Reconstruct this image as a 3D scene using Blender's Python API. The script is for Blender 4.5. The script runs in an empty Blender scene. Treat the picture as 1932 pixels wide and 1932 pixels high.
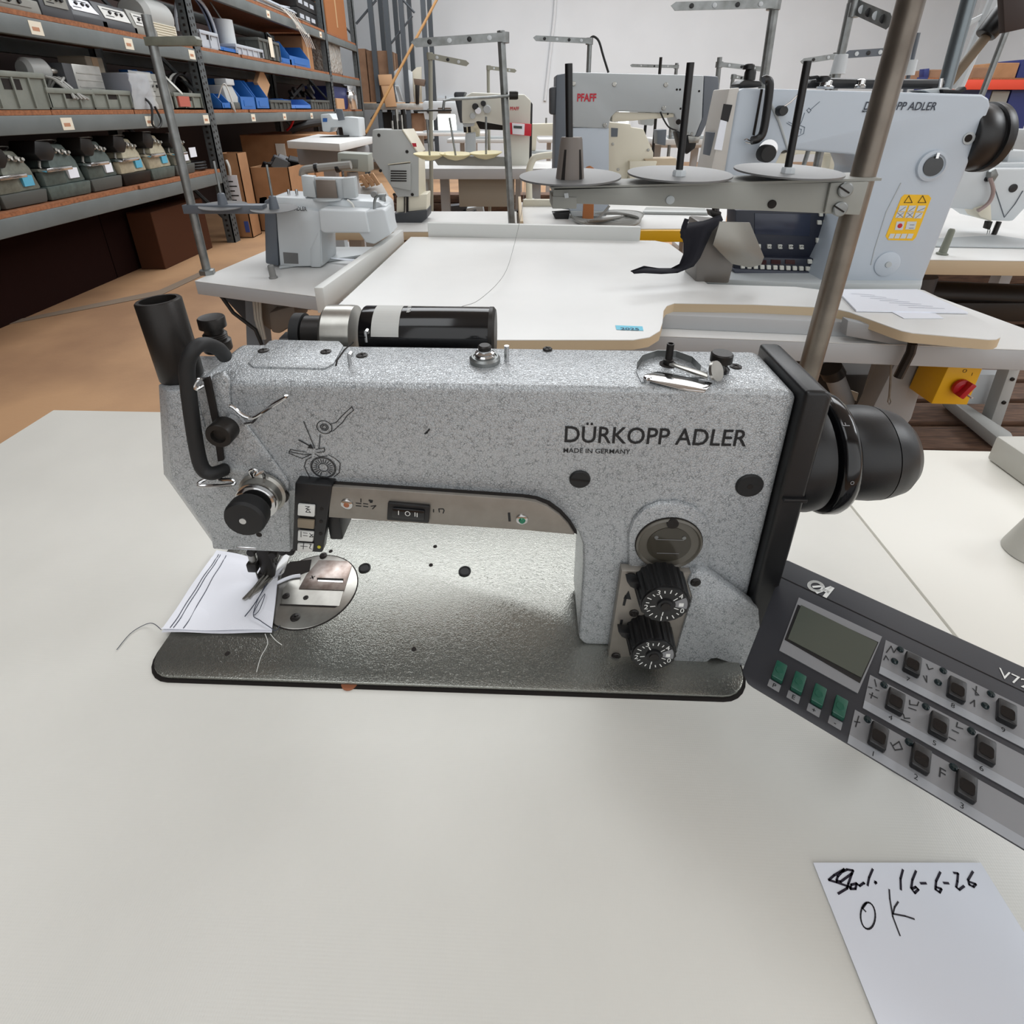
import bpy, bmesh, random
from math import pi, sin, cos, tan, radians, atan, atan2, sqrt
from mathutils import Vector, Matrix, Euler

SC = bpy.context.scene
COL = SC.collection
V = Vector
rnd = random.Random(7)

# ------------------------------------------------------------------ camera, world, lights, exposure
F, CY, HY = 1000.0, 644.0, 206.0          # focal length, optical centre row and horizon row of the 1932 px frame
TH = atan((CY - HY) / F); CT, ST = cos(TH), sin(TH)
TZ = 0.80                                 # height of the work tables
CZ = TZ + 0.41278                         # height of the lens
cam = bpy.data.cameras.new('camera'); cam_o = bpy.data.objects.new('camera', cam); COL.objects.link(cam_o)
cam.sensor_width = 36; cam.lens = 36 * F / 1932; cam.shift_y = -(966 - CY) / 1932; cam.clip_start = 0.01
cam_o.location = (0, 0, CZ); cam_o.rotation_euler = (pi / 2 - TH, 0, 0)
SC.camera = cam_o
SC.view_settings.view_transform = 'Standard'; SC.view_settings.look = 'None'
SC.view_settings.gamma = 1; SC.view_settings.use_curve_mapping = False
SC.view_settings.exposure = 0.34
wd = bpy.data.worlds.new('hall_light'); SC.world = wd; wd.use_nodes = True
wd.node_tree.nodes['Background'].inputs[0].default_value = (0.93, 0.96, 1.0, 1)
wd.node_tree.nodes['Background'].inputs[1].default_value = 0.5

def area(name, loc, size, power, rot=(0, 0, 0), col=(0.92, 0.965, 1.0)):
    l = bpy.data.lights.new(name, 'AREA'); l.shape = 'RECTANGLE'; l.size, l.size_y = size; l.energy = power; l.color = col
    o = bpy.data.objects.new(name, l); COL.objects.link(o); o.location = loc; o.rotation_euler = rot
    return o
area('overhead_light', (1.5, 7.6, 5.5), (11.0, 6.4), 760)
area('overhead_light', (7.8, 1.0, 5.5), (3.0, 3.6), 300)
area('overhead_light', (-1.4, -1.2, 5.5), (3.0, 3.0), 60)  # added fill over the front table, no such lamp known
area('rear_fill', (2.0, -2.9, 2.6), (7.0, 4.0), 70, (pi / 2, 0, 0))      # added fill light behind the camera, no opening there

# ------------------------------------------------------------------ picture geometry: where a line of sight meets a real plane
def ray(px, py):
    x = (px - 966) / F; y = (CY - py) / F
    return V((x, CT + y * ST, -ST + y * CT))
C0 = V((0, 0, CZ))
def PZ(px, py, z=TZ): d = ray(px, py); return C0 + d * ((z - CZ) / d.z)
def PY(px, py, y): d = ray(px, py); return C0 + d * (y / d.y)
def PX(px, py, x): d = ray(px, py); return C0 + d * (x / d.x)
FLc = PZ(268, 1280); FRc = PZ(1418, 1320)          # front corners of the machine bed
UX = (FRc - FLc).normalized(); UY = V((-UX.y, UX.x, 0)); YAW = atan2(UX.y, UX.x)
LM = Matrix.Translation(FLc) @ Matrix.Rotation(YAW, 4, 'Z') @ Matrix.Scale(0.001, 4)   # machine millimetres -> world
LMI = LM.inverted()
def QY(px, py, ly=36.0):
    d = ray(px, py); t = (ly / 1000 - (C0 - FLc).dot(UY)) / d.dot(UY); return LMI @ (C0 + d * t)
def QZ(px, py, lz=0.0): return LMI @ PZ(px, py, TZ + lz / 1000)

# ------------------------------------------------------------------ materials
def lin(c):
    return tuple(((v / 255) / 12.92 if v / 255 <= 0.04045 else ((v / 255 + 0.055) / 1.055) ** 2.4) for v in c) + (1,)
_M = {}
def mat(name, c, rough=0.5, metal=0.0, bump=None, vary=None, spec=0.5, coat=0.0, emit=None, alpha=None, trans=0.0, wood=None):
    if name in _M: return _M[name]
    m = bpy.data.materials.new(name); m.use_nodes = True; nt = m.node_tree; N, L = nt.nodes, nt.links
    b = N['Principled BSDF']; b.inputs['Base Color'].default_value = lin(c); b.inputs['Roughness'].default_value = rough
    b.inputs['Metallic'].default_value = metal; b.inputs['Specular IOR Level'].default_value = spec; b.inputs['Coat Weight'].default_value = coat
    if trans: b.inputs['Transmission Weight'].default_value = trans
    if alpha is not None: b.inputs['Alpha'].default_value = alpha
    if emit: b.inputs['Emission Color'].default_value = lin(emit[0]); b.inputs['Emission Strength'].default_value = emit[1]
    tc = N.new('ShaderNodeTexCoord')
    if vary:                                   # (scale, second colour, low, high)
        t = N.new('ShaderNodeTexNoise'); t.inputs['Scale'].default_value = vary[0]; t.inputs['Detail'].default_value = 5
        r = N.new('ShaderNodeValToRGB'); r.color_ramp.elements[0].position = vary[2]; r.color_ramp.elements[1].position = vary[3]
        r.color_ramp.elements[0].color = lin(vary[1]); r.color_ramp.elements[1].color = lin(c)
        if wood:
            mp = N.new('ShaderNodeMapping'); mp.inputs['Scale'].default_value = wood; L.new(tc.outputs['Object'], mp.inputs[0]); L.new(mp.outputs[0], t.inputs['Vector'])
        else: L.new(tc.outputs['Object'], t.inputs['Vector'])
        L.new(t.outputs['Fac'], r.inputs[0]); L.new(r.outputs[0], b.inputs['Base Color'])
    if bump:                                   # (kind, scale, strength, distance)
        k = bump[0]
        if k == 'noise':
            t = N.new('ShaderNodeTexNoise'); t.inputs['Scale'].default_value = bump[1]; t.inputs['Detail'].default_value = 3; out = t.outputs['Fac']
        elif k == 'wave':
            t = N.new('ShaderNodeTexWave'); t.inputs['Scale'].default_value = bump[1]; t.bands_direction = 'X' if len(bump) < 5 else bump[4]; out = t.outputs['Fac']
        elif k == 'weave':                     # fine woven relief
            w1 = N.new('ShaderNodeTexWave'); w2 = N.new('ShaderNodeTexWave'); t = N.new('ShaderNodeMath'); w2.bands_direction = 'Y'; out = t.outputs[0]
            for i, w in enumerate((w1, w2)): w.inputs['Scale'].default_value = bump[1]; L.new(tc.outputs['Object'], w.inputs['Vector']); L.new(w.outputs['Fac'], t.inputs[i])
        else:
            t = N.new('ShaderNodeTexVoronoi'); t.inputs['Scale'].default_value = bump[1]; t.feature = 'SMOOTH_F1'; out = t.outputs['Distance']
        if k != 'weave': L.new(tc.outputs['Object'], t.inputs['Vector'])
        bp = N.new('ShaderNodeBump'); bp.inputs['Strength'].default_value = bump[2]; bp.inputs['Distance'].default_value = bump[3]
        L.new(out, bp.inputs['Height']); L.new(bp.outputs[0], b.inputs['Normal'])
    _M[name] = m; return m

def hammered(name, c, dark, rough, scale=420, metal=0.0, strength=0.5, lo=0.02, hi=0.16):
    """hammer-finish enamel: distorted cells with darker joints and a matching fine relief"""
    m = bpy.data.materials.new(name); m.use_nodes = True; nt = m.node_tree; N, L = nt.nodes, nt.links; b = N['Principled BSDF']
    tc = N.new('ShaderNodeTexCoord'); nz = N.new('ShaderNodeTexNoise'); nz.inputs['Scale'].default_value = scale * 0.6; nz.inputs['Detail'].default_value = 2
    mx = N.new('ShaderNodeMixRGB'); mx.blend_type = 'LINEAR_LIGHT'; mx.inputs[0].default_value = 0.0022
    L.new(tc.outputs['Object'], nz.inputs['Vector']); L.new(tc.outputs['Object'], mx.inputs[1]); L.new(nz.outputs['Color'], mx.inputs[2])
    vo = N.new('ShaderNodeTexVoronoi'); vo.feature = 'DISTANCE_TO_EDGE'; vo.inputs['Scale'].default_value = scale; L.new(mx.outputs[0], vo.inputs['Vector'])
    big = N.new('ShaderNodeTexNoise'); big.inputs['Scale'].default_value = scale * 0.45; big.inputs['Detail'].default_value = 2; L.new(tc.outputs['Object'], big.inputs['Vector'])
    mr = N.new('ShaderNodeMapRange'); mr.inputs['From Min'].default_value = 0.38; mr.inputs['From Max'].default_value = 0.62; mr.inputs['To Max'].default_value = 0.06; L.new(big.outputs['Fac'], mr.inputs['Value'])
    ad = N.new('ShaderNodeMath'); ad.operation = 'ADD'; L.new(vo.outputs['Distance'], ad.inputs[0]); L.new(mr.outputs['Result'], ad.inputs[1])   # joints fade out in patches
    r = N.new('ShaderNodeValToRGB'); r.color_ramp.elements[0].position = lo; r.color_ramp.elements[1].position = hi
    r.color_ramp.elements[0].color = lin(dark); r.color_ramp.elements[1].color = lin(c); L.new(ad.outputs[0], r.inputs[0])
    L.new(r.outputs[0], b.inputs['Base Color'])
    bp = N.new('ShaderNodeBump'); bp.inputs['Strength'].default_value = strength; bp.inputs['Distance'].default_value = 0.0007
    sm = N.new('ShaderNodeMath'); sm.operation = 'MINIMUM'; sm.inputs[1].default_value = 0.25; L.new(vo.outputs['Distance'], sm.inputs[0])
    L.new(sm.outputs[0], bp.inputs['Height']); L.new(bp.outputs[0], b.inputs['Normal'])
    b.inputs['Roughness'].default_value = rough; b.inputs['Metallic'].default_value = metal
    _M[name] = m; return m

HAM = hammered('silver_hammered_enamel', (178, 181, 183), (112, 116, 119), 0.27, 500, 0.3, 0.75, 0.0, 0.13)
HAMB = hammered('silver_hammered_bed', (140, 140, 134), (128, 129, 123), 0.2, 560, 0.75, 0.3)
WHITE = mat('white_laminate', (220, 218, 211), 0.36, bump=('weave', 210, 0.06, 0.0004), vary=(9, (213, 211, 204), 0.3, 0.7))
WHITE2 = mat('white_tabletop', (228, 228, 226), 0.32, vary=(5, (220, 220, 218), 0.3, 0.7))
SIDEW = mat('cream_tabletop', (232, 229, 220), 0.4)
BLK = mat('black_plastic', (13, 13, 15), 0.4, bump=('noise', 900, 0.08, 0.0005))
GBLK = mat('gloss_black', (14, 14, 16), 0.13)
RUB = mat('black_rubber', (20, 20, 21), 0.62)
IRON = mat('blackened_steel', (38, 35, 33), 0.42, 0.5, bump=('noise', 500, 0.12, 0.0005))
STEEL = mat('steel', (176, 174, 168), 0.3, 0.85, vary=(60, (150, 148, 142), 0.3, 0.7))
CHROME = mat('chrome', (205, 205, 205), 0.12, 1.0)
BRUSH = mat('brushed_plate', (150, 144, 136), 0.42, 0.55, vary=(70, (138, 132, 124), 0.3, 0.7))
TARN = mat('tarnished_plate', (178, 168, 162), 0.3, 0.8, vary=(90, (134, 118, 110), 0.35, 0.65))
ZINC = mat('zinc_tube', (150, 153, 153), 0.38, 0.75, vary=(30, (120, 122, 120), 0.3, 0.7))
POLE = mat('grey_brown_tube', (140, 132, 122), 0.36, 0.75, vary=(14, (104, 96, 88), 0.3, 0.7))
INK = mat('black_print', (22, 22, 24), 0.6)
WINK = mat('white_print', (226, 226, 222), 0.6)
GAP = mat('dark_gap', (26, 20, 17), 0.9)
CORK = mat('brown_hinge_pad', (150, 92, 62), 0.7)
GREEN = mat('green_key', (20, 78, 62), 0.35)
GLED = mat('green_lens', (20, 110, 80), 0.2)
PGREY = mat('panel_grey', (128, 128, 130), 0.5)
PANEL = mat('charcoal_housing', (42, 42, 47), 0.5, bump=('noise', 1500, 0.08, 0.0003))
LCD = mat('lcd_glass', (82, 86, 78), 0.25, vary=(8, (74, 78, 70), 0.3, 0.7))
PAPER = mat('white_paper', (236, 239, 247), 0.7)
CLOTH = mat('white_cloth', (232, 233, 240), 0.85, bump=('noise', 1600, 0.2, 0.0004))
THREADM = mat('blue_grey_thread', (62, 66, 80), 0.8)
SWHITE = mat('white_thread', (215, 215, 210), 0.8)

# ------------------------------------------------------------------ mesh building
def wm(o):
    m = o.matrix_basis.copy()
    while o.parent: o = o.parent; m = o.matrix_basis @ m
    return m
class MB:
    def __init__(s, xf=None): s.bm = bmesh.new(); s.xf = xf
    def face(s, pts):
        try: s.bm.faces.new([s.bm.verts.new(p) for p in pts])
        except ValueError: pass
        return s
    def loft(s, a, b, caps=True):
        n = len(a); va = [s.bm.verts.new(p) for p in a]; vb = [s.bm.verts.new(p) for p in b]
        for i in range(n): s.bm.faces.new((va[i], va[(i + 1) % n], vb[(i + 1) % n], vb[i]))
        if caps: s.bm.faces.new(va[::-1]); s.bm.faces.new(vb)
        return s
    def prism(s, pts, ext): ext = V(ext); pts = [V(p) for p in pts]; return s.loft(pts, [p + ext for p in pts])
    def box(s, c, d, rot=None):
        R = rot.to_matrix() if isinstance(rot, Euler) else (rot or Matrix.Identity(3)); c = V(c)
        q = lambda x, y, z: c + R @ V((x * d[0] / 2, y * d[1] / 2, z * d[2] / 2))
        return s.loft([q(-1, -1, -1), q(1, -1, -1), q(1, 1, -1), q(-1, 1, -1)], [q(-1, -1, 1), q(1, -1, 1), q(1, 1, 1), q(-1, 1, 1)])
    def bb(s, a, b): a, b = V(a), V(b); return s.box((a + b) / 2, b - a)
    def lathe(s, prof, p, d, n=20, caps=True):
        """prof: (radius, distance along d) pairs"""
        p, d = V(p), V(d).normalized(); u = d.orthogonal().normalized(); w = d.cross(u); rings = []
        for r, h in prof: rings.append([s.bm.verts.new(p + d * h + (u * cos(2 * pi * k / n) + w * sin(2 * pi * k / n)) * max(r, 1e-6)) for k in range(n)])
        for a, b in zip(rings, rings[1:]):
            for k in range(n): s.bm.faces.new((a[k], a[(k + 1) % n], b[(k + 1) % n], b[k]))
        if caps: s.bm.faces.new(rings[0][::-1]); s.bm.faces.new(rings[-1])
        return s
    def cyl(s, a, b, r, r2=None, n=16): a, b = V(a), V(b); return s.lathe([(r, 0), (r if r2 is None else r2, (b - a).length)], a, b - a, n)
    def tube(s, pts, r, n=8, smooth=0):
        pts = [V(p) for p in pts]
        if smooth: pts = spline(pts, smooth)
        rings = []; u = None
        for i, p in enumerate(pts):
            d = (pts[min(i + 1, len(pts) - 1)] - pts[max(i - 1, 0)]).normalized()
            u = d.orthogonal().normalized() if u is None else (u - d * u.dot(d)).normalized()
            w = d.cross(u); rings.append([s.bm.verts.new(p + (u * cos(2 * pi * k / n) + w * sin(2 * pi * k / n)) * r) for k in range(n)])
        for a, b in zip(rings, rings[1:]):
            for k in range(n): s.bm.faces.new((a[k], a[(k + 1) % n], b[(k + 1) % n], b[k]))
        s.bm.faces.new(rings[0][::-1]); s.bm.faces.new(rings[-1]); return s
    def strokes(s, fr, lines, wid, lift=0.0, th=None):
        """flat printed lines on a frame (o, x, y)"""
        for ln in lines:
            P = [V((a, b)) for a, b in ln]
            for a, b in zip(P, P[1:]):
                d = b - a
                if d.length < 1e-9: continue
                d = d.normalized(); nn = V((-d.y, d.x)) * wid / 2; e = d * wid * 0.35
                s.face([fr(*(a - e - nn), lift), fr(*(b + e - nn), lift), fr(*(b + e + nn), lift), fr(*(a - e + nn), lift)])
        return s
    def build(s, name, m, parent=None, bevel=0, seg=2, ang=32, **kw):
        bm = s.bm
        bmesh.ops.recalc_face_normals(bm, faces=bm.faces)
        if bevel:
            es = [e for e in bm.edges if len(e.link_faces) == 2 and e.calc_face_angle(0) > radians(28)]
            bmesh.ops.bevel(bm, geom=es, offset=bevel, segments=seg, affect='EDGES', profile=0.5, clamp_overlap=True)
        if s.xf: bm.transform(s.xf)
        me = bpy.data.meshes.new(name)
        o = bpy.data.objects.new(name, me); COL.objects.link(o)
        if parent: bm.transform(wm(parent).inverted()); o.parent = parent
        else:
            xs = [v.co for v in bm.verts]; lo = V([min(v[i] for v in xs) for i in range(3)]); hi = V([max(v[i] for v in xs) for i in range(3)])
            b = V(((lo.x + hi.x) / 2, (lo.y + hi.y) / 2, lo.z)); o.location = b; bm.transform(Matrix.Translation(-b))
        bm.to_mesh(me); bm.free()
        me.polygons.foreach_set('use_smooth', [True] * len(me.polygons)); me.set_sharp_from_angle(angle=radians(ang))
        me.materials.append(m)
        for k, v in kw.items(): o[k] = v
        return o
def spline(P, k):
    out = []
    for i in range(len(P) - 1):
        a, b, c, d = P[max(i - 1, 0)], P[i], P[i + 1], P[min(i + 2, len(P) - 1)]
        for j in range(k):
            t = j / k; out.append(0.5 * ((2 * b) + (c - a) * t + (2 * a - 5 * b + 4 * c - d) * t * t + (3 * b - a - 3 * c + d) * t ** 3))
    return out + [P[-1]]
def frame(o, x, y):
    o, x, y = V(o), V(x).normalized(), V(y); y = (y - x * y.dot(x)).normalized(); n = x.cross(y)
    return lambda u, v, w=0.0: o + x * u + y * v + n * w
def rpoly(w, h, r, n=5, cx=0, cy=0):
    out = []
    for sx, sy, a in ((1, 1, 0), (-1, 1, 90), (-1, -1, 180), (1, -1, 270)):
        for k in range(n + 1):
            t = radians(a + 90 * k / n); out.append((cx + sx * (w / 2 - r) + r * cos(t), cy + sy * (h / 2 - r) + r * sin(t)))
    return out
def thing(name, label, cat, loc=(0, 0, 0), group=None, rz=0.0):
    o = bpy.data.objects.new(name, None); COL.objects.link(o); o.location = loc; o.rotation_euler = (0, 0, rz)
    o['label'] = label; o['category'] = cat; o.empty_display_size = 0.05
    if group: o['group'] = group
    return o
def tag(o, label, cat, group=None):
    o['label'] = label; o['category'] = cat
    if group: o['group'] = group
    return o
def struct(o): o['kind'] = 'structure'; return o
def dup(root, loc, label=None, rz=None, scale=None, group=None):
    m = {}
    def rec(o, par):
        c = o.copy(); COL.objects.link(c); c.parent = par
        for ch in [x for x in o.children]: rec(ch, c)
        return c
    r = rec(root, None); r.location = loc
    if rz is not None: r.rotation_euler = (0, 0, rz)
    if scale: r.scale = scale
    if label: r['label'] = label
    if group: r['group'] = group
    return r
def text(s, fr, size, m, name, parent, align='LEFT', bold=0.0, shear=0.0, xs=1.0, rot=0.0, lift=0.0, xf=None, fit=None):
    """lettering lying on a frame function; size = letter height"""
    cu = bpy.data.curves.new(name, 'FONT'); cu.body = s; cu.size = size / 0.7; cu.align_x = align; cu.offset = bold * size; cu.shear = shear; cu.resolution_u = 3
    o = bpy.data.objects.new(name, cu); COL.objects.link(o)
    dg = bpy.context.evaluated_depsgraph_get(); me = bpy.data.meshes.new_from_object(o.evaluated_get(dg))
    bpy.data.objects.remove(o); bm = bmesh.new(); bm.from_mesh(me); bpy.data.meshes.remove(me)
    if fit: q_ = [v.co.x for v in bm.verts]; xs = fit / (max(q_) - min(q_))
    for v in bm.verts:
        x, y = v.co.x * xs, v.co.y; v.co = fr(x * cos(rot) - y * sin(rot), x * sin(rot) + y * cos(rot), lift)
    b = MB(xf); b.bm.free(); b.bm = bm
    return b.build(name, m, parent)

# ================================================================== the two near tables
HALLC = PZ(100, 800)
def lp(x, y, z=0): return LM @ V((x, y, z))
t = thing('sewing_table', 'large white work table in front carrying the silver sewing machine', 'table', lp(130, 80, -800), rz=YAW)
MB(LM).prism([(x, y, -38) for x, y in [(-409, -235), (670, -235), (670, 396), (-409, 396)]], (0, 0, 37.8)).build('table_top', WHITE, t, 1.5)
# dark cut-out gap round the bed
g = MB(LM); g.prism([(x, y, -0.25) for x, y in rpoly(480, 182, 24, 6, 238, 88.5)], (0, 0, 0.45)); g.build('cutout_rim', GAP, t)
for sx in (-340, 600):
    lg = MB(LM); lg.bb((sx - 30, 40, -760), (sx + 30, 100, -38)); lg.bb((sx - 30, -180, -800), (sx + 30, 340, -760)); lg.build('leg', ZINC, t, 2)
for px, py in ((735, 992), (660, 1288)):
    q = QZ(px, py, 0); MB(LM).lathe([(6.5, 0), (6.5, .7)], (q.x, q.y, 0), (0, 0, 1), 18).build('hinge_pad', CORK, t)
t2 = thing('side_table', 'plain cream work table butted against the right end of the front table', 'table', lp(1000, 60, -800), rz=YAW)
MB(LM).prism([(673, -235, -38), (1350, -235, -38), (1350, 338, -38), (673, 338, -38)], (0, 0, 37.0)).build('table_top', SIDEW, t2, 1.5)
for sx in (740, 1280):
    lg = MB(LM); lg.bb((sx - 30, 20, -760), (sx + 30, 80, -38)); lg.bb((sx - 30, -180, -800), (sx + 30, 300, -760)); lg.build('leg', ZINC, t2, 2)

# ================================================================== silver sewing machine
ma = thing('sewing_machine', 'silver hammered-finish lockstitch sewing machine with black handwheel set into the front table', 'sewing machine', lp(238, 88, 0), rz=YAW)
FY = 36.0
def P(px, py, ly=FY): q = QY(px, py, ly); return V((q.x, ly, q.z))
def part(name, m, mb, parent=ma, bevel=0, **kw): return mb.build(name, m, parent, bevel * 0 if bevel == 0 else bevel, **kw)
bed = MB(LM).prism([(x, y, 0.3) for x, y in rpoly(476, 178, 22, 6, 238, 89)], (0, 0, 3.2)).build('bed', HAMB, ma, 1.3)
# body casting
prof = [(74, 98), (74, 240), (82, 247), (470, 247), (476, 243), (476, 3), (352, 3), (347, 10), (346.5, 90), (345, 112), (341, 124), (332, 134), (318, 142), (300, 147), (122, 156), (122, 98)]
b = MB(LM); b.loft([(x, FY + 2, z) for x, z in prof], [(x, 100, z) for x, z in prof]); body = b.build('arm_casting', HAM, ma, 6, 3, 60)
# head: raised pad on the front and the lower top step
pad = [(395, 742), (404, 706), (425, 697), (436, 712), (438, 760), (470, 800), (548, 905), (551, 1037), (405, 1031), (385, 890)]
MB(LM).prism([P(*p, FY + 2.5) for p in pad], (0, -3.2, 0)).build('head_pad', HAM, ma, 1.6)
A = [(44, 238), (26.5, 160), (49, 92), (80, 97), (80, 238)]; B = [(60, 240), (44, 165), (66, 99), (80, 99), (80, 240)]
fc = MB(LM); fc.loft([(x, 98, z) for x, z in A], [(x, 52, z) for x, z in A]); fc.build('face_cover', HAM, ma, 3, 2)
fc = MB(LM); fc.loft([(x, 51.5, z) for x, z in A], [(x, 37, z) for x, z in B]); fc.build('face_plate', HAM, ma, 2, 2)
# top inspection plate with two screws
TP = 247.0
def T(px, py, z=TP): return QZ(px, py, z)
q = [T(*p) for p in ((520, 643), (640, 646), (648, 654), (630, 688), (612, 697), (478, 694), (468, 686), (508, 646))]
tp = MB(LM).prism([(v.x, v.y, TP - 0.4) for v in q], (0, 0, 1.6)).build('top_plate', HAM, ma, 0.5)
def screw(px, py, r, name='screw', z=TP, parent=ma, m=IRON, h=1.0):
    c = T(px, py, z); s_ = MB(LM).lathe([(r, 0), (r, h * .6), (r * .8, h)], (c.x, c.y, z), (0, 0, 1), 14)
    o = s_.build(name, m, parent)
    k = MB(LM); k.box((c.x, c.y, z + h), (r * 1.3, r * .3, .3), Euler((0, 0, .5))); k.box((c.x, c.y, z + h), (r * .3, r * 1.3, .3), Euler((0, 0, .5))); k.build('screw_slot', GAP, o)
    return o
for p in ((497, 662), (615, 664)): screw(*p, 4.0, z=TP + 1.2)
for p in ((683, 671), (1388, 692)): screw(*p, 4.2)
screw(1033, 660, 3.6, h=1.6)
sl = [T(*p) for p in ((666, 646), (650, 660), (636, 680), (634, 690))]
MB(LM).tube([(v.x, v.y, TP) for v in sl], 0.7, 6).build('seam', GAP, ma)
for (px, py), h in (((692, 645), 9), ((661, 690), 9), ((956, 681), 12)):
    c = T(px, py); g = MB(LM); g.tube([(c.x, c.y, TP), (c.x, c.y, TP + h - 2), (c.x + .4, c.y - .5, TP + h), (c.x + .6, c.y + 2.2, TP + h), (c.x + .6, c.y + 2.5, TP + h - 3)] if h < 10 else [(c.x, c.y, TP), (c.x, c.y, TP + h)], 1.4 if h < 10 else 1.8, 8)
    g.build('thread_pin', CHROME, ma)
c = T(915, 682); bw = MB(LM).lathe([(11, 0), (11, 3), (9.5, 4.5), (8.5, 4.5), (8.5, 3.6), (6.5, 3.6)], (c.x, c.y, TP), (0, 0, 1), 28).build('tension_base', ZINC, ma)
MB(LM).lathe([(6.8, 3.6), (7.2, 5), (6.2, 6), (6.9, 7.4), (5, 8.4), (5, 9.6)], (c.x, c.y, TP), (0, 0, 1), 24).build('tension_disc', CHROME, bw)
MB(LM).lathe([(4.8, 9.6), (4.8, 12), (3.8, 13)], (c.x, c.y, TP), (0, 0, 1), 18).build('tension_nut', IRON, bw)
# bobbin winder on the top right
wp = [T(*p, TP + .6) for p in ((1200, 700), (1215, 674), (1240, 668), (1300, 672), (1335, 700), (1335, 712), (1240, 712), (1210, 722))]
bwp = MB(LM).prism([(v.x, v.y, TP) for v in wp], (0, 0, 1.0)).build('winder_plate', HAM, ma, .3)
arc = [T(*p, TP + 3) for p in ((1202, 690), (1212, 677), (1240, 668), (1275, 669), (1305, 680), (1322, 697))]
g = MB(LM)
for a, b_ in zip(arc, arc[1:]): g.loft([(a.x, a.y, TP), (a.x, a.y + .8, TP), (a.x, a.y + .8, TP + 6), (a.x, a.y, TP + 6)], [(b_.x, b_.y, TP), (b_.x, b_.y + .8, TP), (b_.x, b_.y + .8, TP + 6), (b_.x, b_.y, TP + 6)])
g.build('bobbin_guard', ZINC, ma)
sp = T(1260, 690); MB(LM).lathe([(6, 0), (6, .7)], (sp.x, sp.y, TP + .8), (0, 0, 1), 20).build('spindle_hole', GAP, bwp)
MB(LM).lathe([(3.6, 0), (3.6, 5), (2.6, 5.5), (2.6, 17), (1.8, 17.2), (1.8, 15)], (sp.x, sp.y, TP), (0, 0, 1), 16).build('winder_spindle', IRON, ma)
la = [T(*p, TP + 3) for p in ((1216, 706), (1240, 700), (1322, 716), (1345, 722), (1330, 738), (1300, 735), (1222, 716))]
MB(LM).prism([(v.x, v.y, TP + 1.6) for v in la], (0, 0, 1.4)).build('winder_lever', CHROME, ma, .4)
lb = [T(*p, TP + 6) for p in ((1262, 686), (1270, 684), (1335, 703), (1335, 712))]
MB(LM).prism([(v.x, v.y, TP + 4.5) for v in lb], (0, 0, 1.6)).build('winder_arm', STEEL, ma, .4)
c = T(1348, 718, TP + 2); MB(LM).lathe([(6.8, -1), (6.8, 1)], (c.x, c.y, TP + 9), (.55, -.6, .4), 22).build('friction_disc', STEEL, ma)
c = T(1221, 720, TP); MB(LM).lathe([(2.8, 0), (2.8, 3), (2, 4)], (c.x, c.y, TP), (0, 0, 1), 12).build('lever_stop', CHROME, ma)
c = T(1357, 700, TP); kn = MB(LM).lathe([(6.3, 0), (6.6, 2), (5, 4), (4.2, 6), (4.2, 7)], (c.x, c.y, TP), (0, 0, 1), 20).build('winder_foot', GBLK, ma)
kk = MB(LM); n = 40
kk.lathe([(6.4, 7), (7.4, 7.6), (7.4, 13), (6.6, 14), (3.5, 14)], (c.x, c.y, TP), (0, 0, 1), 28)
kk.build('winder_knob', IRON, kn)
# end cover and handwheel
XW = 494.0
end = [(476.3, 4), (476.3, 251), (490, 251), (XW, 247), (XW, 120), (XW - 2, 4)]
ec = MB(LM); ec.loft([(x, 30, z) for x, z in end], [(x, 106, z) for x, z in end]); ec.build('end_cover', BLK, ma, 3.5, 3)
qa = QY(1600, 852, 74); AXZ = qa.z
MB(LM).lathe([(42, -4), (44, 0), (44.5, 11), (43, 18)], (XW, 74, AXZ), (1, 0, 0), 56).build('wheel_collar', BLK, ma, ang=50)
MB(LM).lathe([(37, 18), (37, 22)], (XW, 74, AXZ), (1, 0, 0), 40).build('wheel_gap', GAP, ma)
MB(LM).lathe([(43, 21.5), (45, 23), (45.6, 24.5), (45.6, 31), (44, 34), (39, 35.5), (33, 35.5)], (XW, 74, AXZ), (1, 0, 0), 64).build('scale_ring', GBLK, ma, ang=50)
hw = MB(LM).lathe([(31, 36), (33.5, 41), (35, 49), (35.4, 59), (34.8, 65.5)], (XW, 74, AXZ), (1, 0, 0), 56).build('handwheel', BLK, ma, ang=50)
MB(LM).lathe([(34.8, 66.2), (33.5, 72), (30.5, 81), (24.5, 88), (15, 91), (4, 92)], (XW, 74, AXZ), (1, 0, 0), 56).build('wheel_cap', BLK, hw, ang=50)
MB(LM).bb((478, 27, QY(1530, 945, 28).z - 1.5), (XW, 31, QY(1530, 945, 28).z + 1.5)).build('cover_rib', BLK, ma, .8)
def ringtext(s, ang, size):
    o = V((XW + 28, 74 - 45.9 * cos(ang), AXZ + 45.9 * sin(ang)))
    text(s, frame(o, (0, -sin(ang) * 0 - 0.0001, 0) if False else (1, 0, 0), (0, sin(ang), cos(ang))), size, PGREY, 'scale_mark', ma, 'CENTER', rot=pi / 2, xf=LM)
ringtext('o', radians(8), 4); ringtext('C', radians(-48), 5); ringtext('F', radians(58), 5)
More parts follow.
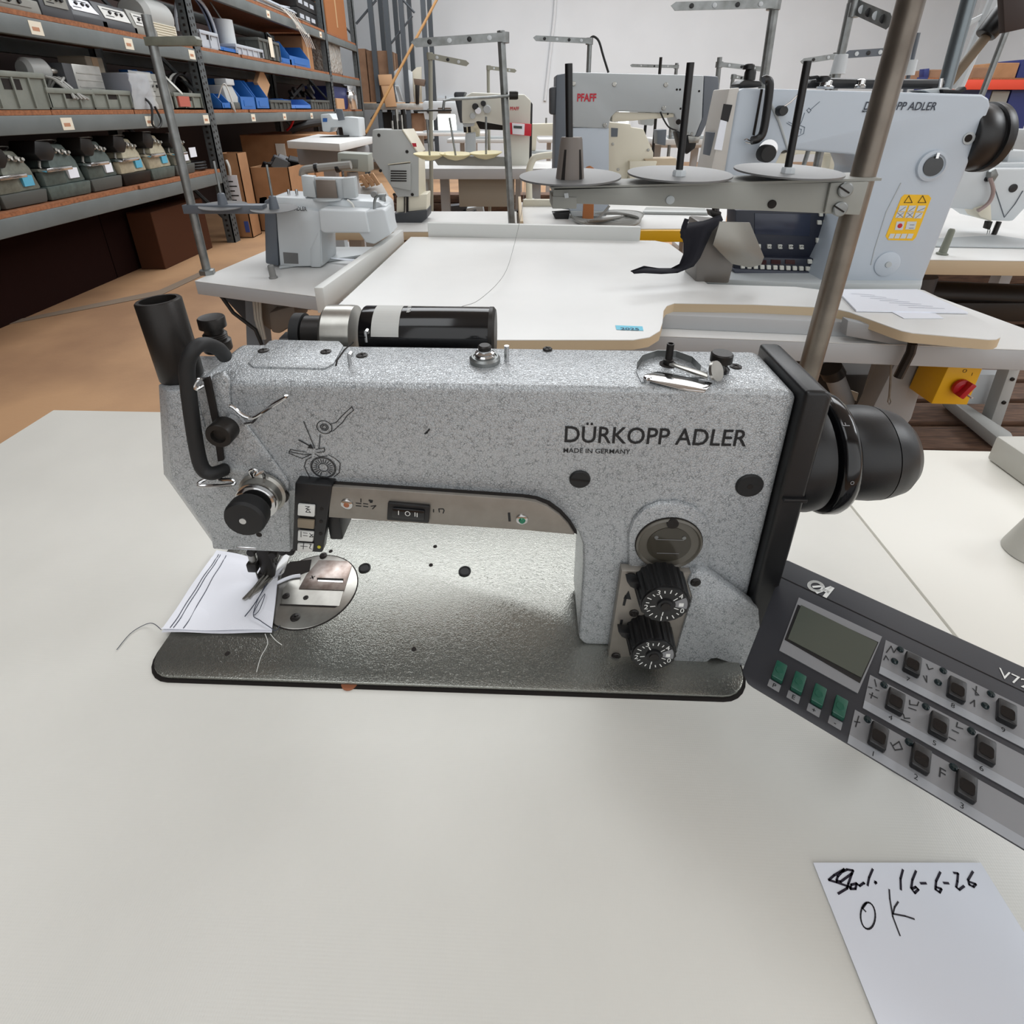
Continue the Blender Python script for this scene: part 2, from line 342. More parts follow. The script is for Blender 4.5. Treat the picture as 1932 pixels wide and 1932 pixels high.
# motor behind the arm
top = QY(760, 580, 140)
mz, my = top.z - 23, 140
mo = MB(LM).lathe([(22.5, 0), (23, 1), (23, 104), (22, 106)], (QY(688, 600, my).x, my, mz), (1, 0, 0), 40).build('motor', GBLK, ma)
x0 = QY(612, 600, my).x; x1 = QY(652, 600, my).x; x2 = QY(690, 600, my).x
MB(LM).lathe([(20, 0), (23.4, 3), (23.4, 22), (23, x2 - x0 - 9)], (x0, my, mz), (1, 0, 0), 36).build('motor_collar', STEEL, ma)
MB(LM).lathe([(14, 0), (14, 18)], (x0 - 17, my, mz), (1, 0, 0), 28).build('coupling', IRON, ma)
MB(LM).lathe([(16, 0), (16, 8)], (x0 - 26, my, mz), (1, 0, 0), 28).build('coupling_ring', RUB, ma)
MB(LM).lathe([(23.3, 0), (23.3, 3), (21, 5)], (QY(688, 600, my).x + 104, my, mz), (1, 0, 0), 36).build('motor_cap', IRON, mo)
mb_ = MB(LM); n = 14; a0, a1 = radians(15), radians(105); xa, xb = QY(712, 600, my).x, QY(762, 600, my).x
def arcq(xa, xb, a0, a1, r):
    return [((xa, my - r * cos(a0 + (a1 - a0) * k / n), mz + r * sin(a0 + (a1 - a0) * k / n)), (xb, my - r * cos(a0 + (a1 - a0) * k / n), mz + r * sin(a0 + (a1 - a0) * k / n))) for k in range(n + 1)]
aq = arcq(xa, xb, a0, a1, 23.2)
for (p0, p1), (p2, p3) in zip(aq, aq[1:]): mb_.face([p0, p1, p3, p2])
mb_.build('motor_label', mat('worn_label', (190, 190, 186), .6), mo)
pf = MB(LM)
pf.bb((x0 + 6, 98, mz - 26), (x0 + 120, my, mz - 20)); pf.build('motor_bracket', IRON, ma, 1)
text('spes1RC', frame((xb + 7, my - 23.3 * cos(radians(85)), mz + 23.3 * sin(radians(85))), (0, 1, .1), (-1, 0, 0)), 3.2, WINK, 'motor_print', mo, 'CENTER', xf=LM)

# ---- printing on the arm
fy = FY + 1.6
def fr_arm(px, py, ly=fy): q = QY(px, py, ly); return frame((q.x, ly, q.z), (1, 0, 0), (0, 0, 1))
w_ = (QY(1405, 838, fy) - QY(1062, 830, fy)).x
x0t, x1t = QY(1062, 834, fy), QY(1404, 842, fy)
text('DÜRKOPP ADLER', frame((x0t.x, fy, x0t.z), (1, 0, (x1t.z - x0t.z) / (x1t.x - x0t.x)), (0, 0, 1)), 13.0, INK, 'maker_lettering', ma, xf=LM, bold=.012, fit=w_)
x0t = QY(1062, 854, fy)
text('MADE IN GERMANY', frame((x0t.x, fy, x0t.z), (1, 0, 0), (0, 0, 1)), 3.7, INK, 'origin_lettering', ma, xf=LM, bold=.01, fit=QY(1188, 855, fy).x - x0t.x)
# threading diagram
def S(*pts): return [(lambda q: (q.x, q.z))(QY(px, py, fy)) for px, py in pts]
def circ(px, py, r, n=22): q = QY(px, py, fy); return [(q.x + r * cos(2 * pi * k / n), q.z + r * sin(2 * pi * k / n)) for k in range(n + 1)]
fr0 = frame((0, fy, 0), (1, 0, 0), (0, 0, 1))
dl = [circ(612, 806, 5.2), circ(612, 806, 2.6), circ(612, 806, 1.5), S((624, 800), (634, 797), (645, 785), (664, 767), (667, 774), (655, 784), (647, 796), (630, 812), (622, 815)), S((573, 795), (594, 846)), S((604, 820), (602, 846)),
      circ(610, 882, 9), circ(610, 882, 8.2), circ(610, 882, 3.4), S((545, 852), (575, 858), (588, 857), (570, 865), (545, 855), (548, 848), (578, 853)), S((596, 848), (612, 845), (612, 852), (598, 854)),
      S((588, 862), (578, 868), (574, 880), (582, 896), (586, 903)), S((620, 858), (634, 866), (642, 874), (640, 892), (630, 900)), S((594, 856), (604, 862), (618, 860))]
q = QY(610, 882, fy)
for k in range(22):
    if k in (16, 17, 18): continue
    a = 2 * pi * k / 22; dl.append([(q.x + 4.4 * cos(a), q.z + 4.4 * sin(a)), (q.x + 7.2 * cos(a), q.z + 7.2 * sin(a))])
dg_ = MB(LM).strokes(fr0, dl, .55, .15); dg_.strokes(fr0, [S((564, 830), (586, 842))], 1.0, .15); dg_.face([fr0(*p, .15) for p in S((592, 847), (580, 845), (586, 837))])
dg_.strokes(fr0, [S((805, 816), (810, 810)), S((802, 818), (806, 816))], 1.2, .15)
dg_.build('threading_diagram', INK, ma, kind='stuff')
# round plugs on the column
for px, py, r, nm in ((1094, 904, 7.4, 'screw_plug'), (1414, 916, 9.6, 'rubber_plug')):
    q = QY(px, py, fy); o = MB(LM).lathe([(r, 0), (r, .8), (r * .9, 1.8)], (q.x, FY + 2, q.z), (0, -1, 0), 28).build(nm, RUB, ma)
    if r < 8: MB(LM).box((q.x, FY, q.z), (r * 1.9, .4, 1.0), Euler((0, .1, 0))).build('plug_slot', GAP, o)
    else: MB(LM).lathe([(2, 0), (2, .3)], (q.x, FY + .3, q.z), (0, -1, 0), 14).build('plug_hole', GAP, o)
# oil window boss
ar = [(1186, 1076), (1186, 1010), (1196, 982), (1215, 962), (1245, 950), (1280, 949), (1310, 958), (1334, 980), (1342, 1002), (1338, 1076)]
MB(LM).prism([P(*p, 34) for p in ar], (0, 5, 0)).build('window_boss', HAM, ma, 3)
q = QY(1262, 1027, 33)
win = MB(LM).lathe([(24, 0), (24, 1.6), (22.6, 2.4), (21.5, 1.0), (14, 1.0)], (q.x, 34, q.z), (0, -1, 0), 44).build('oil_window', mat('smoky_window_rim', (92, 88, 80), .25), ma)
MB(LM).lathe([(16, .9), (16, 1.5)], (q.x, 34, q.z), (0, -1, 0), 36).build('window_glass', mat('smoky_glass', (62, 58, 50), .12), win)
MB(LM).lathe([(24.6, 0), (24.6, .8)], (q.x, 34, q.z), (0, -1, 0), 40).build('window_seal', GAP, ma)
wl = MB(LM); fw = frame((q.x, 32.3, q.z), (1, 0, 0), (0, 0, 1)); wl.strokes(fw, [[(-10, 5), (10, 5)], [(-8, -8), (8, -8)]], .5, .1); wl.build('oil_mark', PGREY, win)
s_ = QY(1270, 990, 31); sc_ = MB(LM).lathe([(4.2, 0), (4.2, 2)], (s_.x, 33.5, s_.z), (0, -1, 0), 18).build('window_screw', IRON, win)
for dx in (-10, 10):
    MB(LM).lathe([(1.5, 0), (1.5, .4)], (q.x + dx, 32.5, q.z + 7), (0, -1, 0), 10).build('window_stud', ZINC, win)
# stitch-length plate with two dials
pl = [(1173, 1077), (1305, 1081), (1305, 1125), (1276, 1250), (1147, 1245)]
plate = MB(LM).prism([P(*p, 29) for p in pl], (0, 7, 0)).build('dial_plate', BRUSH, ma, .5)
MB(LM).prism([P(*p, 30.5) for p in [(1304, 1120), (1312, 1110), (1285, 1250), (1272, 1250)]], (0, 3, 0)).build('plate_slit', GAP, ma)
cv = [(1297, 1100), (1304, 1085), (1318, 1079), (1336, 1081), (1432, 1150), (1440, 1262), (1392, 1256), (1352, 1243), (1342, 1244), (1328, 1255), (1316, 1258), (1268, 1256), (1290, 1180), (1306, 1128)]
MB(LM).prism([P(*p, 27) for p in cv], (0, 9, 0)).build('side_cover', HAM, ma, 1.5)
def fscrew(px, py, ly, r, parent=ma, nm='screw'):
    q = QY(px, py, ly); o = MB(LM).lathe([(r, 0), (r, 1), (r * .8, 1.6)], (q.x, ly + .2, q.z), (0, -1, 0), 16).build(nm, IRON, parent)
    k = MB(LM); k.box((q.x, ly - 1.5, q.z), (r * 1.3, .3, r * .3), Euler((0, .5, 0))); k.box((q.x, ly - 1.5, q.z), (r * .3, .3, r * 1.3), Euler((0, .5, 0))); k.build('screw_slot', GAP, o)
for p in ((1190, 1087), (1196, 1156), (1162, 1237)): fscrew(*p, 29, 3.7)
fscrew(1312, 1098, 27, 3.9)
fa = frame((0, 29, 0), (1, 0, 0), (0, 0, 1))
def S2(ly, *pts): return [(lambda q: (q.x, q.z))(QY(px, py, ly)) for px, py in pts]
ars = MB(LM).strokes(fa, [S2(29, (1177, 1141), (1181, 1124)), S2(29, (1173, 1170), (1170, 1184))], 2.0, .2)
ars.face([fa(*p, .2) for p in S2(29, (1176, 1129), (1191, 1131), (1186, 1114))]); ars.face([fa(*p, .2) for p in S2(29, (1166, 1181), (1178, 1183), (1170, 1192))])
ars.build('dial_arrow', INK, ma)
def dial(px, py, r, a0):
    ly = 8.0; q = QY(px, py, ly); o = V((q.x, 29, q.z)); n = 40
    m = MB(LM); ring0 = []; ring1 = []
    for k in range(2 * n):
        rr = r + (0.9 if (k // 2) % 2 else 0); a = 2 * pi * k / (2 * n); ring0.append((o.x + (rr + 1) * cos(a), 28.8, o.z + (rr + 1) * sin(a))); ring1.append((o.x + rr * cos(a), ly + 1, o.z + rr * sin(a)))
    m.loft(ring0, ring1); d = m.build('dial', BLK, ma, ang=25)
    MB(LM).lathe([(r - .6, 0), (r - .8, 1.2), (r - 2, 1.2)], (o.x, ly + 1, o.z), (0, -1, 0), 48).build('dial_face', BLK, d)
    MB(LM).lathe([(5.6, 0), (5.6, 1.2), (4.4, 1.2)], (o.x, ly - .2, o.z), (0, -1, 0), 24).build('dial_hub', RUB, d)
    MB(LM).lathe([(3.6, 0), (3.4, 1.0)], (o.x, ly - 1.2, o.z), (0, -1, 0), 18).build('dial_screw', IRON, d)
    f = frame((o.x, ly - .35, o.z), (1, 0, 0), (0, 0, 1)); tk = []
    A0, A1 = radians(-22), radians(-318)
    for k in range(17):
        a = A0 + (A1 - A0) * k / 16; mj = k % 4 == 0
        tk.append([((r - 5.5 if not mj else r * .42) * cos(a), (r - 5.5 if not mj else r * .42) * sin(a)), ((r - (3.6 if k % 2 else 2.6) if not mj else r * .6) * cos(a), (r - (3.6 if k % 2 else 2.6) if not mj else r * .6) * sin(a))])
        if mj:
            text(str(k // 4), (lambda a: frame(f(r * .78 * cos(a), r * .78 * sin(a), .05), (1, 0, 0), (0, 0, 1)))(a - .0), 3.6, WINK, 'dial_number', d, 'CENTER', xf=LM) if False else text(str(k // 4), frame(f(r * .78 * cos(a), r * .78 * sin(a) - 2.2, .05), (1, 0, 0), (0, 0, 1)), 4.5, WINK, 'dial_number', d, 'CENTER', xf=LM)
    MB(LM).strokes(f, tk, .75, .05).build('dial_scale', WINK, d)
    w = MB(LM); seg = [(rr * cos(radians(a)), rr * sin(radians(a))) for rr, al in ((r * .42, range(-12, 32, 6)), (r * .9, range(30, -14, -6))) for a in al]
    w.face([f(*p, .03) for p in seg]); w.build('dial_window', PGREY, d)
    bx = MB(LM); bx.face([f(*p, .06) for p in ((r * .55, -1), (r * .74, -1), (r * .74, 2.4), (r * .55, 2.4))]); bx.build('dial_lock_mark', WINK, d)
    # pointer lug on the left
    MB(LM).prism([(o.x - r - 9, 27, o.z + 9), (o.x - r + 1, 27, o.z + 8), (o.x - r + 2, 27, o.z - 1), (o.x - r - 6, 27, o.z + 4)], (0, -8, 0)).build('dial_lug', BLK, d, .8)
dial(1255, 1141, 17.4, 0); dial(1233, 1236, 16.6, 0)

# ---- LED strip plate under the arm
le = [(624, 918), (985, 943), (1010, 947), (1032, 956), (1055, 972), (1072, 990), (1084, 1009), (985, 1000), (620, 976)]
lp_ = MB(LM).prism([P(*p, 31) for p in le], (0, 3, 0)).build('light_strip_plate', BRUSH, ma, .4)
le2 = [(622, 914), (985, 939), (1013, 943), (1037, 952), (1060, 969), (1077, 988), (1089, 1008), (1084, 1006), (985, 980), (620, 950)]
MB(LM).prism([P(*p, 33.8) for p in le2], (0, 4, 0)).build('strip_seal', GAP, ma)
fl = frame((0, 31, 0), (1, 0, 0), (0, 0, 1))
rs = [P(*p, 31) for p in ((733, 944), (812, 951), (810, 983), (731, 977))]
rk = MB(LM).prism(rs, (0, -2.6, 0)).build('rocker_frame', BLK, ma, .9)
rs2 = [P(*p, 28.4) for p in ((741, 956), (802, 961), (801, 979), (740, 974))]
rk2 = MB(LM).prism(rs2, (0, -1.8, 0)).build('rocker', GBLK, rk, .7)
fk = frame((0, 26.5, 0), (1, 0, 0), (0, 0, 1)); c_ = QY(769, 969, 26.5)
MB(LM).strokes(fk, [S2(26.5, (752, 964), (752, 971)), [(c_.x + 1.7 * cos(2 * pi * k / 14), c_.z + 1.9 * sin(2 * pi * k / 14)) for k in range(15)], S2(26.5, (783, 967), (783, 974)), S2(26.5, (787, 968), (787, 975))], .55, .1).build('rocker_mark', WINK, rk)
q = QY(655, 950, 31); o = MB(LM).lathe([(4.6, 0), (4.2, 1.5), (3, 2)], (q.x, 31.2, q.z), (0, -1, 0), 18).build('lamp_bezel', CHROME, ma); MB(LM).lathe([(2.2, 1.9), (1.6, 2.6)], (q.x, 31.2, q.z), (0, -1, 0), 12).build('lamp_lens', CORK, o)
q = QY(985, 979, 31); o = MB(LM).lathe([(4.6, 0), (4.2, 1.5), (3, 2)], (q.x, 31.2, q.z), (0, -1, 0), 18).build('lamp_bezel', CHROME, ma, label='chrome bezel with green lens'); MB(LM).lathe([(2.6, 1.9), (1.8, 3.2)], (q.x, 31.2, q.z), (0, -1, 0), 12).build('lamp_lens', GLED, o)
q = QY(958, 983, 31); text('I', frame((q.x, 31, q.z), (1, 0, .06), (0, 0, 1)), 7.6, INK, 'strip_lettering', ma, bold=.045, xf=LM, lift=.15)
tm = [S2(31, (672, 949), (681, 950)), S2(31, (672, 954), (681, 955)), S2(31, (686, 950), (694, 951)), S2(31, (686, 955), (694, 956)), S2(31, (700, 955), (709, 954), (703, 960)), S2(31, (681, 941), (681, 947)), S2(31, (818, 961), (818, 966)), S2(31, (829, 966), (828, 960), (836, 960), (838, 963), (836, 968))]
ms = MB(LM).strokes(fl, tm, .8, .15); ms.strokes(fl, [S2(31, (697, 944), (702, 945)), S2(31, (699, 947), (701, 947))], 1.6, .15)
for xx in (725, 735, 745): pass
for xs_ in (676, 680): pass
ms.build('strip_print', INK, ma, kind='stuff')
for xx in (686, 690): pass
# key strip at the head
ks = [P(*p, 30) for p in ((556, 911), (627, 916), (622, 950), (608, 1043), (551, 1040))]
kp = MB(LM).prism(ks, (0, 9, 0)).build('key_strip', BLK, ma, 1.2)
for i, (qd, leg) in enumerate(((((564, 948), (596, 951), (595, 972), (563, 969)), [(566, 0)]), (((563, 976), (595, 979), (594, 995), (563, 992)), 0), (((564, 998), (594, 1001), (592, 1019), (563, 1017)), 0), (((563, 1022), (593, 1024), (591, 1039), (562, 1037)), 0))):
    k = MB(LM).prism([P(*p, 30) for p in qd], (0, -2.2, 0)).build('key', mat('worn_white_key', (206, 206, 202), .4) if i != 1 else mat('tan_key', (128, 116, 98), .5), kp, .8)
    fkk = frame((0, 27.8, 0), (1, 0, 0), (0, 0, 1)); dx, dy = 0, (0, 0, 52, 74)[i]
    if i == 0: st = [S2(27.8, (576, 955), (584, 956), (577, 960), (585, 961)), S2(27.8, (577, 966), (581, 961), (586, 967), (577, 966))]
    elif i == 2: st = [S2(27.8, (568, 1003), (568, 1013)), S2(27.8, (572, 1005), (580, 1006)), S2(27.8, (572, 1010), (580, 1011)), S2(27.8, (584, 1006), (591, 1013), (584, 1013), (590, 1008))]
    elif i == 3: st = [S2(27.8, (567, 1030), (580, 1031)), S2(27.8, (573, 1025), (572, 1036)), S2(27.8, (584, 1027), (587, 1027), (584, 1034), (588, 1036))]
    else: continue
    MB(LM).strokes(fkk, st, .55, .08).build('key_symbol', INK, k)
for p, mm in (((607, 960), GAP), ((606, 984), GAP), ((605, 1007), GAP), ((602, 1032), mat('yellow_lamp', (190, 180, 50), .4))):
    q = QY(*p, 30); MB(LM).lathe([(1.5, 0), (1.2, .6)], (q.x, 30.1, q.z), (0, -1, 0), 10).build('indicator', mm, kp)
lampb = MB(LM); q0, q1 = QY(620, 978, 40), QY(650, 1012, 40)
lampb.bb((q0.x, 36, q1.z), (q1.x, 62, q0.z + 8)); lampb.build('sewing_lamp', BLK, ma, 1.5)

# ---- thread path parts on the head
pp = [(424, 672, 60), (414, 660, 50), (398, 652, 40), (380, 650, 32), (364, 662, 26), (353, 690, 24), (356, 740, 24), (366, 815, 24), (376, 868, 24), (386, 888, 24), (402, 893, 25), (424, 886, 34)]
MB(LM).tube([(lambda q: (q.x, l, q.z))(QY(x, y, l)) for x, y, l in pp], 4.7, 14, 4).build('lever_guard', RUB, ma)
MB(LM).prism([P(*p, 32.6) for p in ((383, 715), (394, 712), (412, 800), (421, 869), (411, 871), (401, 800))], (0, 2, 0)).build('lever_slot', GAP, ma)
hk = MB(LM).tube([P(386, 716, 33), P(374, 717, 27), P(367, 726, 24), P(371, 734, 24), P(384, 727, 27)], 1.3, 8, 3).build('thread_hook', CHROME, ma)
b0 = QY(345, 672, 62); th_ = QY(322, 572, 62)
tt = MB(LM); tt.lathe([(13, 0), (14, 1.5), (14, 57), (13.2, 58), (11, 58), (11, 20)], (b0.x - 3, 60, 238), (-.05, .02, 1), 32); tt.build('cone_socket', IRON, ma, ang=50)
sc = MB(LM); c = QZ(402, 668, 238)
sc.lathe([(10, 0), (10.5, 1), (10.5, 8), (8, 9), (8, 10), (8.8, 10.6), (8, 11.4), (8.8, 12.2), (8, 13), (8.8, 13.8), (8, 14.6), (7, 15), (7, 19), (9.8, 19.6), (9.8, 27), (9, 28), (7, 27.6)], (c.x, c.y + 8, 238), (0, 0, 1), 30)
sc.build('pressure_screw', IRON, ma, ang=40)
c = QY(437, 797, 33); sk = MB(LM).lathe([(8.2, 7), (8.8, 7.6), (8.8, 17), (8.2, 18), (5, 18), (4.4, 15.5)], (c.x, 34, c.z), (0, -1, 0), 36).build('pretension_knob', IRON, ma)
MB(LM).lathe([(6, 0), (6, 7.4), (8.6, 7.8), (8.6, 8.4)], (c.x, 34, c.z), (0, -1, 0), 28).build('pretension_disc', CHROME, ma)
MB(LM).tube([P(433, 766, 28), P(440, 768, 28), P(459, 784, 28), P(478, 788, 28), P(500, 775, 28), P(520, 760, 28), P(538, 750, 28), P(540, 746, 28)], 1.25, 8, 3).build('guide_wire', CHROME, ma)
MB(LM).tube([P(540, 750, 28), P(515, 766, 27), P(490, 782, 28), P(477, 796, 29), P(462, 800, 29)], 1.0, 8, 3).build('guide_wire', CHROME, ma)
c = QY(497, 928, 33)
te = MB(LM).lathe([(17, 0), (17, 2), (15, 3), (14.5, 8), (12, 9)], (c.x, 33, c.z), (0, -1, 0), 40).build('tension_housing', STEEL, ma)
MB(LM).lathe([(13.5, 9), (15, 10.4), (11, 11.2), (14, 12.4), (12, 13.6), (7.5, 14), (7, 19)], (c.x, 33, c.z), (0, -1, 0), 36).build('tension_disc', CHROME, te)
MB(LM).lathe([(9, 17), (13.5, 18), (14.2, 20), (14.2, 27), (13, 29), (4, 29.4)], (c.x, 33, c.z), (0, -1, 0), 22).build('tension_knob', RUB, te, ang=22)
MB(LM).lathe([(2.6, 29.2), (2.4, 30)], (c.x, 33, c.z), (0, -1, 0), 14).build('knob_pin', CHROME, te)
MB(LM).tube([P(478, 900, 24), P(472, 888, 22), P(484, 886, 22), P(480, 897, 22), P(495, 890, 24), P(500, 905, 28)], 1.2, 8, 3).build('takeup_spring', CHROME, te)
c2 = QY(530, 935, 32); MB(LM).lathe([(6, 0), (6, 2)], (c2.x, 33, c2.z), (0, -1, 0), 16).build('clamp_lug', IRON, te)
MB(LM).tube([P(405, 898, 30), P(378, 909, 25), P(380, 917, 24), P(436, 914, 24), P(443, 909, 25), P(436, 905, 26), P(415, 905, 28), P(404, 896, 32)], 1.3, 8, 3).build('thread_guide', CHROME, ma)
q = QY(488, 1010, 32); MB(LM).lathe([(2.3, 0), (2, .3)], (q.x, 32.6, q.z), (0, -1, 0), 12).build('screw_hole', GAP, ma)
MB(LM).tube([P(452, 1022, 44), P(446, 1028, 38), P(450, 1032, 36), P(484, 1034, 36), P(490, 1030, 40)], 1.1, 8, 2).build('needle_guard', CHROME, ma)
# needle, presser bar and foot (needle point in the throat plate)
nz = QZ(497, 1098, 4); NY = nz.y
def N_(px, py): return P(px, py, NY)
MB(LM).cyl((nz.x - 6, NY + 2, 22), (nz.x - 6, NY + 2, 100), 3.4, n=16).build('needle_bar', STEEL, ma)
MB(LM).box((nz.x - 6, NY + 1, 24), (9, 9, 10)).build('needle_clamp', IRON, ma, 1.2)
MB(LM).cyl((nz.x - 4, NY, 3), (nz.x - 5, NY, 22), .8, n=8).build('needle', CHROME, ma)
MB(LM).cyl((nz.x + 7, NY + 6, 24), (nz.x + 7, NY + 6, 100), 4.6, n=16).build('presser_bar', IRON, ma)
f_ = MB(LM); f_.bb((nz.x - 1, NY + 1, 9), (nz.x + 11, NY + 11, 50)); f_.bb((nz.x - 5, NY + 1, 6), (nz.x + 9, NY + 8, 13)); f_.build('foot_shank', IRON, ma, 1.2)
f_ = MB(LM); f_.prism([(nz.x - 9, NY - 22, 5), (nz.x - 5, NY - 24, 7), (nz.x + 6, NY - 10, 6), (nz.x + 12, NY + 14, 6), (nz.x - 2, NY + 14, 6), (nz.x - 4, NY - 8, 6)], (0, 0, 2.4)); f_.build('presser_foot', STEEL, ma, .6)
for k in (0, 1):
    MB(LM).tube([(nz.x - 5 + 3 * k, NY - 22, 8), (nz.x - 2 + 3 * k, NY - 8, 9), (nz.x + 4 + 4 * k, NY + 8, 14), (nz.x + 10 + 4 * k, NY + 14, 30)], 1.1, 8, 3).build('foot_finger', STEEL, ma)
MB(LM).box((nz.x + 13, NY + 14, 60), (10, 8, 60)).build('knife_holder', IRON, ma, 1.5)
MB(LM).prism([P(530, 1046, NY + 12), P(548, 1046, NY + 12), P(536, 1080, NY + 6), P(508, 1108, NY - 2), P(500, 1106, NY - 2)], (0, 2, 0)).build('edge_knife', CHROME, ma, .4)
for px, py in ((533, 1040), (548, 1040), (474, 1042), (515, 1046)):
    q = QY(px, py, NY - 4); MB(LM).lathe([(4, 0), (4, 3), (3.4, 4)], (q.x, NY - 2, q.z), (0, -1, 0), 16).build('clamp_screw', IRON, ma)
# throat plate: steel disc, slide plates, opening
zc = 3.5
pc = QZ(588, 1113, zc); R = 41
MB(LM).lathe([(R + 1, 0), (R + 1, .25)], (pc.x, pc.y, zc), (0, 0, 1), 64).build('plate_seam', GAP, ma)
tp_ = MB(LM).lathe([(R, 0), (R, .5), (R - .5, .8)], (pc.x, pc.y, zc), (0, 0, 1), 64).build('throat_plate', STEEL, ma)
def pz(pts, name, m, h0, h, par=tp_, bev=0): return MB(LM).prism([(lambda q: (q.x, q.y, zc + h0))(QZ(*p, zc + h0)) for p in pts], (0, 0, h)).build(name, m, par, bev)
pz([(548, 1060), (588, 1056), (584, 1078), (556, 1088), (530, 1092), (536, 1070)], 'plate_opening', GAP, .75, .3)
pz([(602, 1058), (656, 1060), (664, 1068), (650, 1115), (564, 1112), (578, 1086)], 'slide_plate', TARN, .8, 1.3, bev=.3)
pz([(598, 1090), (648, 1092), (648, 1096), (598, 1094)], 'slide_slot', GAP, 2.1, .15)
pz([(600, 1093), (647, 1095), (647, 1099), (600, 1097)], 'slot_edge', CHROME, 2.1, .12)
pz([(545, 1096), (566, 1094), (564, 1113), (648, 1116), (640, 1144), (532, 1140), (534, 1113)], 'needle_plate', STEEL, .8, .5)
pz([(528, 1140), (636, 1144), (632, 1146), (528, 1142)], 'plate_joint', GAP, .9, .5)
for p, r in (((610, 1048), 3.6), ((540, 1125), 3.4), ((577, 1128), 2.4), ((557, 1165), 4.2), ((590, 1091), 3.6)):
    c = QZ(*p, zc + 1); o = MB(LM).lathe([(r, 0), (r, .7), (r * .8, 1.1)], (c.x, c.y, zc + .8), (0, 0, 1), 18).build('screw', IRON, tp_)
    k = MB(LM); k.box((c.x, c.y, zc + 2.0), (r * 1.4, r * .25, .2), Euler((0, 0, .6))); k.box((c.x, c.y, zc + 2.0), (r * .25, r * 1.4, .2), Euler((0, 0, .6))); k.build('screw_slot', GAP, o)
for p, r, nm, m in (((688, 1072), 5.8, 'bed_plug', RUB), ((877, 1078), 6.0, 'bed_plug', RUB)):
    c = QZ(*p, zc); MB(LM).lathe([(r, 0), (r, .8), (r * .8, 1.2), (r * .7, .5)], (c.x, c.y, zc), (0, 0, 1), 26).build(nm, m, ma)
for p in ((821, 1031), (813, 1066), (781, 1225), (429, 1233), (624, 1040)):
    c = QZ(*p, zc); MB(LM).lathe([(2.0, 0), (2.0, .2)], (c.x, c.y, zc), (0, 0, 1), 14).build('oil_hole', GAP, ma)
# cable behind the end cover
MB(LM).tube([(500, 102, 60), (512, 112, 50), (524, 110, 36), (530, 96, 20), (528, 80, 8)], 4, 10, 4).build('cable', BLK, ma)

# ================================================================== sewn cloth sample under the needle
cl = thing('cloth_sample', 'folded white cloth scrap with dark double seam under the needle', 'cloth', lp(70, 70, 4), rz=YAW)
cor = [QZ(408, 1036, 6), QZ(528, 1062, 6), QZ(513, 1194, 6), QZ(304, 1192, 6)]
m = MB(LM); n1, n2 = 22, 26; gr = []
def cl_p(u, v, lay):
    a = cor[3].lerp(cor[2], u); b_ = cor[0].lerp(cor[1], u); p = a.lerp(b_, v)
    z = 5.2 + lay * 1.1 + .7 * sin(u * 9 + v * 4 + lay) + .6 * sin(v * 11 + lay * 2) + (2.6 * max(0, u - .75) * 4 * max(0, .75 - abs(v - .45)) if u > .75 else 0) - (1.2 if v > .9 else 0)
    return V((p.x - lay * 1.2 * (v < .02), p.y + (1.5 * lay if v < .02 else 0), z))
for lay in (0, 1):
    gv = [[m.bm.verts.new(cl_p(i / n1, j / n2, lay)) for j in range(n2 + 1)] for i in range(n1 + 1)]
    for i in range(n1):
        for j in range(n2): m.bm.faces.new((gv[i][j], gv[i + 1][j], gv[i + 1][j + 1], gv[i][j + 1]))
m.build('cloth', CLOTH, cl, ang=80)
for uo, nm in ((.07, 'seam_stitch'), (.10, 'seam_stitch'), (.19, 'seam_stitch')):
    MB(LM).tube([cl_p(uo + .012 * sin(k * .7) * .4, .03 + k * .04, 1) + V((0, 0, .35)) for k in range(24)], .35, 5).build(nm, THREADM, cl)
def on(px, py, z=8): q = QZ(px, py, z); return (q.x, q.y, z)
MB(LM).tube([on(500, 1105, 9), on(485, 1135, 8.6), on(478, 1160, 8.6), on(490, 1150, 9), on(500, 1120, 10), on(478, 1158, 8.8), on(490, 1170, 8.6), on(512, 1185, 8.4), on(520, 1190, 6), on(528, 1180, 5)], .35, 5, 4).build('thread_tail', THREADM, cl)
MB(LM).tube([on(505, 1100, 10), on(480, 1140, 8.8), on(462, 1163, 8.6)], .5, 5, 3).build('thread_tail', THREADM, cl)
MB(LM).tube([on(304, 1188, 6), on(288, 1176, 3), on(270, 1180, 1.2), on(245, 1196, 1), on(220, 1226, 1)], .3, 5, 4).build('thread_tail', THREADM, cl)
MB(LM).tube([on(500, 1196, 6), on(505, 1215, 4.2), on(492, 1240, 4), on(484, 1268, 4)], .3, 5, 4).build('thread_tail', SWHITE, cl)
MB(LM).tube([on(510, 1196, 6), on(520, 1208, 4.2), on(532, 1217, 4)], .3, 5, 4).build('thread_tail', SWHITE, cl)
MB(LM).tube([on(522, 1100, 6), on(535, 1094, 6), on(552, 1088, 6), on(566, 1086, 6)], 1.6, 6, 3).build('cloth_strip', CLOTH, cl)

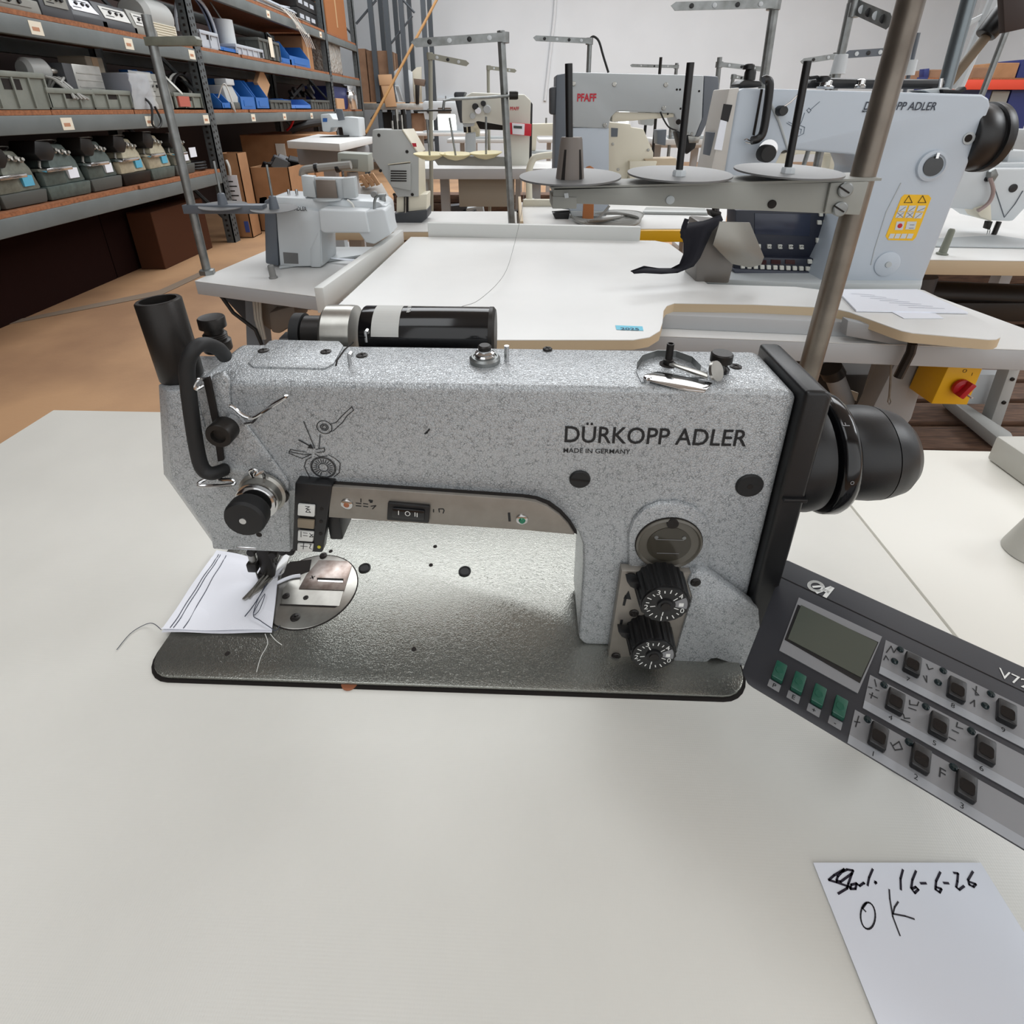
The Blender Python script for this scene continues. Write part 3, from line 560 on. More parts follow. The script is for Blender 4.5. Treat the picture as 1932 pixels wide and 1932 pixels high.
# ================================================================== control panel
zb, zt = 70, 90
a = QZ(1391, 1281, zb); b_ = QZ(1932, 1607, zb); c = QZ(1482, 1053, zt)
ex = (b_ - a).normalized(); wv = c - a; ey = (wv - ex * wv.dot(ex)); WID = ey.length; ey = ey.normalized(); LEN = 250.0
fp = frame(a, ex, ey)                              # panel millimetres, origin at the lower left corner of the face
NRM = ex.cross(ey)
def UV(px, py, lift=0):
    d = ray(px, py); C = LMI @ C0; D = (LMI.to_3x3() @ d); t = ((a + NRM * lift - C).dot(NRM)) / D.dot(NRM); p = C + D * t - a
    return (p.dot(ex), p.dot(ey))
pn = thing('control_unit', 'charcoal sewing control panel with green and black keys at the right edge', 'control panel', LM @ (a + ex * 60 + ey * 50 - V((0, 0, 70))), rz=YAW)
lo = [(6, 0), (LEN, 0), (LEN, WID), (0, WID), (0, 6)]
h_ = MB(LM); h_.loft([fp(u + (0 if u > 10 else 12), v if v > 50 else v + 13, -16) for u, v in lo], [fp(u, v, 0) for u, v in lo]); h_.build('housing', PANEL, pn, 2.0)
vs = UV(1467, 1086)[1]
MB(LM).prism([fp(u, v, -.3) for u, v in ((0.5, vs), (LEN, vs), (LEN, vs + .5), (0.5, vs + .5))], V(NRM) * .5).build('housing_crease', GAP, pn)
def pq(pts, name, m, h, l0=0.0, par=pn, bev=0): return MB(LM).prism([fp(*UV(*p), l0) for p in pts], NRM * h).build(name, m, par, bev)
disp = pq([(1507, 1128), (1664, 1202), (1618, 1309), (1470, 1228)], 'display_frame', PGREY, .6)
pq([(1505, 1142), (1657, 1213), (1622, 1290), (1480, 1208)], 'display_recess', BLK, .4, .5, disp)
pq([(1511, 1143), (1655, 1214), (1624, 1280), (1486, 1207)], 'display_glass', LCD, .5, .7, disp)
for (x, y), s_ in (((1470, 1275), 'P'), ((1506, 1296), 'E'), ((1544, 1320), '+'), ((1584, 1343), '-')):
    u, v = UV(x, y)
    k = MB(LM).prism([fp(*p, .2) for p in rpoly(6.6, 12, .6, 2, u - .6, v + 1)], NRM * 4.5).build('green_key', GREEN, pn, .8)
    MB(LM).lathe([(2.4, 0), (2.2, .3)], fp(u - .6, v + 1, 4.6), NRM, 14).build('key_dish', GREEN, k)
    MB(LM).prism([fp(*p, .1) for p in rpoly(7, 5, .3, 2, u - .8, v - 8)], NRM * .3).build('key_tag', PGREY, pn)
    text(s_, (lambda u, v: (lambda x, y, w=0: fp(u + x, v + y, .5 + w)))(u - .8, v - 9.4), 2.8, INK, 'key_lettering', pn, 'CENTER', xf=LM, bold=.02)
rows = [([(1670, 1210), (1932, 1335), (1932, 1398), (1648, 1264)]), ([(1640, 1275), (1932, 1412), (1932, 1492), (1618, 1332)]), ([(1612, 1339), (1930, 1500), (1912, 1583), (1588, 1394)])]
u0 = [UV(1671, 1208), UV(1641, 1275), UV(1613, 1339)]
rv = [(UV(1671, 1208)[1], UV(1647, 1265)[1]), (UV(1642, 1274)[1], UV(1618, 1331)[1]), (UV(1614, 1340)[1], UV(1588, 1396)[1])]
for (vt, vb), (uu, _) in zip(rv, u0):
    MB(LM).prism([fp(u, v, .05) for u, v in ((uu, vb), (LEN - 14, vb), (LEN - 14, vt), (uu, vt))], NRM * .35).build('key_field', PGREY, pn)
    MB(LM).prism([fp(u, v, .4) for u, v in ((uu, vb), (LEN - 14, vb), (LEN - 14, vb + 5.2), (uu, vb + 5.2))], NRM * .15).build('key_field_edge', mat('pale_grey_edge', (150, 152, 156), .5), pn)
keys = [(1722, 1252, '7'), (1806, 1300, '8'), (1900, 1344, '9'), (1690, 1322, '4'), (1772, 1368, '5'), (1860, 1414, '6'), (1658, 1388, '1'), (1738, 1430, '2'), (1824, 1482, '3')]
for x, y, s_ in keys:
    u, v = UV(x, y, 4)
    k = MB(LM).prism([fp(*p, .4) for p in rpoly(8.6, 13.2, .8, 2, u, v)], NRM * 5).build('black_key', BLK, pn, .9)
    MB(LM).prism([fp(*p, 5.4) for p in rpoly(6.4, 6.6, 1.5, 3, u, v - 1.2)], NRM * .35).build('key_dish', GBLK, k)
    text(s_, (lambda u, v: (lambda x, y, w=0: fp(u + x, v + y, .65 + w)))(u - .5, v - 11.2), 2.9, INK, 'key_lettering', pn, 'CENTER', xf=LM)
for x, y in ((1699, 1225), (1688, 1247), (1780, 1265), (1770, 1287), (1870, 1309), (1859, 1331), (1668, 1292), (1747, 1333), (1833, 1379), (1637, 1357), (1715, 1400), (1799, 1447)):
    u, v = UV(x, y, 1); MB(LM).lathe([(2.0, 0), (1.9, 1), (1.0, 1.9)], fp(u, v, .4), NRM, 14).build('indicator', mat('dark_lens', (36, 48, 50), .2), pn)
def sp_(*pts): return [UV(*p) for p in pts]
sy = [sp_((1672, 1232), (1681, 1220), (1686, 1232), (1692, 1224)), sp_((1667, 1246), (1671, 1238), (1676, 1246)), sp_((1748, 1254), (1752, 1264), (1760, 1262)), sp_((1742, 1276), (1748, 1288), (1748, 1276)), sp_((1835, 1300), (1846, 1312), (1840, 1312)), sp_((1842, 1296), (1840, 1310)), sp_((1830, 1328), (1838, 1322), (1838, 1334)), sp_((1650, 1283), (1653, 1296)), sp_((1638, 1297), (1645, 1299)), sp_((1652, 1302), (1658, 1304)), sp_((1640, 1310), (1655, 1318)), sp_((1646, 1308), (1643, 1318)),
      sp_((1716, 1322), (1716, 1330), (1730, 1332), (1733, 1325)), sp_((1714, 1336), (1728, 1341)), sp_((1704, 1348), (1706, 1356), (1716, 1356)), sp_((1700, 1358), (1716, 1364)), sp_((1806, 1364), (1804, 1372), (1816, 1376)), sp_((1796, 1378), (1808, 1384)), sp_((1790, 1392), (1802, 1398)), sp_((1620, 1352), (1614, 1372)), sp_((1612, 1362), (1622, 1364)), sp_((1680, 1402), (1688, 1416), (1702, 1414), (1696, 1400), (1684, 1408))]
MB(LM).strokes(fp, sy, .6, .65).build('key_symbols', INK, pn)
u, v = UV(1768, 1464); text('F', (lambda x, y, w=0: fp(u + x, v + y, .6 + w)), 5.5, INK, 'key_lettering', pn, xf=LM)
u1, v1 = UV(1884, 1276)
text('V720', (lambda x, y, w=0: fp(u1 + x, v1 + y, .3 + w)), 6.4, WINK, 'model_lettering', pn, xf=LM)
# round maker emblem: oval, slanted bar, right-hand mast
um, vm = UV(1545, 1109); g = MB(LM); ov = [(um + (7 if 1 else 0) * cos(t) * 1.0 - 1.0, vm + 5.2 * sin(t)) for t in [2 * pi * k / 26 for k in range(26)]]
em = lambda x, y, w=0: fp(um + x + y * .25, vm + y, .25 + w)
for ln, wd_ in (([(4.2 * cos(t) - 2, 4.2 * sin(t)) for t in [radians(30 + 12 * k) for k in range(26)]], 2.1), ([(-3, -1.5), (0, 1.5)], 1.7), ([(1, -4.8), (5.5, 4.8)], 2.0), ([(6.4, 4.8), (6.4, -4.8)], 2.6), ([(2, 0), (6, 0)], 2.4)): g.strokes(em, [ln], wd_, 0)
g.build('emblem', WINK, pn)
arm = MB(LM); arm.tube([fp(110, 70, -15), fp(110, 70, -30), fp(105, 75, -55), fp(100, 80, -72)], 7, 12, 4); arm.build('bracket', IRON, pn)
b2 = MB(LM); q = fp(100, 80, 0); b2.lathe([(18, 0), (18, 4), (10, 8)], (q.x, q.y, 0), (0, 0, 1), 24); b2.build('foot', IRON, pn)

# ================================================================== note
nt_ = thing('paper_note', 'white paper note with handwritten date and OK on the front table', 'note', PZ(1700, 1760), rz=YAW)
pa, pb, pc_ = PZ(1534, 1628, TZ + .0006), PZ(1846, 1628, TZ + .0006), PZ(1652, 1932, TZ + .0006)
e1 = (pb - pa).normalized(); e2 = V((e1.y, -e1.x, 0)); fn = frame(pa, e1, -e2)
m = MB(); m.prism([fn(u, v, 0) for u, v in ((0, 0), (.1, 0), (.1, -.145), (0, -.145))], (0, 0, .0003)); m.build('sheet', PAPER, nt_)
def Nn(*pts): out = []; 
def nn(*pts):
    out = []
    for x, y in pts: p = PZ(x, y, TZ + .001) - pa; out.append((p.dot(e1), -p.dot(e2)))
    return out
W = 1.0
def z4(*p): return nn(*[(1500 + x / 4.472, 1600 + y / 4.472) for x, y in p])
hw_ = [z4((465, 330), (350, 290), (285, 270), (330, 230), (415, 180), (360, 240), (350, 275), (385, 285), (480, 215), (490, 190), (440, 182), (400, 200)), z4((480, 215), (450, 300), (440, 340), (365, 385)), z4((520, 300), (475, 310), (465, 345), (510, 345), (520, 300), (545, 320), (580, 295), (585, 300)), z4((655, 180), (625, 250), (612, 315)), z4((675, 285), (685, 290), (675, 298)),
       z4((910, 185), (890, 260), (893, 350)), z4((1020, 195), (990, 270), (980, 340), (1010, 380), (1040, 350), (1020, 330), (985, 345)), z4((1060, 298), (1105, 298)), z4((1225, 205), (1190, 280), (1185, 350), (1220, 375), (1235, 345), (1190, 330)), z4((1255, 295), (1295, 298)), z4((1340, 210), (1375, 215), (1370, 280), (1360, 330), (1385, 352), (1425, 322)), z4((1500, 200), (1460, 270), (1470, 310), (1505, 328), (1525, 305), (1470, 285))]
ok = [z4(*[(615 + 62 * cos(t) , 572 + 112 * sin(t)) for t in [radians(-100 + 15 * k) for k in range(25)]], (570, 510), (595, 535)), z4((795, 352), (800, 430), (825, 580), (885, 738)), z4((870, 455), (840, 500), (825, 555), (930, 575), (1005, 600))]
MB().strokes(lambda u, v, w=0: fn(u, v, .0005 + w), hw_, .0011).build('handwriting', mat('blue_black_ink', (34, 28, 44), .6), nt_)
MB().strokes(lambda u, v, w=0: fn(u, v, .0005 + w), ok, .0008).build('handwriting', mat('grey_ink', (58, 56, 62), .6), nt_)

# far right: thread cone shaped post and block on the side table
q = PZ(1915, 1050, TZ); c0 = PZ(1940, 1042, TZ)
tag(MB().lathe([(.0215, 0), (.021, .004), (.014, .034), (.013, .04)], c0, (0, 0, 1), 32).build('cone_holder', mat('pale_grey_plastic', (196, 194, 186), .5), None), 'pale grey cone holder standing on the cream side table', 'cone holder')
q = PZ(1925, 912, TZ); tag(MB().bb((q.x, q.y - .01, TZ), (q.x + .12, q.y + .05, TZ + .035)).build('pedal_block', mat('pale_grey_plastic', (196, 194, 186), .5), None, .003), 'pale grey block at the back of the cream side table', 'block')

# ================================================================== hall shell
CONC = mat('brown_concrete', (178, 140, 104), 0.6, bump=('noise', 40, 0.15, 0.004), vary=(1.6, (146, 112, 84), 0.32, 0.66))
WALL = mat('white_wall', (212, 217, 221), 0.8, vary=(1.2, (207, 212, 216), 0.3, 0.7))
RACKG = mat('rack_grey', (104, 110, 110), 0.5, vary=(6, (92, 98, 98), 0.3, 0.7))
POSTG = mat('rack_post', (84, 90, 92), 0.5, vary=(40, (66, 70, 72), 0.3, 0.7))
CHIP = mat('chipboard', (158, 102, 66), 0.8, vary=(60, (120, 74, 46), 0.3, 0.7))
CARD = mat('cardboard', (164, 122, 86), 0.8, vary=(7, (150, 110, 76), 0.3, 0.7))
CARDD = mat('cardboard_dull', (140, 108, 84), 0.8, vary=(7, (126, 96, 74), 0.3, 0.7))
CARDL = mat('cardboard_light', (188, 150, 114), 0.8)
TAPE = mat('label_card', (222, 214, 196), 0.7)
CRATE = mat('grey_crate', (126, 130, 122), 0.55, vary=(10, (112, 116, 108), 0.3, 0.7))
CRATED = mat('dark_grey_crate', (80, 83, 80), 0.55)
CRATEL = mat('light_grey_crate', (176, 182, 190), 0.5)
BLUE = mat('blue_bin', (34, 98, 172), 0.4)
BLUED = mat('navy_box', (28, 40, 98), 0.5)
ALU = mat('aluminium', (186, 186, 182), 0.38, 0.7, vary=(14, (168, 168, 164), 0.3, 0.7))
GBOX = mat('grey_enamel', (132, 132, 126), 0.45)
DBOX = mat('dark_enamel', (62, 64, 68), 0.5)
BEIGE = mat('beige_enamel', (214, 208, 190), 0.42)
BEIGED = mat('grey_beige_enamel', (172, 174, 172), 0.45)
MWHITE = mat('machine_white', (198, 203, 206), 0.38)
MBLUE = mat('machine_pale_blue', (184, 193, 203), 0.36, bump=('noise', 700, 0.15, 0.0006))
MGREY = mat('machine_grey', (178, 183, 185), 0.42)
SLATE = mat('slate_enamel', (92, 98, 106), 0.45)
TGREY = mat('table_grey_edge', (176, 178, 180), 0.5)
EDGEW = mat('beech_edge', (196, 176, 146), 0.6)
YEL = mat('yellow_enamel', (232, 178, 18), 0.42)
YSTK = mat('yellow_sticker', (236, 184, 24), 0.5)
RED = mat('red_enamel', (186, 22, 36), 0.4)
REDP = mat('red_print', (190, 36, 54), 0.6)
OLIVE = mat('olive_enamel', (122, 124, 112), 0.45, vary=(30, (96, 98, 88), 0.3, 0.7))
GREENG = mat('green_grey_enamel', (88, 100, 96), 0.45, vary=(30, (70, 80, 76), 0.3, 0.7))
OCHRE = mat('cream_enamel', (190, 182, 158), 0.45, vary=(30, (164, 156, 134), 0.3, 0.7))
WOODD = mat('old_boards', (112, 84, 66), 0.8, vary=(12, (70, 52, 42), 0.3, 0.7), wood=(1, 8, 8))
WOODP = mat('wood_batten', (176, 112, 66), 0.6)
CONEY = mat('yellowed_disc', (218, 206, 156), 0.5)
PLAST = mat('clear_wrap', (214, 216, 214), 0.14, alpha=0.4)
BROWNP = mat('dark_brown_panel', (48, 34, 30), 0.6)
STRAP = mat('orange_strap', (140, 98, 40), 0.6)

struct(MB().bb((-4.2, -3.0, -.2), (10.8, 14.2, 0)).build('floor', CONC))
struct(MB().bb((-4.2, 14.0, -.2), (10.8, 14.2, 6.5)).build('wall_back', WALL))
struct(MB().bb((10.6, -3.0, -.2), (10.8, 14.0, 6.5)).build('wall_right', WALL))
struct(MB().bb((-4.2, -3.0, -.2), (-4.0, 14.2, 6.5)).build('wall_left', mat('shaded_wall', (44, 28, 24), .9)))  # shade behind the rack put into the wall colour
struct(MB().bb((-4.2, -3.2, -.2), (10.8, -3.0, 6.5)).build('wall_front', mat('grey_wall', (190, 190, 188), .9)))
struct(MB().bb((-4.2, -3.2, 5.7), (10.8, 14.2, 5.9)).build('ceiling', mat('ceiling_grey', (214, 214, 212), .9)))
struct(MB().tube([PY(1052, -60, 13.97), PY(1046, 30, 13.97), PY(1036, 120, 13.97), PY(1028, 190, 13.97)], .035, 8).build('trim_1', WALL))
struct(MB().bb((10.45, 13.85, 0), (10.58, 13.98, 6.2)).build('trim_2', WALL))
# low glazed openings in the back wall
GLOW = mat('daylight_pane', (235, 242, 236), .2, emit=((228, 240, 232), 1.6), vary=None)
for i, (x0, x1) in enumerate(((810, 866), (1168, 1184))):
    a, b_ = PY(x0, 192, 13.98), PY(x1, 246, 13.98)
    w = struct(MB().bb((a.x, 13.94, b_.z), (b_.x, 13.99, a.z)).build('window_%d' % (i + 1), GLOW))
    fr = MB(); fr.bb((a.x - .06, 13.9, a.z), (b_.x + .06, 14, a.z + .08)); fr.build('window_frame', WALL, w)
    MB().bb((a.x - .06, 13.9, b_.z), (a.x, 14, a.z)).build('window_frame', WALL, w); MB().bb((b_.x, 13.9, b_.z), (b_.x + .06, 14, a.z)).build('window_frame', WALL, w)
struct(MB().prism([PZ(*p, .002) for p in ((0, 610), (300, 548), (376, 514), (386, 518), (306, 556), (0, 615))], (0, 0, .002)).build('trim_3', mat('floor_joint', (128, 112, 96), .7)))

# ================================================================== pallet racking on the left
RX = -2.74; RB = -3.66
rk_ = thing('pallet_rack', 'long grey pallet rack with chipboard shelves along the left side', 'rack', (-3.2, 6, 0))
POSTS = [1.55, 5.26, 8.97, 10.68]
for y in POSTS:
    for x in (RX - .05, RB):
        p = MB(); p.bb((x - .035, y - .05, 0), (x + .05, y - .035, 4.2)); p.bb((x + .035, y - .05, 0), (x + .05, y + .05, 4.2)); p.bb((x - .035, y + .035, 0), (x + .05, y + .05, 4.2))
        o = p.build('post', POSTG, rk_, kind='stuff')
        if x > -3 and 5 < y < 9.5:
            h = MB()
            for k in range(60 if y < 6 else 40):
                z = .06 + k * .05
                h.bb((x + .0495, y - .03, z), (x + .0515, y - .015, z + .02)); h.bb((x + .0495, y + .012, z + .01), (x + .0515, y + .027, z + .03))
                if y < 6: h.bb((x - .01, y - .0515, z), (x + .012, y - .0495, z + .02))
            h.build('post_slots', GAP, o, kind='stuff')
    d = MB()
    for z in (.2, 1.3, 2.4):
        d.cyl((RX - .06, y, z), (RB, y, z + 1.0), .018, n=6)
    d.build('brace', POSTG, rk_, kind='stuff')
kb_ = mat('shaded_red_board', (30, 14, 11), .95, spec=.1)  # darkness under the lowest shelf put into this near-black colour
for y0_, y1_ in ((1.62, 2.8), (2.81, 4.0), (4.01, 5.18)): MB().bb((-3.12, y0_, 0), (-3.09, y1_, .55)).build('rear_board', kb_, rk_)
LV = {0: .67, 1: 1.18, 2: 1.69, 3: 2.24}
for bi, (y0, y1) in enumerate(zip(POSTS, POSTS[1:])):
    for l, z in LV.items():
        if l == 0 and bi > 0: continue
        if bi == 2 and l in (1,): pass
        for x in (RX, RB):
            bm_ = MB(); bm_.bb((x - .05, y0 + .052, z - .10), (x, y1 - .052, z)); be = bm_.build('beam', RACKG, rk_, .006)
            if x == RX and l < 4 and bi < 2:
                for px in ({0: (), 1: (127, 282, 389), 2: (68, 243, 362), 3: ()}[l] if bi == 0 else {1: (478, 537, 588), 2: (), 3: (506, 561, 605)}[l]):
                    zc_ = RX * 1000 / (px - 966); yy = (zc_ + (z - .05 - CZ) * ST) / CT
                    MB().bb((RX - .001, yy - .045, z - .085), (RX + .002, yy + .045, z - .015)).build('location_card', TAPE, be)
                    MB().bb((RX, yy - .03, z - .065), (RX + .003, yy + .02, z - .045)).build('card_print', mat('brown_print', (180, 130, 100), .7), be)
        yy = y0 + .06
        while yy < y1 - .1:
            e = min(yy + rnd.uniform(.55, .8), y1 - .055); MB().bb((RB + .03, yy, z + .001), (RX - .005 + rnd.uniform(-.01, .008), e - .004, z + .027 + rnd.uniform(0, .004))).build('shelf_board', CHIP, rk_); yy = e

def shy(px, z, x): return (x * 1000 / (px - 966) + (z - CZ) * ST) / CT
def shz(py, y): k = (CY - py) / 1000; return CZ + (k * y * CT - y * ST) / (CT + k * ST)
SX = RX - .04
def spot(l, pl, pr, pyt, x=SX):
    z = LV[l] + .032; y0, y1 = shy(pl, z, x), shy(pr, z, x); h = shz(pyt, y0) - z; return y0, y1, z, max(h, .04)

# ---- builders for shelf goods (front looks towards +x)
def crate(name, label, m, y0, y1, z, h, d=.40, group=None, x=SX, tilt=0):
    t = thing(name, label, 'crate', (x - d / 2, (y0 + y1) / 2, z), group)
    w = .012; b = MB(); b.bb((x - d, y0, z), (x, y1, z + .012)); b.bb((x - d, y0, z), (x - d + w, y1, z + h)); b.bb((x - d, y0, z), (x, y0 + w, z + h)); b.bb((x - d, y1 - w, z), (x, y1, z + h)); b.bb((x - w, y0, z), (x, y1, z + h)); b.build('shell', m, t, kind='stuff')
    r = MB(); r.bb((x - .006, y0 - .008, z + h - .03), (x + .012, y1 + .008, z + h)); r.bb((x - d, y0 - .012, z + h - .03), (x, y0 + .004, z + h)); r.build('rim', m, t, .003, kind='stuff')
    if h > .1: MB().bb((x - .001, (y0 + y1) / 2 - (y1 - y0) * .13, z + h * .52), (x + .002, (y0 + y1) / 2 + (y1 - y0) * .13, z + h * .8)).build('hand_hole', GAP, t)
    k = max(2, int((y1 - y0) / .11))
    for i in range(k + 1):
        yy = y0 + (y1 - y0) * i / k; MB().bb((x - .002, yy - .006, z + .01), (x + .011, yy + .006, z + h - .03)).build('rib', m, t)
    for i in range(1, 3): MB().bb((x - d * i / 3, y0 - .01, z + .01), (x - d * i / 3 + .012, y0 + .002, z + h - .03)).build('rib', m, t)
    return t
def bin_(name, label, m, y0, y1, z, h, d=.30, group=None, x=SX):
    t = thing(name, label, 'bin', (x - d / 2, (y0 + y1) / 2, z), group); w = .008
    sd = [(x, z), (x, z + h * .42), (x - d * .32, z + h), (x - d, z + h), (x - d, z)]
    for yy in (y0, y1 - w): MB().prism([(a, yy, c) for a, c in sd], (0, w, 0)).build('side', m, t, .002)
    b = MB(); b.bb((x - d, y0, z), (x, y1, z + .01)); b.build('bottom', m, t); MB().bb((x - w, y0, z), (x, y1, z + h * .42)).build('front', m, t); MB().bb((x - d, y0, z), (x - d + w, y1, z + h)).build('back', m, t)
    MB().bb((x - .002, (y0 + y1) / 2 - (y1 - y0) * .3, z + h * .1), (x + .004, (y0 + y1) / 2 + (y1 - y0) * .3, z + h * .3)).build('label_holder', m, t)
    return t
def carton(name, label, m, a, b, group=None, flaps=False, tape=True, rz=0, open_=False):
    """closed carton between two corners, with tape and flap seam"""
    a, b = V(a), V(b); c = (a + b) / 2; t = thing(name, label, 'box', (c.x, c.y, min(a.z, b.z)), group)
    lo = V([min(a[i], b[i]) for i in range(3)]); hi = V([max(a[i], b[i]) for i in range(3)])
    if open_:
        w = .008; MB().bb(lo, (hi.x, hi.y, lo.z + w)).build('bottom', m, t)
        for q0, q1 in (((lo.x, lo.y, lo.z), (hi.x, lo.y + w, hi.z)), ((lo.x, hi.y - w, lo.z), (hi.x, hi.y, hi.z)), ((lo.x, lo.y, lo.z), (lo.x + w, hi.y, hi.z)), ((hi.x - w, lo.y, lo.z), (hi.x, hi.y, hi.z))): MB().bb(q0, q1).build('side', m, t)
    else:
        MB().bb(lo, hi).build('body', m, t, .004, 1)
        for s in (-1, 1): MB().box(((lo.x + hi.x) / 2, (lo.y + hi.y) / 2 + s * (hi.y - lo.y) * .245, hi.z + .002), (hi.x - lo.x - .006, (hi.y - lo.y) * .49, .004)).build('flap', m, t)
    if tape: MB().bb((hi.x - .001, (lo.y + hi.y) / 2 - .03, lo.z + (hi.z - lo.z) * .1), (hi.x + .002, (lo.y + hi.y) / 2 + .03, hi.z - .001)).build('tape', mat('packing_tape', (186, 150, 108), .3), t)
    if rz: t.rotation_euler.z = rz
    return t
def ctrl(name, label, m, pm, y0, y1, z, h, d=.3, x=SX, slope=.5, group=None):
    """motor control box with a sloping printed face"""
    t = thing(name, label, 'control box', (x - d / 2, (y0 + y1) / 2, z), group); s = slope * h
    pts = [(x, z), (x - .0, z + h * .25), (x - s * .6, z + h), (x - d, z + h), (x - d, z)]
    MB().prism([(a, y0, c) for a, c in pts], (0, y1 - y0, 0)).build('case', m, t, .006)
    f = frame((x - s * .3 + .002, (y0 + y1) / 2, z + h * .625), (0, 1, 0), (-s * .6, 0, h * .75)); w, hh = (y1 - y0) * .72, h * .5
    MB().prism([f(u, v, .0) for u, v in ((-w / 2, -hh / 2), (w / 2, -hh / 2), (w / 2, hh / 2), (-w / 2, hh / 2))], f(0, 0, .003) - f(0, 0, 0)).build('face_plate', pm, t)
    for u in (-.2, .05, .25): MB().lathe([(.012, .003), (.01, .014)], f(w * u, hh * .05), f(0, 0, 1) - f(0, 0, 0), 12).build('knob', BLK, t)
    MB().strokes(lambda u, v, w_=0: f(u, v, .004), [[(-w * .4, -hh * .25), (-w * .1, -hh * .25)], [(-w * .4, hh * .3), (w * .3, hh * .3)]], .006).build('print', INK, t)
    return t
def overlock(label, m, m2, y0, y1, z, s=1.0):
    """overlock machine head on its oil-pan base"""
    c = (y0 + y1) / 2; w = y1 - y0; x = SX - .02; d = .30; h = .30 * s * rnd.uniform(1.08, 1.2)
    t = thing('overlock_machine', label, 'sewing machine', (x - d / 2, c, z), 'overlock heads on the bottom shelf')
    MB().loft([(x - d, y0 + .02, z), (x, y0 + .02, z), (x, y1 - .01, z), (x - d, y1 - .01, z)], [(x - d, y0, z + h * .24), (x + .01, y0, z + h * .24), (x + .01, y1, z + h * .24), (x - d, y1, z + h * .24)]).build('base', GREENG if m2 is None else m2, t, .008)
    MB().prism([(x - .01, y0 + w * .32, z + h * .24), (x - .01, y1 - .01, z + h * .24), (x - .03, y1 - .02, z + h * .62), (x - .05, y1 - .07, z + h * .92), (x - .05, y0 + w * .42, z + h * .95), (x - .02, y0 + w * .3, z + h * .6)], (-d * .75, 0, 0)).build('body', m, t, .012)
    MB().bb((x - .05, y0 + .01, z + h * .24), (x - .0, y0 + w * .5, z + h * .5)).build('looper_cover', m, t, .01)
    MB().bb((x - .10, y0 + .001, z + h * .49), (x + .045, y0 + w * .56, z + h * .56)).build('cloth_plate', CHROME, t, .006)
    hd = MB(); hd.prism([(x - .0, y0 + w * .02, z + h * .80), (x - .0, y0 + w * .10, z + h * 1.02), (x - .0, y0 + w * .40, z + h * .98), (x - .0, y0 + w * .46, z + h * .80), (x - .0, y0 + w * .34, z + h * .66), (x - .0, y0 + w * .1, z + h * .68)], (-.16, 0, 0)); hd.build('head', BLK if m2 is None else IRON, t, .01)
    for k in range(3): MB().lathe([(.016, 0), (.018, .008), (.01, .012), (.01, .024)], (x - .028, y0 + w * (.5 + .13 * k), z + h * (.82 - .03 * k)), (1, 0, .3), 14).build('tension_dial', STEEL, t)
    MB().cyl((x - .05, y0 + w * .18, z + h * .56), (x - .05, y0 + w * .28, z + h * .85), .008, n=8).build('needle_bar', STEEL, t)
    MB().lathe([(.05, 0), (.055, .01), (.055, .03), (.03, .035)], (x - d * .5, y1 - .012, z + h * .6), (0, 1, 0), 20).build('pulley', BLK, t)
    MB().tube([(x - .12, y0 + w * .35, z + h * .93), (x - .08, y0 + w * .4, z + h * 1.0), (x - .08, y0 + w * .8, z + h * .99), (x - .12, y0 + w * .86, z + h * .92)], .004, 6, 3).build('thread_rail', ZINC, t)
    MB().bb((x - .028, y0 + w * .6, z + h * .32), (x - .004, y0 + w * .82, z + h * .5)).build('tag', PAPER if rnd.random() < .5 else mat('blue_tag', (90, 170, 200), .6), t)
    return t

# ---- bottom shelf: overlock heads
lab = [('olive overlock head cut off by the left picture edge', OLIVE, None, -40, 13), ('olive-grey overlock head with long chrome plate, nearest whole one on the shelf', OLIVE, CRATED, 14, 100), ('large dark green overlock head with flat grey cover', GREENG, None, 101, 181), ('dark green overlock head with white paper on its head', GREENG, CRATED, 182, 239), ('pale cream overlock head fourth along the bottom shelf', OCHRE, IRON, 240, 292), ('cream overlock head with blue tag behind the zinc thread post', OCHRE, GREENG, 293, 337), ('small olive overlock head near the rack post', OLIVE, CRATED, 338, 374)]
for s_, m, m2, a, b_ in lab:
    y0, y1, z, h = spot(0, a, b_, 270); overlock(s_, m, m2, y0, y1, z, .98)
y0, y1, z, h = spot(0, 376, 404, 280)
t = thing('belt_coil', 'coiled black drive belts with a small white tag beside the rack post', 'belt', (SX - .1, (y0 + y1) / 2, z))
for k in range(3): MB().tube([(SX - .12 + .1 * cos(a), (y0 + y1) / 2 + .12 * sin(a), z + .02 + .024 * k) for a in [2 * pi * i / 20 for i in range(21)]], .011, 6).build('belt', RUB, t)
MB().bb((SX - .06, y0 + .02, z + .12), (SX - .055, y0 + .12, z + .2)).build('tag', PAPER, t)

# ---- second shelf
def sp4(l, a, b, c): return spot(l, a, b, c)
y0, y1, z, h = spot(1, -30, 98, 128); crate('plastic_crate', 'tall ribbed grey crate at the left end of the second shelf', CRATE, y0, y1, z, h, .55)
y0, y1, z, h = spot(1, 97, 180, 165); crate('plastic_crate', 'low grey crate heaped with cables on the second shelf', CRATE, y0, y1, z, h, .45)
yb = (y0 + y1) / 2
cb = thing('cable_heap', 'tangled grey cables spilling from the low grey crate', 'cables', (SX - .1, yb, z + h))
for k in range(5): MB().tube([(SX - .2 + rnd.uniform(-.1, .1), y0 + .06 + rnd.uniform(0, .1), z + .05), (SX - .08, y0 + .1 + k * .04, z + h + .06), (SX - .02, yb + rnd.uniform(-.05, .05), z + h + .02), (SX + .02, yb + .03 * k, z + h - .06)], .008, 6, 5).build('cable', mat('grey_cable', (150, 150, 146), .5), cb)
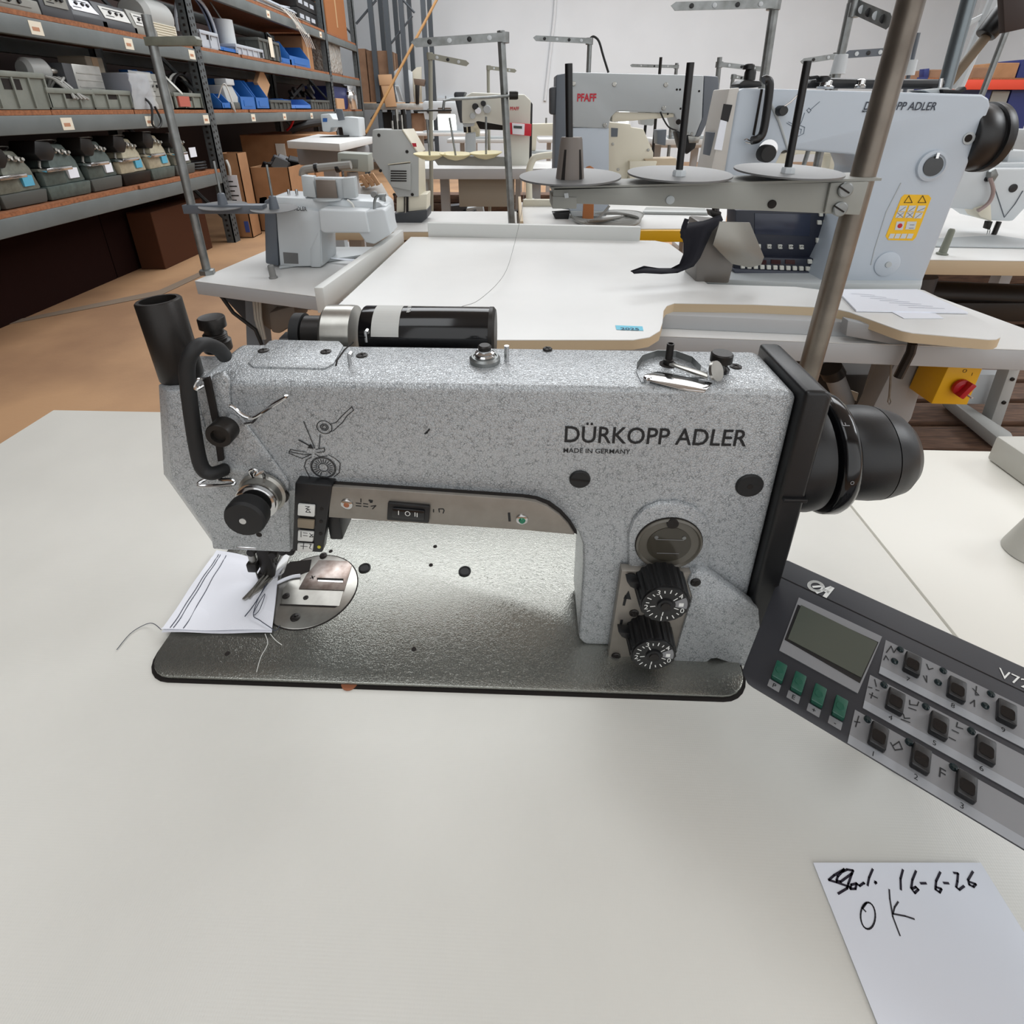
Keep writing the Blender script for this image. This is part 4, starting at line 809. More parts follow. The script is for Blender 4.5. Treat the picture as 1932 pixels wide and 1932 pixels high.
y0, y1, z, h = spot(1, 182, 250, 168); crate('plastic_crate', 'grey crate holding the brushed metal motor box', CRATE, y0, y1, z, h, .45)
y0, y1, z, h = spot(1, 8, 92, 84)
t = thing('heat_sink_case', 'tilted silver aluminium case behind the tall grey crate', 'case', (SX - .35, (y0 + y1) / 2, z + .02))
MB().prism([(SX - .25, y0 + .03, z + .05), (SX - .25, y1 - .05, z + .03), (SX - .30, y1 - .09, z + h - .03), (SX - .30, y0, z + h)], (-.22, 0, -.02)).build('case', ALU, t, .006)
for k in range(6): MB().prism([(SX - .249 - .008 * k, y0 + .03, z + h * (.28 + .1 * k)), (SX - .249 - .008 * k, y1 - .07, z + h * (.26 + .1 * k)), (SX - .249 - .008 * k, y1 - .07, z + h * (.28 + .1 * k)), (SX - .249 - .008 * k, y0 + .03, z + h * (.3 + .1 * k))], (.006, 0, 0)).build('fin', ALU, t)
y0, y1, z, h = spot(1, 160, 226, 118)
t = thing('motor_box', 'brushed metal motor box with dark end standing in a grey crate', 'motor box', (SX - .2, (y0 + y1) / 2, z + .02))
MB().bb((SX - .3, y0 + .08, z + .03), (SX - .06, y1, z + h)).build('case', ALU, t, .005); MB().bb((SX - .3, y0, z + .03), (SX - .06, y0 + .08, z + h)).build('end_plate', DBOX, t, .005)
for k in range(4): MB().bb((SX - .061, y0 + .1, z + h * (.35 + .15 * k)), (SX - .056, y1 - .01, z + h * (.37 + .15 * k))).build('fin', ALU, t)
y0, y1, z, h = spot(1, 120, 158, 150)
t = thing('clutch_motor', 'grey beige clutch motor resting on the cable crate', 'motor', (SX - .15, (y0 + y1) / 2, z + .12)); MB().lathe([(.05, 0), (.07, .02), (.07, .12), (.04, .15)], (SX - .18, y0, z + .22), (.3, 1, 0), 20).build('case', BEIGED, t); MB().lathe([(.025, 0), (.025, .05)], (SX - .18 + .045, y0 + .15, z + .22), (.3, 1, 0), 14).build('shaft', STEEL, t)
y0, y1, z, h = spot(1, 228, 266, 104); carton('carton', 'narrow beige carton standing behind the wrapped box', mat('beige_card', (168, 158, 142), .7), (SX - .42, y0 + .1, z), (SX - .22, y1 + .05, z + h))
y0, y1, z, h = spot(1, 248, 292, 132)
t = thing('wrapped_parcel', 'parcel in shiny clear wrapping on the second shelf', 'parcel', (SX - .12, (y0 + y1) / 2, z))
MB().bb((SX - .2, y0 + .03, z), (SX + .02, y1 - .01, z + h * .94)).build('content', mat('grey_parcel', (150, 154, 164), .6), t, .01)
m = MB(); ga = []
for i in range(9):
    r_ = []
    for j in range(9): r_.append(m.bm.verts.new((SX + .035 + rnd.uniform(-.012, .012), y0 + (y1 - y0) * i / 8, z + h * j / 8)))
    ga.append(r_)
for i in range(8):
    for j in range(8): m.bm.faces.new((ga[i][j], ga[i + 1][j], ga[i + 1][j + 1], ga[i][j + 1]))
m.build('wrapping', PLAST, t, ang=70)
y0, y1, z, h = spot(1, 278, 330, 136); ctrl('control_box', 'grey ribbed control box beside the wrapped parcel', GBOX, GBOX, y0, y1, z, h, slope=.1)
t = thing('power_cord', 'black cord loop hanging over the second shelf edge', 'cord', (RX + .01, y0 - .05, z - .1)); MB().tube([(SX - .04, y0 - .02, z + .12), (RX + .02, y0 - .04, z + .03), (RX + .02, y0 - .08, z - .1), (RX + .02, y0 - .02, z - .13), (RX + .02, y0 + .04, z - .08), (RX + .015, y0 + .01, z + .02)], .008, 6, 5).build('cord', RUB, t)
y0, y1, z, h = spot(1, 333, 382, 174); crate('plastic_crate', 'grey crate of spools and blue parts left of the first rack post', CRATE, y0, y1, z, h, .4); yc = (y0 + y1) / 2
tag(MB().lathe([(.09, 0), (.1, .01), (.06, .02), (.06, .08), (.1, .09), (.09, .1)], (SX - .12, yc - .1, z + h), (.6, .3, .5), 20).build('spool', mat('white_spool', (206, 206, 200), .5)), 'white disc spool lying in the crate by the first post', 'spool')
t = thing('hose_coil', 'black and white hose coil in the crate by the first post', 'hose', (SX - .15, yc + .12, z + .1))
for k in range(3): MB().tube([(SX - .1 - .03 * k, yc + .15 + (.15 + .01 * k) * cos(a), z + h + .02 + .13 * sin(a)) for a in [2 * pi * i / 20 for i in range(21)]], .012, 6).build('hose', (RUB, SWHITE, RUB)[k], t)
tag(MB().bb((SX - .01, y0 + .04, z + .02), (SX + .016, y0 + .2, z + .1)).build('label_plate', mat('brick_red_plate', (176, 92, 78), .6)), 'red plate leaning on the crate by the first post', 'plate')
y0, y1, z, h = spot(1, 318, 344, 140); bin_('storage_bin', 'blue bin behind the zinc thread post on the second shelf', BLUE, y0, y1, z + .16, h * .5, .2, x=SX - .12)
# bay two, second shelf
for a, b_, c_, lbl, m, d in ((421, 436, 176, 'small blue bin just right of the first post', BLUE, .22), (457, 483, 148, 'left one of two large blue bins in the second bay', BLUE, .36), (486, 509, 152, 'right one of two large blue bins in the second bay', BLUE, .3), (550, 587, 186, 'pale blue bin in the right half of the second shelf', mat('pale_blue_bin', (70, 120, 196), .45), .3)):
    y0, y1, z, h = spot(1, a, b_, c_); bin_('storage_bin', lbl, m, y0, y1, z, h, d, x=SX - (.0 if a != 486 else .0))
y0, y1, z, h = spot(1, 438, 455, 160)
t = thing('machine_block', 'grey beige machine head between the blue bins', 'machine', (SX - .1, (y0 + y1) / 2, z)); MB().prism([(SX - .02, y0, z), (SX - .02, y1, z), (SX - .02, y1, z + h * .5), (SX - .05, y0 + .2, z + h), (SX - .05, y0, z + h)], (-.16, 0, 0)).build('case', BEIGED, t, .01); MB().bb((SX - .03, y0 + .05, z + h), (SX - .15, y0 + .22, z + h + .06)).build('top_cover', MWHITE, t, .01); MB().bb((SX - .03, y0, z), (SX + .0, y1, z + h * .3)).build('base', CRATED, t, .01)
y0, y1, z, h = spot(1, 410, 428, 155)
t = thing('cable_drum', 'black cable drum with loops of wire beside the first post', 'drum', (SX - .15, (y0 + y1) / 2, z)); MB().lathe([(.16, 0), (.16, .02), (.08, .03), (.08, .1), (.16, .11), (.16, .13)], (SX - .42, (y0 + y1) / 2 + .05, z + .165), (1, .2, 0), 24).build('drum', BLK, t); MB().tube([(SX - .02, y0 + .1, z + .1), (RX + .03, y0 + .1, z + .22), (RX + .03, y0 + .2, z - .02), (SX, y0 + .3, z + .06)], .006, 6, 6).build('wire', SWHITE, t)
y0, y1, z, h = spot(1, 508, 528, 146)
tag(MB().box((SX - .1, (y0 + y1) / 2, z + .27), (.05, .24, .24), Euler((.75, 0, 0))).build('tilted_carton', CARDL, None, .004, 1), 'small brown carton balanced on one corner above the grey crate', 'box')
y0, y1, z, h = spot(1, 511, 549, 188); crate('plastic_crate', 'dark grey crate under the tilted carton', CRATED, y0, y1, z, h, .35)
y0, y1, z, h = spot(1, 588, 622, 188); crate('plastic_crate', 'grey ribbed crate at the right end of the second bay', CRATED, y0, y1, z, h, .35)
t = thing('metal_parts', 'heap of dark metal parts above the right hand crate', 'parts', (SX - .15, (y0 + y1) / 2, z + h))
for k in range(9): MB().box((SX - rnd.uniform(.04, .3), y0 + rnd.uniform(0, 1) * (y1 - y0), z + h + .06 + rnd.uniform(0, .1)), (.05, rnd.uniform(.08, .3), .04), Euler((rnd.uniform(-1, 1), 0, rnd.uniform(-1, 1)))).build('bracket', rnd.choice((IRON, DBOX, BLK)), t, .004, 1)
y0, y1, z, h = spot(1, 530, 560, 150); carton('carton', 'brown carton standing behind the pale blue bin', CARDD, (SX - .5, y0, z), (SX - .34, y1, z + h))
# ---- third shelf
for a, b_, c_, lbl, m, pm, sl in ((-60, 80, -30, 'grey steel control case at the top left corner', GBOX, GBOX, .12), (82, 143, -30, 'dark control case with pale side on the third shelf', DBOX, GBOX, .1), (140, 206, -22, 'dark control box with sloping white printed face', DBOX, PAPER, .8), (196, 262, 0, 'grey control box with black knobs, middle of the three printed ones', DBOX, mat('printed_face', (204, 204, 200), .5), .55), (256, 300, 16, 'small control box with white face and two black knobs', GBOX, mat('printed_face', (204, 204, 200), .5), .4)):
    y0, y1, z, h = spot(2, a, b_, c_); ctrl('control_box', lbl, m, pm, y0, y1, z, h, slope=sl)
y0, y1, z, h = spot(2, 290, 344, 4)
t = thing('motor_housing', 'cream finned motor housing left of the first post', 'motor', (SX - .15, (y0 + y1) / 2, z)); MB().bb((SX - .26, y0, z), (SX - .02, y1, z + h * .55)).build('case', BEIGE, t, .02); MB().lathe([(.1, 0), (.13, .04), (.13, .34), (.1, .38)], (SX - .14, y0 + .02, z + h * .72), (0, 1, 0), 24).build('barrel', BEIGED, t)
for k in range(6): MB().bb((SX - .022, y0 + .03, z + h * (.08 + .075 * k)), (SX - .012, y1 - .03, z + h * (.11 + .075 * k))).build('fin', BEIGE, t)
y0, y1, z, h = spot(2, 381, 414, 55); crate('plastic_crate', 'light grey crate right of the first post on the third shelf', CRATEL, y0, y1, z, h, .34)
t = thing('hose_coil', 'grey flexible hose coil rising from the light grey crate', 'hose', (SX - .15, (y0 + y1) / 2, z + .1))
for k in range(3): MB().tube([(SX - .1 - .03 * k, (y0 + y1) / 2 + .1 + (.26 + .02 * k) * cos(a), z + .12 + (.3 + .02 * k) * sin(a)) for a in [pi * i / 14 for i in range(15)]], .014, 6).build('hose', (CRATEL, RUB, CRATEL)[k], t)
y0, y1, z, h = spot(2, 414, 450, 74); bin_('storage_bin', 'blue bin next to the light grey crate on the third shelf', BLUE, y0, y1, z, h, .3)
y0, y1, z, h = spot(2, 446, 497, 82); crate('plastic_crate', 'pale ribbed tub in the middle of the third shelf', CRATEL, y0, y1, z, h, .34)
t = thing('tube_roll', 'white roll with a thin upright rod in the pale tub', 'roll', (SX - .15, (y0 + y1) / 2, z + .02)); MB().lathe([(.09, 0), (.09, .3), (.03, .3)], (SX - .15, y0 + .16, z + .02), (0, 0, 1), 20).build('roll', MWHITE, t); MB().cyl((SX - .15, y0 + .16, z + .3), (SX - .2, y0 + .08, z + .46), .009, n=8).build('rod', ZINC, t)
y0, y1, z, h = spot(2, 492, 530, 70); crate('plastic_crate', 'tall dark grey crate with a paper label on the third shelf', CRATED, y0, y1, z, h, .42); tag(MB().bb((SX + .013, y1 - .3, z + .04), (SX + .016, y1 - .2, z + .24)).build('crate_label', TAPE), 'paper label on the tall dark grey crate', 'label')
for a, b_, c_, lbl in ((529, 551, 92, 'low blue bin beside the tall dark grey crate'), (548, 586, 78, 'big blue bin at the right of the third shelf')):
    y0, y1, z, h = spot(2, a, b_, c_); bin_('storage_bin', lbl, BLUE, y0, y1, z, h, .32)
y0, y1, z, h = spot(2, 588, 604, 68); carton('carton', 'upright brown carton at the right end of the third shelf', CARD, (SX - .45, y0, z), (SX - .08, y1, z + h))
# ---- top shelf
y0, y1, z, h = spot(3, 470, 588, 0)
t = thing('wire_bundles', 'pale wire and strip bundles lying on the top shelf', 'wire', (SX - .2, (y0 + y1) / 2, z))
for k in range(14): MB().tube([(SX - .02 * (k % 7), y0 + rnd.uniform(0, .3), z + .02 + .02 * (k % 5)), (SX - .02 * (k % 7) + rnd.uniform(-.04, .02), y1 - rnd.uniform(0, .6), z + .03 + .025 * (k % 6))], .009, 6).build('strip', rnd.choice((CRATEL, ALU, MWHITE)), t)
t = thing('wire_tangle', 'thin white wire tangle drooping from the top shelf edge', 'wire', (RX + .02, 7.6, z - .2))
for k in range(5): MB().tube([(SX + .02, 7.4 + .1 * k, z + .05), (RX + .03, 7.6 + .12 * k, z - .05 - .03 * k), (RX + .03, 7.9 + .05 * k, z - .22 + .02 * k), (RX + .02, 8.0 + .08 * k, z - .3)], .006, 5, 4).build('wire', SWHITE, t)
y0, y1, z, h = spot(3, 566, 604, -20)
for k in range(4): 
    o = thing('equipment_case', ('lowest', 'second from the bottom', 'third from the bottom', 'topmost')[k] + ' black case in the stack on the top shelf', 'case', (SX - .2, (y0 + y1) / 2, z + .17 * k), 'black cases stacked on the top shelf'); MB().bb((SX - .4, y0 + .02, z + .17 * k), (SX - .02, min(y1, 8.85), z + .17 * k + .165)).build('case', BLK, o, .008)
    for j in range(3): MB().bb((SX - .021, y0 + .08 + .22 * j, z + .17 * k + .05), (SX - .012, y0 + .22 + .22 * j, z + .17 * k + .1)).build('label_strip', CRATEL, o)
# ---- third bay
y0, y1, z, h = spot(3, 622, 662, 0); carton('carton', 'tall brown carton on the top shelf of the far bay', mat('cardboard_deep', (150, 96, 54), .8), (SX - .6, y0, z), (SX - .02, y1 - .1, z + 1.4))
y0, y1, z, h = spot(2, 622, 656, 82)
t = thing('wrapped_roll', 'large grey plastic wrapped bale on the third shelf of the far bay', 'bale', (SX - .3, (y0 + y1) / 2, z)); MB().bb((SX - .6, y0 + .06, z), (SX - .04, y1 - .08, z + .48)).build('bale', mat('grey_wrap', (172, 170, 164), .3, bump=('noise', 14, 1.0, .05)), t, .05, 3)
y0, y1, z, h = spot(1, 634, 662, 166); carton('toolbox', 'navy blue case with grey lid on the second shelf of the far bay', BLUED, (SX - .45, y0, z), (SX - .04, y1, z + .33), tape=False)
y0, y1, z, h = spot(1, 655, 671, 170); c_ = V((SX - .02, (y0 + y1) / 2, z))
tag(MB().lathe([(.13, 0), (.135, .01), (.135, .22), (.1, .27), (.1, .29), (.06, .30), (.06, .33), (.08, .33), (.08, .36)], c_, (0, 0, 1), 26).build('milk_can', CHROME, None), 'shiny metal can on the second shelf of the far bay', 'can')
y0, y1, z, h = spot(1, 636, 650, 190); tag(MB().bb((SX - .1, y0, z), (SX + .01, y1, z + .16)).build('paper_box', CARDL, None, .004, 1), 'small tan box in front of the navy case', 'box')

# ---- cartons on the floor under the rack
def fcarton(lbl, m, p0, p1, top, d, **k):
    a, b_ = PZ(*p0, 0), PZ(*p1, 0); return carton('carton', lbl, m, (a.x - (0 if a.x < b_.x else 0), a.y, 0), (b_.x, a.y + d, shz(top, a.y)), **k)
t = carton('carton', 'tall open carton with hanging paper tags beside the first post', CARD, (-2.86, 5.42, 0), (-2.66, 5.62, .82), open_=True, tape=False)
MB().bb((-2.80, 5.409, .32), (-2.70, 5.418, .62)).build('paper_tag', PAPER, t); MB().tube([(-2.76, 5.41, .62), (-2.75, 5.40, .70), (-2.77, 5.41, .76)], .014, 6, 4).build('tag_tie', SWHITE, t)
MB().bb((-2.72, 5.409, .06), (-2.68, 5.418, .17)).build('paper_tag', mat('tag_blue', (60, 80, 150), .6), t)
tpn = MB()
for k in range(5): tpn.strokes(lambda u, v, w=0: V((-2.79 + u, 5.4085, .38 + v)), [[(0, .045 * k), (.04 + .03 * (k % 2), .045 * k)]], .012)
tpn.build('tag_print', INK, t, kind='stuff')
t = carton('carton', 'open brown carton full of dark parts behind the tagged carton', CARD, (-2.72, 5.75, 0), (-2.32, 6.5, .66), open_=True, tape=False)
for k in range(8): MB().box((-2.52 + rnd.uniform(-.12, .12), 6.1 + rnd.uniform(-.25, .25), .62 + rnd.uniform(0, .06)), (.16, .14, .09), Euler((rnd.random(), rnd.random(), rnd.random()))).build('scrap_part', rnd.choice((DBOX, BLK, IRON)), t, .01, 1)
t = carton('carton', 'big brown carton with a pale mark deep under the second shelf', CARD, (-3.55, 7.4, 0), (-2.62, 8.5, shz(255, 7.4)), tape=False)
MB().bb((-3.1, 7.39, .62), (-2.98, 7.398, .80)).build('pale_mark', SWHITE, t); MB().bb((-2.88, 7.39, .3), (-2.84, 7.398, .5)).build('dark_mark', INK, t)
t = thing('black_bundle', 'black padded bundle with a red edge lying on the big brown carton', 'bundle', (-2.8, 7.6, shz(255, 7.4)))
zq = shz(255, 7.4) + .004
MB().tube([(-2.95, 7.6, zq + .05), (-2.75, 7.7, zq + .12), (-2.6, 8.0, zq + .14)], .05, 10, 4).build('pad', RUB, t); MB().tube([(-2.98, 7.55, zq + .05), (-2.9, 7.5, zq + .1), (-2.84, 7.5, zq + .2)], .014, 8, 3).build('red_edge', RED, t)
carton('carton', 'wide dark carton under the first bay behind the post', mat('cardboard_shaded', (74, 46, 32), .9, spec=.1), (-3.06, 4.25, 0), (-2.86, 5.0, .46), tape=False)  # brown carton with the under-shelf shade put into its colour

# ================================================================== helpers for the machines further back
def pp_(pts, y): return [PY(px, py, y) for px, py in pts]
def ppr(pts, y, d, name, m, par=None, bev=.004, seg=2, **k):
    """upright solid whose front outline stands on the plane Y = y, d deep"""
    return MB().prism(pp_(pts, y), (0, d, 0)).build(name, m, par, bev, seg, **k)
def pcyl(px, py, y, r, l, name, m, par=None, d=(0, -1, 0), n=20, prof=None):
    return MB().lathe(prof or [(r, 0), (r, l * .8), (r * .85, l)], PY(px, py, y), d, n).build(name, m, par)
def ptube(pts, y, r, name, m, par=None, n=8, smooth=0, **k):
    return MB().tube([PY(p[0], p[1], p[2] if len(p) > 2 else y) for p in pts], r, n, smooth).build(name, m, par, **k)
def ptext(s, p0, p1, y, h, m, name, par, bold=.02, lift=.002, **k):
    a, b_ = PY(*p0, y), PY(*p1, y); f = frame(a, b_ - a, (0, 0, 1))
    return text(s, f, h, m, name, par, bold=bold, fit=(b_ - a).length, lift=lift, **k)
def top(name, pts, z, th, m, par, bev=.002, me=None):
    P3 = [PZ(*p, z) for p in pts]
    return MB().prism([p - V((0, 0, .0015)) for p in P3], (0, 0, -th)).build(name, me or m, par, bev), MB().prism(P3, (0, 0, -.0015)).build(name + '_surface' if False else 'laminate', m, par)
def table_under(x, y):
    for x0, x1, y0, y1 in ((-.78, .02, 1.95, 2.37), (.045, .8, 2.0, 2.62), (.5, 1.9, 2.72, 3.3), (1.12, 2.3, 1.56, 2.5), (-.8, .36, 4.2, 4.85)):
        if x0 < x < x1 and y0 < y < y1: return TZ
    return 0.0
def stand(label, y, base, topp, r, arm, col=ZINC, h=.018, holes=3, group=None, drop=True, name='thread_stand'):
    """thread stand: upright rod with a flat punched guide arm at its head"""
    b = PY(*base, y); b.z = table_under(b.x, b.y) if drop else b.z; t = thing(name, label, 'thread stand', b, group); tp = PY(*topp, y)
    MB().cyl(b, V((tp.x, tp.y, tp.z)), r, n=10).build('pole', col, t); MB().lathe([(r * 2.2, 0), (r * 2.2, .006), (r * 1.3, .02)], b, (0, 0, 1), 14).build('foot', col, t)
    if arm:
        a0 = PY(*arm[0], y); a1 = PY(arm[1][0], arm[1][1], y if len(arm[1]) < 3 else arm[1][2]); d = a1 - a0; up = V((0, 0, h / 2)); th = V((0, .003, 0)); e = d.normalized() * h * .6
        MB().prism([a0 - up - th * 2 - V((0, r, 0)), a1 - up - th * 2 - V((0, r, 0)), a1 + e + up * .2 - th * 2 - V((0, r, 0)), a1 + up - th * 2 - V((0, r, 0)), a0 + up - th * 2 - V((0, r, 0))], th).build('guide_arm', col, t)
        for k in range(holes):
            c = a0.lerp(a1, (k + .7) / (holes + .4)); MB().lathe([(h * .24, 0), (h * .3, .002), (h * .16, .003)], c - V((0, r + .006, 0)), (0, -1, 0), 12).build('eyelet', BLK if k % 2 else MWHITE, t)
        MB().lathe([(r * 1.5, -h * .6), (r * 1.5, h * .6)], a0, (0, 0, 1), 12).build('clamp', col, t)
    return t
def legs(t, pts, z, w=.05, m=None, foot=.25, z0=0):
    for x, y in pts:
        l = MB(); l.bb((x - w / 2, y - w / 2, z0 + .04), (x + w / 2, y + w / 2, z)); l.build('leg', m or TGREY, t); MB().bb((x - w / 2, y - foot, z0), (x + w / 2, y + foot, z0 + .05)).build('foot', m or TGREY, t, .006)

# ================================================================== thread stand of the front machine (pole, tray, three discs)
YP = .655
p0 = PY(1524, 700, YP); xp = p0.x
ts = thing('thread_stand', 'tall steel thread stand behind the silver machine with three grey discs', 'thread stand', (xp, YP, TZ))
pt_ = PY(1718, 0, YP); MB().cyl((xp, YP, TZ), p0 + (pt_ - p0) * 1.6, .0135, n=24).build('pole', POLE, ts)
MB().lathe([(.03, 0), (.03, .006), (.02, .012), (.02, .03)], (xp, YP, TZ), (0, 0, 1), 24).build('foot', IRON, ts)
yb = YP - .022
bar = [(1044, 352), (1200, 348), (1345, 347), (1480, 346), (1664, 335), (1664, 341), (1636, 349), (1622, 407), (1570, 404), (1290, 392), (1090, 384), (1088, 394), (1042, 393)]
tray = MB(); P3 = pp_([(1044, 354), (1345, 348), (1640, 343), (1622, 406), (1560, 403), (1290, 391), (1042, 383)], yb); tray.prism(P3, (0, .004, 0)); tray.build('tray_front', MGREY if False else mat('tray_grey', (146, 146, 140), .5), ts, .001)
MB().prism([PY(1040, 353, yb), PY(1664, 336, yb), PY(1664, 336, yb) + V((0, .06, 0)), PY(1040, 353, yb) + V((0, .06, 0))], (0, 0, -.003)).build('tray_top', mat('tray_grey', (146, 146, 140), .5), ts)
ppr([(1042, 370), (1088, 372), (1088, 394), (1042, 394)], yb - .001, .05, 'tray_end', mat('tray_grey', (146, 146, 140), .5), ts, .001)
ppr([(1568, 345), (1640, 343), (1622, 406), (1556, 402)], yb - .004, .004, 'clamp_plate', mat('tray_grey', (146, 146, 140), .5), ts, .001)
for px, py in ((1593, 358), (1583, 394)):
    pcyl(px, py, yb - .004, .0085, .004, 'clamp_screw', ZINC, ts); c = PY(px, py, yb - .0085); MB().box(c, (.015, .001, .0016), Euler((0, .5, 0))).build('screw_slot', GAP, ts)
pcyl(1264, 377, yb, .005, .002, 'bolt', MGREY, ts); pcyl(1456, 385, yb, .005, .002, 'hole', GAP, ts); ppr([(1064, 365), (1072, 364), (1073, 373), (1066, 374)], yb - .002, .001, 'bracket_mark', MWHITE, ts, 0)
for i, (px, py, pt, rr, tx) in enumerate(((1075, 341, (1073, 120), .060, -.06), (1280, 336, (1303, 118), .060, 0), (1484, 331, (1524, 115), .060, .05))):
    c = PY(px, py, YP); a = V((0, tx * .4, 1)) if False else V((tx * .3, -.05, 1))
    MB().lathe([(.004, .001), (rr * .5, .0015), (rr, .004), (rr, .006), (rr * .5, .0035), (.004, .003)], c, a, 48).build('thread_disc', mat('grey_disc', (104, 104, 104), .36), ts)
    tp = PY(*pt, YP); MB().cyl(c, tp, .0042, n=14).build('spindle', BLK, ts)
    if i: pcyl(px, py + 4, YP, .008, .012, 'disc_nut', MWHITE, ts, (0, 0, 1), 8)
c = PY(1075, 340, YP)
MB().lathe([(.017, 0), (.0125, .046), (.0115, .048), (.006, .048)], c, (0, 0, 1), 28).build('spool_cone', mat('taupe_cone', (112, 104, 98), .5), ts)
for a in (-.6, .75, 2.2): MB().prism([c + V((.0172 * sin(a + k * .13), -.0172 * cos(a + k * .13), .002)) for k in (-1, 1)] + [c + V((.0137 * sin(a + k * .1), -.0137 * cos(a + k * .1), .035)) for k in (1, -1)], (-.001 * sin(a), .001 * cos(a), 0)).build('cone_slot', GAP, ts)
MB().tube([PY(990, 340, 1.3), PY(985, 395, 1.3), PZ(968, 470, .87), PZ(950, 520, .87), PZ(905, 565, .87), PY(860, 583, .80), PY(760, 640, .60)], .0005, 5, 5).build('loose_thread', SWHITE if False else mat('grey_thread', (120, 120, 118), .8), ts)

# ================================================================== white extension table in the middle (T1)
Z1 = .85
x1 = thing('extension_table', 'wide white sewing table with raised rails behind the silver machine', 'table', (.3, 1.25, 0))
outl = [(612, 600), (620, 641), (1195, 641), (1225, 636), (1245, 624), (1250, 608), (1252, 586), (1258, 577), (1272, 572), (1420, 574), (1565, 580), (1602, 588), (1640, 602), (1684, 618), (1702, 624), (1722, 628), (1866, 640.5), (1880, 640), (1888, 636), (1890, 630), (1884, 621), (1790, 570), (1744, 548), (1735, 546), (1560, 548), (1500, 541), (1395, 538), (1335, 536), (1308, 515), (1288, 478), (1262, 459), (1236, 454), (800, 447), (775, 447)]
P3 = [PZ(*p, Z1) for p in outl]
MB().prism(P3, (0, 0, -.0015)).build('laminate', WHITE2, x1)
MB().prism([p - V((0, 0, .0016)) for p in P3], (0, 0, -.0175)).build('board', EDGEW, x1)
# rails
a, b_ = PZ(612, 562, Z1), PZ(762, 447, Z1); d = (b_ - a).normalized(); nn_ = V((-d.y, d.x, 0)) * .02
MB().prism([a + V((0, 0, .022)), a + V((0, 0, -.035)), a + nn_ + V((0, 0, -.035)), a + nn_ + V((0, 0, .022))], b_ - a).build('side_rail', TGREY if False else mat('rail_grey', (206, 207, 204), .5), x1, .002)
a, b_ = PZ(808, 446, Z1), PZ(1207, 455, Z1)
MB().prism([a + V((0, 0, .042)), a + V((0, 0, -.02)), a + V((0, .02, -.02)), a + V((0, .02, .042))], b_ - a).build('back_rail', mat('rail_grey', (206, 207, 204), .5), x1, .002)
# lower table and riser
fr_ = [PZ(600, 660, TZ), PZ(1245, 634, TZ), PZ(1932, 660, TZ), PZ(2120, 668, TZ), PZ(1932, 639, TZ), PZ(1725, 544, TZ), V((-.3, 1.5, TZ)), V((-.42, 1.2, TZ))]
f0, f1 = PZ(1245, 634, TZ), PZ(1932, 660, TZ); dd = (f1 - f0) / (f1.x - f0.x)
FX = lambda x: V((x, f0.y + dd.y * (x - f0.x), TZ))
BK = PZ(1725, 544, TZ)
MB().prism([FX(-.19), FX(1.07), V((BK.x, BK.y, TZ)), V((BK.x - .05, 1.55, TZ)), V((-.19, 1.6, TZ))], (0, 0, -.001)).build('lower_laminate', WHITE2, x1)
MB().prism([p - V((0, 0, .0011)) for p in (FX(-.19), FX(1.07), V((BK.x, BK.y, TZ)), V((BK.x - .05, 1.55, TZ)), V((-.19, 1.6, TZ)))], (0, 0, -.042)).build('lower_board', TGREY, x1, .002)
MB().prism([FX(-.15) + V((0, .05, 0)), FX(.77) + V((0, .03, 0)), FX(.77) + V((0, .12, 0)), FX(-.15) + V((0, .2, 0))], (0, 0, .031)).build('riser', TGREY, x1, .002)
ppr([(1600, 604), (1760, 640), (1757, 664), (1596, 634)], .93, .02, 'riser_block', mat('riser_grey', (150, 152, 154), .5), x1, .002)
lg = MB(); lg.prism(pp_([(1690, 684), (1752, 688), (1720, 790), (1690, 830), (1632, 800)], 1.05), (0, .05, 0)); lg.build('leg_plate', mat('riser_grey', (150, 152, 154), .5), x1, .003)
legs(x1, [(-.2, 1.3), (.92, 1.15)], .755, .06)
t = thing('switch_box', 'yellow emergency switch box with red knob under the extension table edge', 'switch', PY(1805, 762, .985))
ppr([(1792, 687), (1857, 689), (1825, 764), (1757, 762)], .975, .07, 'case', YEL, t, .002)
c = PY(1812, 730, .97); kb = MB().lathe([(.018, 0), (.018, .006), (.012, .01)], c, (0, -1, 0), 24).build('knob', RED, t)
MB().box(c - V((0, .014, 0)), (.012, .014, .036), Euler((0, .5, 0))).build('knob_grip', RED, kb, .002); MB().box(c + V((.012, -.015, -.014)), (.004, .015, .003)).build('knob_mark', MWHITE, kb)
q = PY(1815, 703, .9745); text('O', frame(q, (1, 0, 0), (0, 0, 1)), .008, INK, 'switch_lettering', t); q = PY(1832, 709, .9745); text('I', frame(q, (1, 0, 0), (0, 0, 1)), .007, INK, 'switch_lettering', t)
t = thing('support_arm', 'black bent support arm under the right lobe of the extension table', 'support arm', PY(1700, 700, .92)); ptube([(1722, 648), (1718, 665), (1700, 700), (1694, 712)], .905, .008, 'arm', IRON, t)
t = thing('pull_chain', 'thin hanging pull rod with hook beside the black support arm', 'hook', PY(1678, 762, 1.0)); ptube([(1681, 685), (1681, 705), (1678, 750)], 1.0, .0022, 'rod', ZINC, t); ptube([(1678, 748), (1681, 758), (1678, 763), (1675, 758), (1677, 748)], 1.0, .0013, 'loop', ZINC, t)
